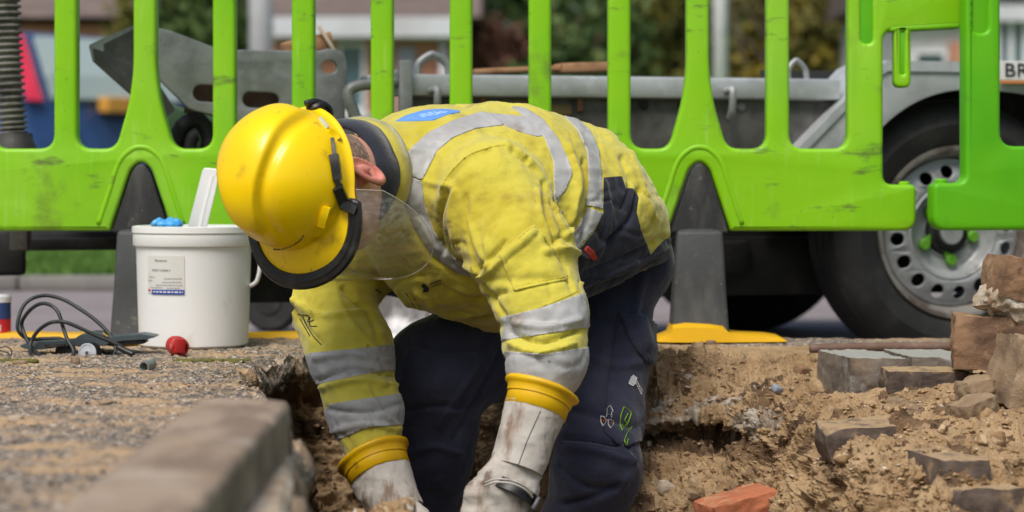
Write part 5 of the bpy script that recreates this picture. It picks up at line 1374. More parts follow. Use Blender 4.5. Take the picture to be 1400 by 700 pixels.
# ------------------------------------------------------------------ the worker: distance-field modelling helpers
def smin(a, b, k):
    h = np.clip(0.5 + 0.5 * (b - a) / k, 0, 1)
    return b + (a - b) * h - k * h * (1 - h)

def seg(p, a, b, ra, rb, e1=None):
    """Tapered capsule. ra/rb scalars, or (radius along e1, radius across) pairs."""
    a = np.asarray(a, np.float32); b = np.asarray(b, np.float32); ba = b - a
    pa = p - a
    t = np.clip(pa @ ba / (ba @ ba), 0, 1)
    q = pa - t[:, None] * ba
    if e1 is None:
        return np.sqrt((q * q).sum(1)) - (ra + (rb - ra) * t)
    e1 = np.asarray(e1, np.float32)
    q1 = q @ e1
    rest2 = np.maximum((q * q).sum(1) - q1 * q1, 0)
    r1 = ra[0] + (rb[0] - ra[0]) * t; r2 = ra[1] + (rb[1] - ra[1]) * t
    k0 = np.sqrt(q1 * q1 / (r1 * r1) + rest2 / (r2 * r2))
    k1 = np.sqrt(q1 * q1 / r1 ** 4 + rest2 / r2 ** 4) + 1e-6
    return k0 * (k0 - 1) / k1

def ellip(p, c, R, r):
    """R rows: local axes."""
    q = (p - np.asarray(c, np.float32)) @ np.asarray(R, np.float32).T
    r = np.asarray(r, np.float32)
    k0 = np.sqrt(((q / r) ** 2).sum(1)); k1 = np.sqrt(((q / (r * r)) ** 2).sum(1)) + 1e-6
    return k0 * (k0 - 1) / k1

def surface_nets(fn, lo, hi, h):
    lo = np.asarray(lo, float); hi = np.asarray(hi, float)
    n = np.ceil((hi - lo) / h).astype(int) + 1
    ax = [lo[i] + h * np.arange(n[i]) for i in range(3)]
    D = np.empty(n, np.float32)
    Yg, Zg = np.meshgrid(ax[1], ax[2], indexing='ij')
    st = max(1, int(400000 / (n[1] * n[2])))
    for i0 in range(0, n[0], st):
        xs_ = ax[0][i0:i0 + st]; m = len(xs_)
        p = np.empty((m, n[1] * n[2], 3), np.float32)
        p[:, :, 0] = xs_[:, None]; p[:, :, 1] = Yg.ravel(); p[:, :, 2] = Zg.ravel()
        D[i0:i0 + m] = fn(p.reshape(-1, 3)).reshape(m, n[1], n[2])
    cs = n - 1
    acc = np.zeros((*cs, 3)); cnt = np.zeros(cs, np.int32)
    ins = D < 0; edges = []
    for a in range(3):
        sl0 = [slice(None)] * 3; sl1 = [slice(None)] * 3; sl0[a] = slice(0, -1); sl1[a] = slice(1, None)
        E = np.nonzero(ins[tuple(sl0)] != ins[tuple(sl1)])
        I = np.stack(E, 1); J = I.copy(); J[:, a] += 1
        d0 = D[tuple(I.T)]; d1 = D[tuple(J.T)]
        pos = I.astype(float); pos[:, a] += d0 / (d0 - d1)
        b, c = [x for x in range(3) if x != a]
        for ob in (0, 1):
            for oc in (0, 1):
                K = I.copy(); K[:, b] -= ob; K[:, c] -= oc
                ok = (K[:, b] >= 0) & (K[:, c] >= 0) & (K[:, b] < cs[b]) & (K[:, c] < cs[c])
                kk = tuple(K[ok].T); acc[kk] += pos[ok]; cnt[kk] += 1
        edges.append((a, b, c, I, ins[tuple(I.T)]))
    vid = -np.ones(cs, np.int64); act = np.nonzero(cnt > 0); vid[act] = np.arange(len(act[0]))
    V = lo + h * (acc[act] / cnt[act][:, None])
    quads = []
    for a, b, c, I, inside in edges:
        ok = (I[:, b] > 0) & (I[:, c] > 0) & (I[:, b] < cs[b]) & (I[:, c] < cs[c])
        I = I[ok]; s = inside[ok]
        def g(ob, oc):
            K = I.copy(); K[:, b] -= ob; K[:, c] -= oc; return vid[tuple(K.T)]
        Q = np.stack([g(1, 1), g(0, 1), g(0, 0), g(1, 0)], 1)
        flip = s if a != 1 else ~s
        Q[~flip] = Q[~flip][:, ::-1]
        quads.append(Q)
    return V, np.concatenate(quads)

def neighbours(F, n):
    e = np.concatenate([F[:, [0, 1]], F[:, [1, 2]], F[:, [2, 3]], F[:, [3, 0]]])
    e = np.concatenate([e, e[:, ::-1]])
    return e
def lap(V, F, it=2, lam=0.5):
    e = neighbours(F, len(V)); deg = np.bincount(e[:, 0], minlength=len(V))[:, None]
    for _ in range(it):
        s = np.stack([np.bincount(e[:, 0], V[e[:, 1], k], minlength=len(V)) for k in range(V.shape[1])], 1)
        V = V + lam * (s / np.maximum(deg, 1) - V)
    return V
def vnormals(V, F):
    d1 = V[F[:, 2]] - V[F[:, 0]]; d2 = V[F[:, 3 if F.shape[1] == 4 else 1]] - V[F[:, 1 if F.shape[1] == 4 else 0]]
    fn = np.cross(d1, d2)
    N = np.zeros_like(V)
    for k in range(F.shape[1]):
        for c in range(3): N[:, c] += np.bincount(F[:, k], fn[:, c], minlength=len(V))
    return N / (np.linalg.norm(N, axis=1, keepdims=True) + 1e-12)

def dist_poly(q, poly):
    """Signed distance (negative inside) of 2D points to a polygon."""
    poly = np.asarray(poly, float); d = np.full(len(q), 1e9); ins = np.zeros(len(q), bool)
    for i in range(len(poly)):
        a, b = poly[i], poly[(i + 1) % len(poly)]
        ba = b - a; pa = q - a
        t = np.clip(pa @ ba / (ba @ ba + 1e-12), 0, 1)
        d = np.minimum(d, np.linalg.norm(pa - t[:, None] * ba, axis=1))
        c = (a[1] > q[:, 1]) != (b[1] > q[:, 1])
        with np.errstate(divide='ignore', invalid='ignore'):
            xi = (b[0] - a[0]) * (q[:, 1] - a[1]) / (b[1] - a[1] + 1e-12) + a[0]
        ins ^= c & (q[:, 0] < xi)
    return np.where(ins, -d, d)
def dist_line(q, pts):
    pts = np.asarray(pts, float); d = np.full(len(q), 1e9)
    for a, b in zip(pts[:-1], pts[1:]):
        ba = b - a; pa = q - a; t = np.clip(pa @ ba / (ba @ ba + 1e-12), 0, 1)
        d = np.minimum(d, np.linalg.norm(pa - t[:, None] * ba, axis=1))
    return d

def clip_patch(V, F, N, fld, off, ok=None, lift=None):
    """Cut the part of a surface with fld<0, raised by off, with a rim going back down to it."""
    Fq = F if ok is None else F[ok[F].all(1)]
    f = fld[Fq]; full = (f < 0).all(1); part = (f < 0).any(1) & ~full
    pos = []; nor = []; faces = []; vmap = {}; emap = {}
    def vid(i):
        i = int(i)
        if i not in vmap: vmap[i] = len(pos); pos.append(V[i]); nor.append(N[i])
        return vmap[i]
    def eid(i, j):
        k = (int(min(i, j)), int(max(i, j)))
        if k not in emap:
            t = fld[k[0]] / (fld[k[0]] - fld[k[1]]); emap[k] = len(pos)
            pos.append(V[k[0]] * (1 - t) + V[k[1]] * t); nor.append(N[k[0]] * (1 - t) + N[k[1]] * t)
        return emap[k]
    for q in Fq[full]: faces.append(tuple(vid(i) for i in q))
    for q in Fq[part]:
        out = []
        for k in range(len(q)):
            i, j = q[k], q[(k + 1) % len(q)]
            if fld[i] < 0: out.append(vid(i))
            if (fld[i] < 0) != (fld[j] < 0): out.append(eid(i, j))
        if len(out) >= 3: faces.append(tuple(out))
    if not faces: return np.zeros((0, 3)), []
    pos = np.array(pos); nor = np.array(nor); nor /= np.linalg.norm(nor, axis=1, keepdims=True) + 1e-12
    cntE = {}
    for q in faces:
        for k in range(len(q)):
            a, b = q[k], q[(k + 1) % len(q)]
            cntE[(a, b)] = 1
    rim = [(a, b) for (a, b) in cntE if (b, a) not in cntE]
    top = pos + nor * off; n0 = len(top)
    rb = {}; bot = []
    for a, b in rim:
        for v in (a, b):
            if v not in rb: rb[v] = n0 + len(bot); bot.append(pos[v] - nor[v] * .0006)
    faces += [(b, a, rb[a], rb[b]) for a, b in rim]
    return np.concatenate([top, np.array(bot).reshape(-1, 3)]), faces

EYEV = np.array([0, 0, EYE])
def facing(V, N):
    d = V - EYEV; d /= np.linalg.norm(d, axis=1, keepdims=True)
    return -(N * d).sum(1)
def bvh_of(V, F): return BVHTree.FromPolygons([tuple(v) for v in V], [tuple(int(i) for i in f) for f in F])
def visible(V, N, bvh, eps=.012):
    out = facing(V, N) > -.05
    for i in np.nonzero(out)[0]:
        d = Vector(V[i] - EYEV); L = d.length; d.normalize()
        h = bvh.ray_cast(Vector(EYEV), d, L - eps)
        if h[0] is not None: out[i] = False
    return out
def hit(bvh, px, py):
    r = Vector(P(px, py, 1.0) - EYEV).normalized(); h = bvh.ray_cast(Vector(EYEV), r)
    return (np.array(h[0]), np.array(h[1])) if h[0] is not None else (None, None)
def folds(V, N, list_, mask, d0=4.0):
    """Raised or sunk creases along photo polylines: (points, width px, height m)."""
    q = pix(V); h = np.zeros(len(V))
    for pts, w, a in list_:
        pts = spline(pts, 5 * len(pts)) if len(pts) > 2 else np.asarray(pts, float)
        lo = pts.min(0) - 4 * w; hi = pts.max(0) + 4 * w
        s = np.nonzero(((q > lo) & (q < hi)).all(1))[0]
        if len(s) == 0: continue
        d = dist_line(q[s], pts)
        prof = np.exp(-(d / (.60 * w)) ** 2)
        h[s] += 1.6 * a * prof
    return V + N * (h * mask)[:, None]

def ribbon(nm, pts, w, off, m, bvh, par, closed=False):
    pts = np.asarray(pts, float); L_ = np.linalg.norm(np.diff(pts, axis=0), axis=1); n_ = max(6, int(L_.sum() / 1.2))
    c_ = np.r_[0, np.cumsum(L_)]; s_ = np.linspace(0, c_[-1], n_)
    q = np.stack([np.interp(s_, c_, pts[:, k]) for k in (0, 1)], 1)
    t_ = np.gradient(q, axis=0); t_ /= np.linalg.norm(t_, axis=1, keepdims=True) + 1e-9; nn_ = np.stack([-t_[:, 1], t_[:, 0]], 1)
    rows = []
    for i in range(n_):
        c0, n0_ = hit(bvh, *q[i])
        if c0 is None: rows.append(None); continue
        if (n0_ @ (c0 - EYEV)) > 0: n0_ = -n0_
        a, _ = hit(bvh, *(q[i] + nn_[i] * w)); b, _ = hit(bvh, *(q[i] - nn_[i] * w))
        if a is None or b is None or abs(a[1] - c0[1]) > .03 or abs(b[1] - c0[1]) > .03: rows.append(None); continue
        rows.append((a + n0_ * off * .3, c0 + n0_ * off, b + n0_ * off * .3))
    V = []; F = []; prev = None
    for r_ in rows:
        if r_ is None: prev = None; continue
        k = len(V); V += list(r_)
        if prev is not None and np.linalg.norm(V[prev] - V[k]) < .03: F += [(prev, prev + 1, k + 1, k), (prev + 1, prev + 2, k + 2, k + 1)]
        prev = k
    if F: return build(nm, V, F, m, par)
def fill(nm, pts, off, m, bvh, par):
    pts = np.asarray(pts, float); c = pts.mean(0); V = []; F = []; n_ = len(pts)
    p_, N_ = hit(bvh, *c)
    if p_ is None: return
    if (N_ @ (p_ - EYEV)) > 0: N_ = -N_
    V.append(p_ + N_ * off)
    for s_ in (.5, 1):
        for q in pts:
            a, _ = hit(bvh, *(c + (q - c) * s_)); V.append((a if a is not None else p_) + N_ * off)
    for k in range(n_):
        l_ = (k + 1) % n_; F += [(0, 1 + k, 1 + l_), (1 + k, 1 + n_ + k, 1 + n_ + l_, 1 + l_)]
    return build(nm, V, F, m, par)

# ------------------------------------------------------------------ skeleton (photo pixel, distance)
Lx = nrm((.56, -.80, -.20))               # the worker's left, towards the camera
sh_l, mid_l, el_l, fa_l, wr_l = P(672, 270, 3.87), P(712, 345, 3.80), P(742, 430, 3.74), P(746, 490, 3.71), P(737, 548, 3.685)
sh_r, mid_r, el_r, fa_r, wr_r = P(500, 330, 4.16), P(450, 405, 4.06), P(478, 482, 3.99), P(499, 560, 3.94), P(518, 640, 3.905)
t0, t1, t2, t3, t4, t5 = P(536, 246, 3.955), P(600, 264, 4.03), P(690, 280, 4.10), P(765, 290, 4.18), P(801, 305, 4.24), P(818, 352, 4.27)

def arm_l(p):
    d = seg(p, sh_l, mid_l, .094, .080)
    d = smin(d, seg(p, mid_l, el_l, .080, .065), .02)
    d = smin(d, seg(p, el_l, fa_l, .065, .0585), .02)
    return smin(d, seg(p, fa_l, wr_l, .0575, .040), .02)
def arm_r(p):
    d = seg(p, sh_r, mid_r, .095, .072)
    d = smin(d, seg(p, mid_r, el_r, .072, .068), .02)
    d = smin(d, seg(p, el_r, fa_r, .068, .0575), .02)
    return smin(d, seg(p, fa_r, wr_r, .0575, .040), .02)
def torso(p):
    d = seg(p, t0, t1, (.105, .088), (.185, .146), Lx)
    d = smin(d, seg(p, t1, t2, (.185, .146), (.20, .170), Lx), .03)
    d = smin(d, seg(p, t2, t3, (.20, .170), (.19, .158), Lx), .03)
    d = smin(d, seg(p, t3, t4, (.19, .158), (.175, .115), Lx), .03)
    d = smin(d, seg(p, t4, t5, (.175, .110), (.17, .080), Lx), .03)
    d = smin(d, seg(p, P(610, 345, 4.02), P(680, 385, 4.10), .105, .085), .06)      # jacket front hanging down
    d = smin(d, seg(p, P(690, 340, 4.0), P(790, 372, 4.12), .09, .07), .06)
    # hem cut
    a = P(912, 348, 4.2); b = P(785, 402, 4.2); nn = nrm(np.cross(b - a, [0, 1, 0]));
    if nn[2] > 0: nn = -nn
    return np.maximum(d, (p - a.astype(np.float32)) @ nn.astype(np.float32))
def jacket_f(p):
    d = smin(torso(p), arm_l(p), .035)
    d = smin(d, arm_r(p), .035)
    # neck opening
    return np.maximum(d, -seg(p, P(425, 229, 3.78), P(494, 240, 3.91), .10, .080))

person = thing("person", "worker in yellow hard hat and hi-vis jacket bending over in the trench", "person", tuple(P(790, 900, 4.25)))

JV, JF = surface_nets(jacket_f, P(380, 440, 3.6) * [1, 0, 0] + [-.02, 3.52, -.28], [.33, 4.62, .52], .0042)
JV = lap(JV, JF, 3)
JN = vnormals(JV, JF)
if (JN * (JV - JV.mean(0))).sum() < 0: JF = JF[:, ::-1]; JN = -JN
dl, dr, dt = arm_l(JV.astype(np.float32)), arm_r(JV.astype(np.float32)), torso(JV.astype(np.float32))
isL = (dl < dt) & (dl < dr); isR = (dr < dt) & (dr <= dl); isT = ~isL & ~isR
jb = bvh_of(JV, JF)
vis = visible(JV, JN, jb)
soft = lap(vis.astype(float)[:, None], JF, 3)[:, 0]
# general cloth waviness, then the folds seen in the photograph
JV = JV + JN * (0.0045 * fbm(JV, 9, 3, 11, ridged=True) + 0.0034 * fbm(JV, 22, 3, 12, ridged=True) + .0012 * fbm(JV, 55, 2, 13, ridged=True) - .0042 * sstep(.72, .97, fbm(JV * [1, 1, 1.9], 8, 1, 14, ridged=True)) * sstep(-.2, .3, fbm(JV, 6, 2, 17)) - .0026 * sstep(.75, .97, fbm(JV * [1.6, 1, 1], 15, 1, 18, ridged=True)) * sstep(-.1, .3, fbm(JV, 8, 2, 19)))[:, None]
FO = [
 # near sleeve
 ([(655, 385), (690, 352), (728, 318)], 5, .006), ([(652, 370), (672, 352), (690, 330)], 4, -.006), ([(664, 330), (668, 355), (660, 378)], 5, .005),
 ([(700, 455), (740, 468), (790, 452)], 5, -.008), ([(697, 470), (735, 482), (785, 470)], 4, .006), ([(705, 440), (745, 448), (792, 436)], 6, .005),
 ([(610, 262), (600, 300), (606, 345)], 5, -.007), ([(622, 262), (618, 300), (628, 350)], 6, .006), ([(636, 268), (640, 320), (650, 365)], 5, -.004),
 ([(640, 300), (655, 340), (668, 362)], 5, .005), ([(600, 330), (625, 362), (650, 388)], 5, -.006),
 ([(668, 204), (640, 216), (616, 240), (604, 262)], 4, .004), ([(700, 205), (735, 235), (760, 285), (778, 330)], 5, -.008), ([(690, 196), (730, 226), (752, 270)], 6, .005),
 ([(745, 330), (768, 360), (782, 395)], 5, -.004),
 # shoulder and back
 ([(560, 232), (580, 248), (620, 256)], 4, .003), ([(480, 170), (495, 190), (525, 215), (552, 240)], 5, .006), ([(500, 178), (545, 200), (600, 210)], 10, .003),
 ([(745, 250), (748, 290), (760, 330)], 6, -.006), ([(775, 200), (790, 250), (778, 320)], 7, .007), ([(798, 220), (806, 270), (795, 330)], 5, -.007),
 ([(760, 330), (790, 300), (806, 285)], 5, -.005), ([(745, 345), (775, 340), (800, 352)], 5, .006), ([(735, 260), (742, 300), (756, 320)], 4, .004),
 ([(850, 215), (862, 250), (850, 285)], 6, -.005), ([(862, 210), (878, 250), (895, 300)], 7, .004), ([(825, 250), (832, 300), (815, 350)], 6, .004),
 ([(830, 330), (860, 300), (872, 262)], 6, -.006), ([(800, 372), (850, 352), (905, 325)], 6, -.004), ([(795, 388), (850, 368), (910, 340)], 4, .004),
 # chest and front
 ([(540, 250), (560, 300), (590, 350), (640, 385)], 5, -.004), ([(575, 300), (600, 340), (650, 372)], 6, .004), ([(600, 390), (640, 410), (690, 400)], 6, -.005), ([(570, 400), (610, 430), (660, 425)], 6, .005), ([(650, 380), (670, 405), (690, 432)], 5, -.006),
 ([(540, 395), (565, 425), (590, 438)], 3, .003),
 # far sleeve
 ([(400, 410), (440, 432), (500, 425)], 6, .005), ([(398, 420), (420, 450), (440, 470)], 5, -.004), ([(470, 395), (505, 430), (520, 470)], 6, -.006), ([(460, 400), (480, 440), (515, 478)], 5, .004),
 ([(437, 520), (480, 505), (538, 512)], 5, -.008), ([(440, 530), (490, 520), (540, 528)], 5, .006), ([(432, 488), (480, 484), (530, 492)], 6, .005), ([(450, 560), (500, 565), (545, 552)], 5, -.005), ([(500, 530), (520, 560), (545, 585)], 5, .005), ([(455, 590), (500, 580), (545, 588)], 5, .004),
]
JN = vnormals(JV, JF)
JV = folds(JV, JN, FO, soft)
JV = lap(JV, JF, 1, .4)
JN = vnormals(JV, JF)
jacket = build("jacket", JV, JF, M_hiviz, person)
JQ = pix(JV); JFC = facing(JV, JN)
nearT = isT & (JV[:, 1] < t2[1] + .35)
def patch(nm, poly, off, m, ok=None, smoothn=0, par=None, two=False, surf=None):
    V_, F_, N_, Q_, fc, vz = surf or (JV, JF, JN, JQ, JFC, soft)
    pl_ = np.asarray(poly, float)
    if smoothn: 
        c = np.concatenate([pl_, pl_[:1]]); pl_ = spline(np.concatenate([pl_[-1:], c, pl_[1:2]]), smoothn * (len(pl_) + 2))[smoothn:-smoothn]
    f = dist_poly(Q_, pl_)
    okk = np.ones(len(V_), bool) if ok is None else ok
    if not two: okk = okk & (vz > .35)
    a, b = clip_patch(V_, F_, N_, f, off, okk)
    if len(b) == 0: print("EMPTY PATCH", nm); return None
    return build(nm, a, b, m, par or jacket)
TS = isT | (dt < .03)
# reflective tape
patch("reflective_band", [(690, 446), (684, 434), (740, 421), (800, 400), (806, 447), (750, 456), (686, 466)], .0014, M_reflect, dl < dt + .02, two=True)
patch("reflective_band", [(690, 480), (745, 484), (805, 474), (806, 530), (745, 545), (690, 530)], .0014, M_reflect, dl < dt + .02, two=True)
patch("reflective_band", [(415, 492), (422, 483), (480, 478), (545, 470), (550, 505), (500, 511), (440, 524), (425, 530)], .0014, M_reflect, dr < dt + .02, two=True)
patch("reflective_band", [(440, 566), (452, 552), (500, 545), (556, 537), (560, 580), (500, 585), (462, 602), (450, 605)], .0014, M_reflect, dr < dt + .02, two=True)
# over the shoulder and down the front
patch("reflective_band", [(541, 229), (560, 205), (585, 182), (620, 165), (658, 153), (672, 158), (690, 171), (650, 176), (620, 188), (598, 206), (582, 237), (577, 246), (560, 241)], .0016, M_reflect, TS)
patch("reflective_band", [(541, 236), (561, 241), (577, 248), (580, 278), (593, 316), (620, 352), (648, 362), (650, 380), (622, 372), (590, 347), (566, 312), (554, 280)], .0017, M_reflect, TS)
patch("reflective_band", [(658, 154), (700, 158), (722, 161), (742, 186), (734, 187), (712, 181), (690, 172), (672, 160)], .0015, M_reflect, TS)
patch("reflective_band", [(698, 146), (716, 147), (742, 163), (762, 188), (779, 222), (783, 238), (772, 262), (755, 278), (758, 262), (757, 245), (757, 222), (745, 190), (725, 166)], .0016, M_reflect, TS)
patch("reflective_band", [(772, 262), (782, 240), (770, 262), (757, 286), (770, 288), (764, 306), (758, 324), (748, 322), (748, 298), (756, 276)], .0012, M_reflect, TS)
patch("reflective_band", [(770, 157), (786, 160), (806, 178), (819, 206), (823, 250), (824, 286), (800, 280), (805, 250), (803, 206), (790, 178)], .0016, M_reflect, TS)
patch("reflective_band", [(803, 283), (824, 292), (812, 314), (790, 340), (772, 352), (776, 330), (792, 306)], .0015, M_reflect, TS)
# navy side panel, hem, badge
patch("side_panel", [(825, 243), (850, 241), (855, 257), (866, 258), (873, 270), (870, 290), (876, 314), (888, 345), (890, 352), (860, 366), (790, 398), (770, 380), (775, 352), (792, 341), (813, 316), (825, 292)], .0012, M_navy, TS)
patch("hem", [(940, 315), (940, 380), (780, 430), (760, 402), (790, 394), (850, 366), (890, 348), (908, 328)], .003, M_navy, TS, two=True)
patch("back_badge", [(541, 166), (556, 158), (580, 151), (604, 149.5), (618, 150.5), (633, 153), (612, 157), (592, 165), (575, 165.5), (558, 166)], .0013, M_badge, TS)
bl = patch("badge_lettering", [(566, 160.4), (580, 156), (592, 153.6), (604, 153), (616, 154), (602, 157.5), (590, 160.4), (578, 161.2)], .0021, mat("pale_blue_print", lin(150, 185, 228), .7, layers=[(lin(105, 152, 215), (160, 160, 40), .48, .52, 2)]), TS)
# front zip, welt and pocket edges
patch("zip_flap", [(505, 396), (516, 396), (530, 412), (560, 436), (566, 446), (552, 446), (530, 428)], .003, M_navy, TS)
jb2 = bvh_of(JV, JF)
def stitch(nm, pts, w, off, m, ok=None): return ribbon(nm, spline(pts, 8 * len(pts)) if len(pts) > 2 else pts, w, off, m, jb2, jacket)
M_seam = mat("jacket_seam", (0.50, 0.42, 0.03), .85, layers=[((0.16, 0.12, 0.03), 60, .5, .65, 5)])
stitch("placket", [(560, 398), (585, 440), (592, 452)], 1.3, .0015, M_seam)
stitch("placket", [(555, 400), (578, 440)], .9, .0012, M_seam)
# sleeve pocket: raised flap with stitched edge
pk = patch("sleeve_pocket", [(683, 349), (729, 307), (752, 331), (776, 376), (772, 384), (704, 398), (697, 380)], .0035, M_hiviz, dl < dt + .03)
stitch("pocket_stitch", [(686, 351), (728, 312)], .8, .0046, M_seam); stitch("pocket_stitch", [(729, 311), (752, 336), (772, 374)], .8, .0046, M_seam); stitch("pocket_stitch", [(690, 352), (704, 392)], .8, .0046, M_seam); stitch("pocket_stitch", [(706, 393), (770, 380)], .8, .0046, M_seam)
stitch("sleeve_seam", [(602, 258), (616, 236), (640, 213), (668, 202), (690, 198)], 1.0, .0014, M_seam)
stitch("sleeve_seam", [(698, 432), (745, 418), (790, 398)], .9, .0012, M_seam)
# red tag and cord at the side panel
patch("red_tab", [(797, 343), (802, 335), (812, 344), (816, 352), (809, 355)], .004, M_red_pr, TS)
# dark swirl emblem and lettering on the chest, scribbled mark on the far sleeve
fill("chest_emblem", [(576, 390), (580, 386), (587, 393), (586, 398), (578, 399), (580, 394)], .002, M_dark_pr, jb2, jacket)
for a1_, b1_ in (((588, 388.5), (604, 382)), ((590, 391.5), (604, 386.5))):
    for i in range(5):
        u0, u1 = i / 5, (i + .72) / 5
        stitch("chest_lettering", [(a1_[0] + (b1_[0] - a1_[0]) * u0, a1_[1] + (b1_[1] - a1_[1]) * u0), (a1_[0] + (b1_[0] - a1_[0]) * u1, a1_[1] + (b1_[1] - a1_[1]) * u1)], .9 if a1_[1] < 390 else .6, .002, M_dark_pr)
for pts in ([(407, 430), (422, 432), (421, 440), (430, 437)], [(424, 433), (424, 445), (434, 446)], [(414, 432), (420, 446), (430, 462), (440, 472)], [(410, 436), (416, 446), (424, 460)]):
    stitch("pen_mark", pts, .7, .0013, M_dark_pr)

# ------------------------------------------------------------------ trousers
hp_l, th_l, kn_l, sn_l, an_l = P(832, 372, 4.25), P(828, 470, 4.20), P(816, 640, 4.08), P(790, 730, 4.12), P(786, 920, 4.27)
hp_r, th_r, kn_r, sn_r, an_r = P(770, 405, 4.40), P(690, 462, 4.27), P(602, 505, 4.12), P(588, 612, 4.16), P(520, 930, 4.30)
def trousers_f(p):
    d = seg(p, P(838, 345, 4.29), P(800, 385, 4.33), (.15, .085), (.17, .10), Lx)
    l = smin(seg(p, hp_l, th_l, .086, .075), seg(p, th_l, P(820, 570, 4.14), .075, .068), .03)
    l = smin(l, seg(p, P(820, 570, 4.14), kn_l, .069, .068), .02)
    l = smin(l, seg(p, kn_l, sn_l, .068, .066), .03); l = smin(l, seg(p, sn_l, an_l, .068, .058), .03)
    r = smin(seg(p, hp_r, th_r, .12, .105), seg(p, th_r, kn_r, .105, .086), .03)
    r = smin(r, seg(p, kn_r, sn_r, .086, .072), .03); r = smin(r, seg(p, sn_r, an_r, .072, .060), .03)
    return smin(d, np.minimum(l, r) if False else smin(l, r, .02), .04)
KV, KF = surface_nets(trousers_f, [-.30, 3.95, -.68], [.36, 4.58, .30], .0058)
KV = lap(KV, KF, 3); KN = vnormals(KV, KF)
if (KN * (KV - KV.mean(0))).sum() < 0: KF = KF[:, ::-1]; KN = -KN
kb = bvh_of(KV, KF); kvis = lap(visible(KV, KN, kb).astype(float)[:, None], KF, 3)[:, 0]
KV = KV + KN * (0.006 * fbm(KV, 7, 3, 15, ridged=True) + 0.003 * fbm(KV, 20, 3, 16, ridged=True))[:, None]
FT = [([(880, 380), (870, 420), (880, 470)], 8, .005), ([(800, 430), (840, 440), (880, 425)], 7, -.004), ([(800, 480), (835, 500), (870, 495)], 8, .004), ([(780, 560), (820, 570), (865, 585)], 7, -.005),
      ([(770, 598), (815, 602), (862, 612)], 4, -.008), ([(775, 612), (820, 618), (862, 632)], 7, .007), ([(765, 640), (800, 665), (845, 668)], 6, -.006), ([(770, 690), (810, 680), (850, 662)], 6, -.006), ([(850, 612), (864, 638), (850, 664)], 7, .006),
      ([(600, 440), (640, 452), (690, 448)], 7, .006), ([(560, 470), (610, 480), (660, 478)], 7, -.005), ([(680, 455), (640, 520), (600, 580)], 5, .004), ([(690, 470), (655, 540), (620, 600)], 6, -.005), ([(560, 560), (600, 555), (640, 560)], 6, -.004), ([(560, 620), (590, 610), (630, 620)], 6, .004)]
KN = vnormals(KV, KF); KV = folds(KV, KN, FT, kvis); KV = lap(KV, KF, 1, .4); KN = vnormals(KV, KF)
trousers = build("trousers", KV, KF, M_trouser, person)
KS = (KV, KF, KN, pix(KV), facing(KV, KN), kvis)
LG = KV[:, 0] > .10
def tp(nm, poly, off, m, **k): return patch(nm, poly, off, m, ok=LG, par=trousers, surf=KS, **k)
tp("cargo_pocket", [(845, 432), (900, 440), (905, 520), (885, 600), (850, 612), (826, 592), (830, 520)], .004, M_trouser)
tp("pocket_flap", [(844, 428), (858, 430), (905, 448), (908, 498), (893, 502), (876, 492), (860, 468)], .010, M_trouser)
kb2 = bvh_of(KV, KF)
def kstitch(nm, pts, w, off, m): return ribbon(nm, spline(pts, 8 * len(pts)) if len(pts) > 2 else pts, w, off, m, kb2, trousers)
M_kseam = mat("trouser_seam", (0.035, 0.036, 0.052), .9)
kstitch("seam", [(848, 436), (836, 500), (828, 560), (832, 596)], .8, .0052, M_kseam); kstitch("seam", [(768, 599), (815, 603), (858, 613)], .8, .0012, M_kseam); kstitch("seam", [(768, 606), (815, 610), (858, 620)], .8, .0012, M_kseam)
kstitch("seam", [(850, 436), (864, 468), (880, 490), (894, 498)], .8, .0112, M_kseam)
# prints on the thigh: swirl and lettering, triangle and two shields, lime shield with a bolt
X = lambda zx, zy: (810 + zx / 5.838, 500 + zy / 5.833)
fill("white_emblem", [X(268, 145), X(285, 95), X(305, 74), X(338, 98), X(330, 140), X(305, 168)], .0062, M_white_pr, kb2, trousers)
for pts in ([X(300, 78), X(296, 110), X(322, 150)], [X(285, 96), X(284, 130), X(306, 160)], [X(318, 85), X(312, 110), X(332, 130)]): kstitch("emblem_gap", pts, .45, .0068, M_trouser)
for (a_, b_) in (((340, 122), (382, 215)), ((332, 140), (378, 235))):
    n_ = 5
    for i in range(n_):
        u0, u1 = i / n_, (i + .7) / n_
        kstitch("white_lettering", [X(a_[0] + (b_[0] - a_[0]) * u0, a_[1] + (b_[1] - a_[1]) * u0), X(a_[0] + (b_[0] - a_[0]) * u1, a_[1] + (b_[1] - a_[1]) * u1)], .75 if a_[0] > 335 else .5, .0062, M_white_pr)
def kpoly(nm, pts, w, m, off): return ribbon(nm, [X(*p) for p in pts], w, off, m, kb2, trousers)
kpoly("triangle_print", [(108, 408), (118, 362), (108, 362), (134, 318), (160, 372), (148, 374), (152, 415), (140, 392), (122, 388), (108, 408)], .55, M_white_pr, .0062)
kpoly("shield_print", [(66, 402), (64, 450), (82, 490), (102, 465), (108, 420), (86, 400), (66, 402)], .55, M_white_pr, .0062)
kpoly("shield_print", [(118, 430), (122, 480), (140, 510), (160, 480), (164, 440), (142, 426), (118, 430)], .55, M_white_pr, .0062)
kpoly("red_print", [(78, 460), (98, 436)], .8, M_red_pr, .0066); kpoly("red_print", [(78, 432), (84, 440)], .6, M_red_pr, .0066); kpoly("red_print", [(132, 470), (150, 462)], .45, M_red_pr, .0066)
kpoly("lime_shield", [(240, 332), (215, 400), (210, 480), (228, 530), (256, 490), (282, 430), (298, 378), (270, 350), (240, 332)], .6, M_lime_pr, .0062)
kpoly("lime_bolt", [(272, 380), (244, 440), (262, 436), (252, 470)], .6, M_lime_pr, .0062); kpoly("lime_bolt", [(222, 470), (254, 492)], .55, M_lime_pr, .0062)
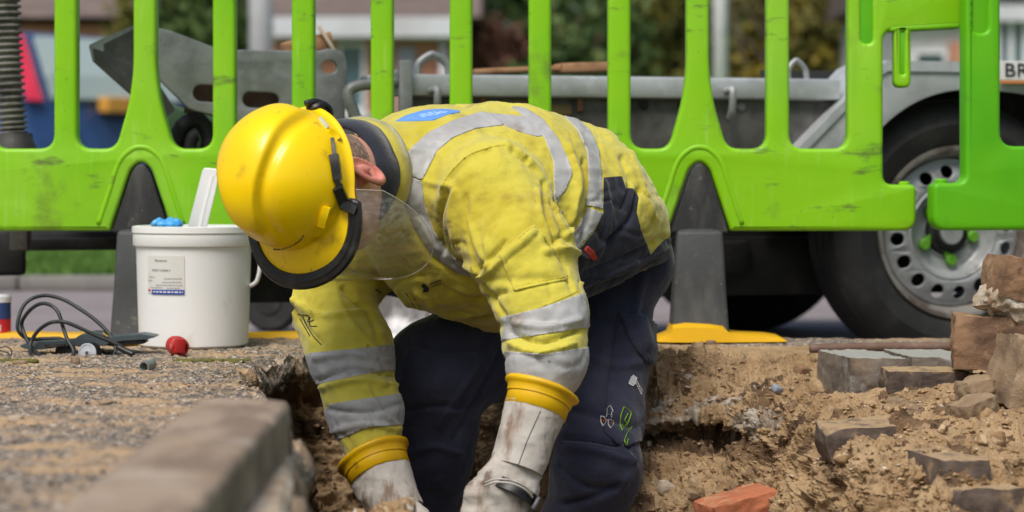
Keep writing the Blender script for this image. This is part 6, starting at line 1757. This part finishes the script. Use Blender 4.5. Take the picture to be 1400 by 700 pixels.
kpoly("lime_print", [(300, 480), (285, 520), (262, 560), (246, 600), (262, 632), (276, 590)], .5, M_lime_pr, .0062)

# ------------------------------------------------------------------ head and body
HC = P(411, 253, 3.72)                        # middle of the helmet rim
U = nrm((-.63, -.77, .10)); Fw = np.array([.10, -.02, -1.0]); Fw = nrm(Fw - U * (Fw @ U)); Lh = np.cross(U, Fw)
HR = np.stack([Lh, Fw, U])
def hp(l, f, u): return HC + Lh * l + Fw * f + U * u
def head_f(p):
    d = ellip(p, hp(0, -.008, .012), HR, (.076, .098, .105))
    d = smin(d, ellip(p, hp(0, .022, -.075), HR, (.062, .074, .085)), .03)
    d = smin(d, ellip(p, hp(0, .060, -.128), HR, (.030, .030, .026)), .03)           # chin
    d = smin(d, ellip(p, hp(0, .088, -.030), HR, (.050, .018, .016)), .02)           # brow
    d = smin(d, seg(p, hp(0, .098, -.040), hp(0, .116, -.078), .008, .014), .014)      # nose
    d = smin(d, seg(p, hp(-.012, .104, -.080), hp(.012, .104, -.080), .009, .009), .008)
    for s in (-1, 1):
        d = smin(d, -smin(-d, -0 * d + 1e3, .001), .001)
        d = np.maximum(d, -(ellip(p, hp(s * .033, .104, -.046), HR, (.017, .013, .011)) + .0))   # eye sockets
        d = smin(d, ellip(p, hp(s * .033, .086, -.046), HR, (.0125, .0125, .0125)), .003)       # eyeballs
        d = smin(d, ellip(p, hp(s * .050, .060, -.072), HR, (.022, .022, .024)), .02)           # cheekbones
    d = smin(d, seg(p, hp(-.020, .094, -.103), hp(.020, .094, -.103), .0055, .0055), .005)       # lips
    d = smin(d, seg(p, hp(-.016, .091, -.115), hp(.016, .091, -.115), .006, .006), .005)
    d = smin(d, seg(p, hp(0, -.030, -.055), P(536, 245, 3.96), .062, .066), .03)       # neck
    return d
ER = None
def ear_f(p, s=1):
    o_ = hp(s * .0765, -.018, -.066)
    up = nrm(U * .90 - Fw * .43); out = nrm(Lh * s * .82 - Fw * .50); fw = np.cross(up, out)
    R_ = np.stack([np.cross(up, out), out, up]); R_[0] = nrm(R_[0])
    c = o_ + out * .007
    d = ellip(p, c, R_, (.0225, .0095, .037))
    d = np.maximum(d, -ellip(p, c + out * .0060 + R_[0] * .001 * s + up * .002, R_, (.0165, .0105, .0295)))
    d = smin(d, ellip(p, c + out * .001 + up * .006, R_, (.0075, .0055, .013)), .006)     # inner fold
    d = smin(d, ellip(p, c - up * .031 + out * -.001, R_, (.0085, .006, .010)), .006)        # lobe
    d = np.maximum(d, -ellip(p, c + out * .006 - up * .006 + Fw * .004, R_, (.0055, .009, .008)))
    return smin(d, seg(p, o_ - out * .012, c - up * .004 - out * .016, .018, .012), .006)
def body_f(p):
    d = np.minimum(head_f(p), smin(ear_f(p, 1), ear_f(p, -1), .001))
    d = smin(head_f(p), smin(ear_f(p, 1), ear_f(p, -1), .001), .004)
    return d
BV, BF = surface_nets(body_f, HC + [-.16, -.16, -.17], HC + [.24, .30, .16], .0026)
BV = lap(BV, BF, 2); BN = vnormals(BV, BF)
if (BN * (BV - BV.mean(0))).sum() < 0: BF = BF[:, ::-1]
# the rest of the body under the clothes, one skin with the head
def under_f(p):
    d = seg(p, P(526, 243, 3.94), t1, (.062, .062), (.15, .10), Lx)
    for a, b, ra, rb in ((t1, t2, (.15, .10), (.15, .11)), (t2, t3, (.15, .11), (.14, .10)), (t3, P(826, 330, 4.26), (.14, .10), (.14, .07))): d = smin(d, seg(p, a, b, ra, rb, Lx), .03)
    for ch, r in (((sh_l, el_l, wr_l, P(712, 620, 3.655)), (.06, .045, .034, .026)), ((sh_r, mid_r, el_r, wr_r, P(535, 685, 3.87)), (.06, .05, .045, .034, .026)), ((hp_l, kn_l, an_l), (.062, .046, .036)), ((hp_r, kn_r, an_r), (.07, .05, .036))):
        for i in range(len(ch) - 1): d = smin(d, seg(p, ch[i], ch[i + 1], r[i], r[i + 1]), .02)
    return d
both = lambda p: smin(body_f(p), under_f(p), .01)
V2b, F2b = surface_nets(under_f, [-.30, 3.55, -.66], [.36, 4.55, .50], .014)
# head at fine resolution, the covered body coarser, in one mesh
nb0 = len(BV)
hq = pix(BV)
skin_i = np.zeros(len(BF) + len(F2b), int)
cb = BV[BF].mean(1); lc = (cb - HC) @ HR.T
eard = np.minimum(ear_f(cb.astype(np.float32), 1), ear_f(cb.astype(np.float32), -1)); hd = head_f(cb.astype(np.float32))
skin_i[:len(BF)] = np.where(eard < hd - .003, 1, np.where((lc[:, 1] < -.028) & (lc[:, 2] > -.105) & (hd < .004), 2, 0))
body = build("body", np.concatenate([BV, V2b]), [tuple(f) for f in BF] + [tuple(int(i) + nb0 for i in f) for f in F2b], None, person, mats=[M_skin, M_ear, M_hair], mat_idx=skin_i)
M_eyew = mat("eye_white", (.7, .68, .65), .25); M_iris = mat("iris", (.05, .07, .09), .2); M_lip = mat("lips", (.42, .17, .14), .5)
for s in (-1, 1):
    V, F = lathe([(0, .0128), (.003, .0126), (.0055, .0117), (.009, .0092), (.0118, .0052), (.0125, 0)], hp(s * .033, .0865, -.046), Fw, 20)
    ey = build("eye", V, F, M_eyew, body); V, F = lathe([(0, .0133), (.003, .0130), (.0055, .0121), (.0056, .0115)], hp(s * .033, .0865, -.046), Fw, 18); build("iris", V, F, M_iris, ey) if False else None
    V, F = tube(spline([hp(s * .016, .103, -.028), hp(s * .034, .106, -.022), hp(s * .052, .092, -.029)], 10), np.linspace(.004, .0022, 10), 8); build("eyebrow", V, F, M_hair, body)

# collar: navy inner collar standing round the neck, yellow collar edge behind it
cax = nrm(P(478, 238, 3.82) - P(560, 252, 4.0)); cu_ = nrm(Lx - cax * (Lx @ cax)); cv_ = np.cross(cax, cu_)
if cv_[2] < 0: cv_ = -cv_
def collar_ring(c, a, b, ph=0): 
    an = np.linspace(0, 2 * PI, 64, endpoint=False); return c + a * np.cos(an)[:, None] * cu_ + b * np.sin(an)[:, None] * cv_
cc = P(467, 237, 3.845)
def collar(nm, m, rad, h0, h1, th, wob, seed):
    rings = []
    for (r_, h_) in ((rad + .012, h0), (rad + .004, (h0 + h1) / 2), (rad, h1 - .004), (rad - th * .5, h1), (rad - th, h1 - .004), (rad - th + .002, (h0 + h1) / 2), (rad - th + .008, h0)):
        rg = collar_ring(cc + cax * h_, r_ * 1.02, r_ * .98)
        rg = rg + cax * (wob * fbm(rg, 14, 2, seed))[:, None] + (rg - cc) * (.05 * fbm(rg, 18, 2, seed + 1))[:, None]
        rings.append(rg)
    V, F = loft(rings, False, False)
    F += [((len(rings) - 1) * 64 + k, (len(rings) - 1) * 64 + (k + 1) % 64, (k + 1) % 64, k) for k in range(64)]
    return build(nm, V, F, m, jacket)
collar("inner_collar", M_navy, .0835, -.022, .026, .010, .010, 3)
collar("outer_collar", M_hiviz, .0890, -.055, -.016, .005, .004, 7)

# ------------------------------------------------------------------ helmet
a_, H_ = .102, .138
nth, nph = 128, 44
th = np.linspace(0, 2 * PI, nth, endpoint=False)       # 0 = left, 90 deg = front
bs_ = .114; bf_ = .105; b_ = np.where(np.sin(th) > 0, bf_, .121)
def dome(scale=1.0, ridge=True):
    V = []
    for i in range(nph + 1):
        ph = i / nph * PI / 2
        r = np.cos(ph) ** .82; u = H_ * scale * np.sin(ph) ** .95
        f_ = b_ * scale * r * np.sin(th); l_ = a_ * scale * r * np.cos(th)
        base = 0.016 * np.maximum(np.sin(th), 0) ** 2 * (1 - i / nph) ** 3       # front rim lifts over the peak
        V.append(np.stack([l_, f_, np.full(nth, u) + base], 1))
    return np.concatenate(V)
D = dome()
l, f, u = D.T
nrmD = np.stack([l / a_ ** 2, f / bs_ ** 2, u / H_ ** 2], 1); nrmD /= np.linalg.norm(nrmD, axis=1, keepdims=True) + 1e-9
w = .020 + .030 * sstep(.10, -.06, f)                  # raised crest panel, widening to the back
crest = sstep(w + .005, w - .003, np.abs(l)) * sstep(.092, .070, f + .02 * (np.abs(l) / .03) ** 2) * sstep(.02, .06, u)
groove = np.exp(-((np.abs(l) - w - .010) / .006) ** 2) * sstep(.12, .08, f) * sstep(.03, .07, u)
D = D + nrmD * (.0115 * crest - .0035 * groove)[:, None]
FD = []
for i in range(nph):
    for k in range(nth):
        q = (k + 1) % nth; FD.append((i * nth + k, i * nth + q, (i + 1) * nth + q, (i + 1) * nth + k))
# rim, peak and inside
fr_ = np.sin(th)
pe = .005 + .040 * sstep(.05, .95, fr_)                # how far the brim stands out
rows = []
def rimrow(scale, ext, du):
    l_ = a_ * scale * np.cos(th); f_ = b_ * scale * np.sin(th)
    n_ = np.stack([np.cos(th) / a_, np.sin(th) / b_], 1); n_ /= np.linalg.norm(n_, axis=1, keepdims=True)
    return np.stack([l_ + n_[:, 0] * ext, f_ + n_[:, 1] * ext, du], 1)
base = 0.016 * np.maximum(fr_, 0) ** 2
drop = -.010 * sstep(.2, 1, fr_)
rows.append(rimrow(1, .002, base - .003)); rows.append(rimrow(1, pe * .5, base * .7 + drop * .35 - .004)); rows.append(rimrow(1, pe, drop - .006 + base * .3)); rows.append(rimrow(1, pe + .0015, drop - .009 + base * .3)); rows.append(rimrow(1, pe * .9, drop - .0105 + base * .3)); rows.append(rimrow(.96, .0, base - .012))
inner = dome(.955)
n0 = len(D)
VH = np.concatenate([D] + rows + [inner]); ch = [np.arange(nth)] + [n0 + i * nth + np.arange(nth) for i in range(len(rows))] + [n0 + len(rows) * nth + np.arange(nth)]
for A_, B_ in zip(ch[:-1], ch[1:]):
    for k in range(nth):
        q = (k + 1) % nth; FD.append((B_[k], B_[q], A_[q], A_[k]))
n1 = n0 + len(rows) * nth
for i in range(nph):
    for k in range(nth):
        q = (k + 1) % nth; FD.append((n1 + (i + 1) * nth + k, n1 + (i + 1) * nth + q, n1 + i * nth + q, n1 + i * nth + k))
toW = lambda A_: HC + np.asarray(A_)[:, 0:1] * Lh + np.asarray(A_)[:, 1:2] * Fw + np.asarray(A_)[:, 2:3] * U
HV = toW(VH)
helmet = build("helmet", HV, FD, M_helmet, person, angle=70)
hb = bvh_of(HV, FD)
# black visor carrier along the peak
tv = np.linspace(math.radians(15), math.radians(165), 90)
def vrow(ext, du):
    n_ = np.stack([np.cos(tv) / a_, np.sin(tv) / bf_], 1); n_ /= np.linalg.norm(n_, axis=1, keepdims=True)
    s_ = np.sin(tv); p_ = .005 + .040 * sstep(.05, .95, s_); bs = .016 * np.maximum(s_, 0) ** 2 * .3; dr_ = -.010 * sstep(.2, 1, s_)
    return toW(np.stack([a_ * np.cos(tv) + n_[:, 0] * (p_ + ext), bf_ * np.sin(tv) + n_[:, 1] * (p_ + ext), dr_ + bs + du], 1))
ro = [vrow(-.010, -.001), vrow(-.008, .002), vrow(.004, .0015), vrow(.006, -.001), vrow(.013, -.002), vrow(.016, -.006), vrow(.013, -.011), vrow(-.008, -.012), vrow(-.010, -.001)]
V = np.stack(ro, 1); V[0] = V[0] * .3 + V[0].mean(0) * .7; V[-1] = V[-1] * .3 + V[-1].mean(0) * .7
V, F = loft(list(V)); build("visor_carrier", V, F, M_black_pl, helmet, angle=45)
# clear face shield hanging from the carrier, bending round the face
nu, nv = 70, 26
M_shield = bpy.data.materials.new("clear_polycarbonate"); M_shield.use_nodes = True
_nt = M_shield.node_tree; _b = _nt.nodes["Principled BSDF"]
_b.inputs["Base Color"].default_value = (0.95, 0.93, 0.88, 1); _b.inputs["Roughness"].default_value = .12; _b.inputs["IOR"].default_value = 1.5
_tr = _nt.nodes.new("ShaderNodeBsdfTransparent"); _tr.inputs[0].default_value = (.90, .89, .86, 1)
_df = _nt.nodes.new("ShaderNodeBsdfDiffuse"); _df.inputs[0].default_value = (.75, .73, .68, 1)
_gl = _nt.nodes.new("ShaderNodeBsdfGlossy"); _gl.inputs["Roughness"].default_value = .12
_m1 = _nt.nodes.new("ShaderNodeMixShader"); _m2 = _nt.nodes.new("ShaderNodeMixShader"); _fr = _nt.nodes.new("ShaderNodeFresnel"); _fr.inputs[0].default_value = 1.5
_ns = _nt.nodes.new("ShaderNodeTexNoise"); _ns.inputs["Scale"].default_value = 22; _ns.inputs["Detail"].default_value = 8
_mr = _nt.nodes.new("ShaderNodeMapRange"); _mr.inputs[1].default_value = .35; _mr.inputs[2].default_value = .8; _mr.inputs[3].default_value = .08; _mr.inputs[4].default_value = .34
_nt.links.new(_ns.outputs["Fac"], _mr.inputs[0]); _nt.links.new(_mr.outputs[0], _m1.inputs[0]); _nt.links.new(_tr.outputs[0], _m1.inputs[1]); _nt.links.new(_df.outputs[0], _m1.inputs[2])
_nt.links.new(_fr.outputs[0], _m2.inputs[0]); _nt.links.new(_m1.outputs[0], _m2.inputs[1]); _nt.links.new(_gl.outputs[0], _m2.inputs[2])
_nt.links.new(_m2.outputs[0], _nt.nodes["Material Output"].inputs[0])
tv2 = np.linspace(math.radians(8), math.radians(172), nu)
rows = []
for j in range(nv):
    v_ = j / (nv - 1)
    s_ = np.sin(tv2); pk_ = .005 + .040 * sstep(.05, .95, s_)
    n_ = np.stack([np.cos(tv2) / a_, np.sin(tv2) / bf_], 1); n_ /= np.linalg.norm(n_, axis=1, keepdims=True)
    dep = .185 * np.clip(1 - np.abs((tv2 - PI / 2) / math.radians(86)) ** 3.2, 0, 1) ** .8 + .012
    rows.append(np.stack([a_ * np.cos(tv2) + n_[:, 0] * (pk_ + .004 + .010 * v_), bf_ * np.sin(tv2) + n_[:, 1] * (pk_ + .004 - .018 * v_), -.010 * sstep(.2, 1, s_) - .010 - dep * v_], 1))
SV = toW(np.concatenate(rows)); SF = [(j * nu + k, j * nu + k + 1, (j + 1) * nu + k + 1, (j + 1) * nu + k) for j in range(nv - 1) for k in range(nu - 1)]
shield = build("face_shield", SV, SF, M_shield, helmet)
er_ = np.concatenate([SV.reshape(nv, nu, 3)[:, 0], SV.reshape(nv, nu, 3)[-1], SV.reshape(nv, nu, 3)[::-1, -1]])
V, F = tube(er_[::2], .0007, 6); build("shield_edge", V, F, mat("shield_edge_plastic", (.62, .60, .54), .3), helmet)
# strap-like lamp and visor arm on the left of the helmet
def onh(px, py, off):
    p_, n_ = hit(hb, px, py)
    if p_ is None: return P(px, py, 3.70)
    return p_ - nrm(p_ - EYEV) * off
def strip(pts, w0, w1, th_, nm, m=M_black_pl, off=.003):
    P3 = np.array([onh(x, y, off) for x, y in pts]); P3 = np.array(spline(P3, 14)); ww = np.linspace(w0, w1, 14)
    view = nrm(P3.mean(0) - EYEV); rings = []
    for i in range(14):
        t_ = nrm(P3[min(i + 1, 13)] - P3[max(i - 1, 0)]); s_ = nrm(np.cross(t_, view)); n_ = nrm(np.cross(s_, t_))
        if n_ @ view > 0: n_ = -n_
        rings.append([P3[i] + s_ * ww[i] + n_ * -th_, P3[i] + s_ * ww[i] * .8 + n_ * th_, P3[i] - s_ * ww[i] * .8 + n_ * th_, P3[i] - s_ * ww[i] + n_ * -th_])
    V, F = loft(rings); return build(nm, V, F, m, helmet, angle=40)
strip([(454.5, 190), (455.5, 200), (457, 213)], .0035, .0035, .004, "arm_tip", off=.005)
strip([(456, 212), (458, 226), (461, 246)], .0088, .0082, .006, "arm_slider", off=.005)
strip([(460, 244), (462, 252), (463, 258)], .005, .005, .005, "arm_link", off=.004)
strip([(461, 256), (466, 268), (472, 282)], .0092, .0105, .007, "arm_hinge", off=.006)
strip([(468, 278), (478, 284), (487, 288)], .010, .008, .007, "arm_elbow", off=.007)
strip([(447, 283), (443, 295), (439, 309)], .0068, .0075, .005, "slot_cover", M_helmet, .004)
strip([(450, 178), (458, 184), (463, 190)], .006, .006, .003, "slot_cover", M_helmet, .003)
strip([(436, 162), (441, 168), (447, 175)], .0050, .0050, .0008, "sticker", mat("grey_sticker", (.42, .46, .36), .5), .0012)
pts = [(374, 341), (384, 341), (395, 338), (403, 334), (410, 329), (416, 321)]
for i in range(len(pts) - 1):
    a1, a2 = np.array(pts[i], float), np.array(pts[i + 1], float)
    for s0 in (0, .5): strip([tuple(a1 + (a2 - a1) * s0), tuple(a1 + (a2 - a1) * (s0 + .2)), tuple(a1 + (a2 - a1) * (s0 + .4))], .0011, .0011, .0004, "lettering", M_dark_pr, .0008)
# ratchet knob at the back
kc = hp(.055, -.128, .012) if False else P(432, 147, 3.735)
V, F = lathe([(0, -.008), (.014, -.008), (.0155, -.003), (.0155, .005), (.012, .009), (0, .009)], kc, nrm(U * .5 - Fw * .8), 24); build("ratchet_knob", V, F, M_black_pl, helmet, angle=40)
V, F = tube(spline([P(418, 142, 3.72), P(432, 139, 3.73), P(448, 146, 3.74), P(452, 156, 3.75)], 16), .0055, 8); build("headband", V, F, M_black_pl, helmet)

# ------------------------------------------------------------------ gloves
def gauntlet(bead_c, ax, r0, r1, r2, Lc, Lw, sidev, seed, wrist):
    ax = nrm(ax); s1 = nrm(sidev - ax * (sidev @ ax)); s2 = np.cross(ax, s1)
    g = build("glove", *leather(bead_c, ax, s1, s2, r1, r2, Lc, Lw, seed), M_leather, person, angle=60)
    prof_ = [(r0 - .006, .004), (r0 - .001, .000), (r0 + .003, -.002), (r0 + .006, .001), (r0 + .006, .005), (r0 + .002, .008), (r0 - .0005, .012)]
    rings = []
    an = np.linspace(0, 2 * PI, 56, endpoint=False)
    for r_, h_ in prof_ + [(r0 - .0015, .02), (r0 + (r1 - r0) * .5, Lc * .5), (r1 + .0025, Lc), (r1 - .001, Lc + .0015)]:
        rg = bead_c + ax * h_ + r_ * (np.cos(an)[:, None] * s1 + np.sin(an)[:, None] * s2)
        rg = rg + (rg - bead_c - ax * h_) * (.05 * fbm(rg, 16, 2, seed))[:, None] + ax * (.0025 * fbm(rg, 13, 2, seed + 5))[:, None]
        rings.append(rg)
    V, F = loft(rings, False, False); build("cuff", V, F, M_cuff, g, angle=70)
    return g, s1, s2
def leather(c, ax, s1, s2, r1, r2, L0, L1, seed):
    an = np.linspace(0, 2 * PI, 96, endpoint=False); rings = []
    for i in range(50):
        t_ = i / 49; r_ = r1 + (r2 - r1) * t_; h_ = L0 - .004 + (L1 - L0) * t_
        fl = 1 - .16 * t_
        rg = c + ax * h_ + r_ * (np.cos(an)[:, None] * s1 * (1 + .04 * t_) + np.sin(an)[:, None] * s2 * fl)
        rings.append(rg)
    V, F = loft(rings, False, True)
    rad = V - c - ((V - c) @ ax)[:, None] * ax; rad /= np.linalg.norm(rad, axis=1, keepdims=True)
    V = V + rad * (.0035 * fbm(V, 12, 3, seed, ridged=True) + .0016 * fbm(V, 40, 3, seed + 1))[:, None]
    return V, F
bl_ = P(741, 531, 3.69); axl = nrm(P(702, 652, 3.645) - bl_)
gl_, s1, s2 = gauntlet(bl_, axl, .0545, .0475, .0395, .040, .138, nrm((1, -.15, 0)), 3, None)
br_ = P(510, 622, 3.91); axr = nrm(P(545, 706, 3.86) - br_)
gr_, s1r, s2r = gauntlet(br_, axr, .0575, .051, .043, .038, .115, nrm((1, -.2, 0)), 8, None)
def glove_hand(w, ax, side, down, parent, thumb):
    """w wrist, ax along the hand, side towards the thumb, down = palm side."""
    R_ = np.stack([side, down, ax])
    q = lambda a, b, c: w + side * a + down * b + ax * c
    def f_(p):
        d = seg(p, q(0, 0, -.06), q(0, .002, .03), (.036, .034), (.044, .024), side)
        d = smin(d, seg(p, q(0, .002, .03), q(0, .006, .085), (.044, .022), (.047, .019), side), .015)
        fs = None
        for i, (a, L_) in enumerate(((.033, .070), (.011, .078), (-.012, .073), (-.034, .058))):
            b0_ = q(a, .006, .082); b1_ = b0_ + ax * L_ * .38 + down * L_ * .18 + side * (a * .12); b2_ = b1_ + ax * L_ * .17 + down * L_ * .33; b3_ = b2_ - ax * L_ * .08 + down * L_ * .26
            e = smin(seg(p, b0_, b1_, .0125, .012), seg(p, b1_, b2_, .012, .011), .006); e = smin(e, seg(p, b2_, b3_, .011, .0098), .006)
            fs = e if fs is None else np.minimum(fs, e)
        d = smin(d, fs, .008)
        t_ = smin(seg(p, q(.026, .004, .012), q(.046, .006, .055), .017, .0145), seg(p, q(.046, .006, .055), q(.045, .020, .092), .0145, .0115), .01)
        return smin(d, t_, .014)
    lo = w - .16; hi = w + .19
    V, F = surface_nets(f_, lo, hi, .0036); V = lap(V, F, 2); N_ = vnormals(V, F)
    if (N_ * (V - V.mean(0))).sum() < 0: F = F[:, ::-1]; N_ = -N_
    V = V + N_ * (.0028 * fbm(V, 34, 3, 5, ridged=True) + .0012 * fbm(V, 90, 2, 6, ridged=True))[:, None]
    return build("hand", V, F, M_leather, parent)
wl = bl_ + axl * .138
hand_ax = nrm(axl + np.array([-.02, -.05, .0])); sd = nrm(np.cross(hand_ax, [.25, -.95, .1])); 
sd = nrm(np.array([-1, -.25, 0]) - hand_ax * (hand_ax @ np.array([-1, -.25, 0]))); dn = np.cross(hand_ax, sd)
if dn[1] < 0: dn = -dn
glove_hand(wl, hand_ax, sd, dn, gl_, 1)
wr_ = br_ + axr * .115
sdr = nrm(np.array([.8, -.6, 0]) - axr * (axr @ np.array([.8, -.6, 0]))); dnr = np.cross(axr, sdr)
if dnr[1] < 0: dnr = -dnr
glove_hand(wr_, nrm(axr), sdr, dnr, gr_, 1)
gb = bvh_of(*[np.array(x) if k == 0 else x for k, x in enumerate(leather(bl_, axl, s1, s2, .0475, .0395, .040, .138, 3))])
M_gseam = mat("glove_seam", (.10, .085, .07), .9)
ribbon("seam", spline([(739, 562), (722, 600), (710, 632), (701, 655)], 30), .7, .0009, M_gseam, gb, gl_)
ribbon("seam", spline([(664, 622), (672, 634), (676, 650)], 14), .6, .0009, M_gseam, gb, gl_)
# gathered wrist seam and watch-like black strap on the near glove
pts = [P(663, 660, 3.60), P(678, 655, 3.585), P(700, 657, 3.583), P(718, 665, 3.59), P(728, 676, 3.60)]
for dy in (0, 4):
    V, F = tube(spline([p + np.array([0, 0, -.0012 * dy]) for p in pts], 30), .0016, 7); build("wrist_cord", V, F, M_leather, gl_)
an = np.linspace(0, 2 * PI, 40, endpoint=False); rings = []
cw = P(703, 676, 3.635); cax_ = nrm(P(690, 694, 3.62) - P(712, 655, 3.64)); k1 = nrm(np.array([1, -.1, 0]) - cax_ * (cax_ @ np.array([1, -.1, 0]))); k2 = np.cross(cax_, k1)
for h_, e_ in ((-.010, .001), (-.009, .004), (.009, .004), (.010, .001)):
    rings.append(cw + cax_ * h_ + (.0385 + e_) * np.cos(an)[:, None] * k1 + (.034 + e_) * np.sin(an)[:, None] * k2)
V, F = loft(rings, False, False); build("wrist_strap", V, F, M_black_pl, gl_, angle=50)
V, F = box(cw + k1 * .040 - np.array([0, .01, 0]), (.005, .016, .013), np.stack([k1, k2, cax_], 1), .003); build("strap_buckle", V, F, M_black_pl, gl_)
# safety boots on the trench floor
M_boot = mat("boot_leather", (.03, .025, .02), .6, layers=[((.2, .14, .08), 20, .5, .7, 6)])
for an_, dirx in ((an_l, nrm((-.85, -.5, 0))), (an_r, nrm((-.9, -.35, 0)))):
    base_z = -.705; c_ = np.array([an_[0], an_[1], base_z])
    sdv = np.array([-dirx[1], dirx[0], 0]); rings = []
    for (t_, w_, h_) in ((-.08, .028, .07), (-.06, .038, .10), (.0, .042, .13), (.05, .043, .105), (.11, .048, .07), (.16, .044, .055), (.185, .03, .035)):
        rings.append([c_ + dirx * t_ + sdv * (w_ * math.cos(b)) + np.array([0, 0, h_ * .5 + h_ * .5 * math.copysign(abs(math.sin(b)) ** .7, math.sin(b))]) for b in np.linspace(0, 2 * PI, 20, endpoint=False)])
    V, F = loft(rings); bt = build("boot", V, F, M_boot, person, angle=50)
    V, F = tube([an_ + np.array([0, 0, .05]), c_ + np.array([0, 0, .09])], .06, 16); build("boot_shaft", V, F, M_boot, bt)
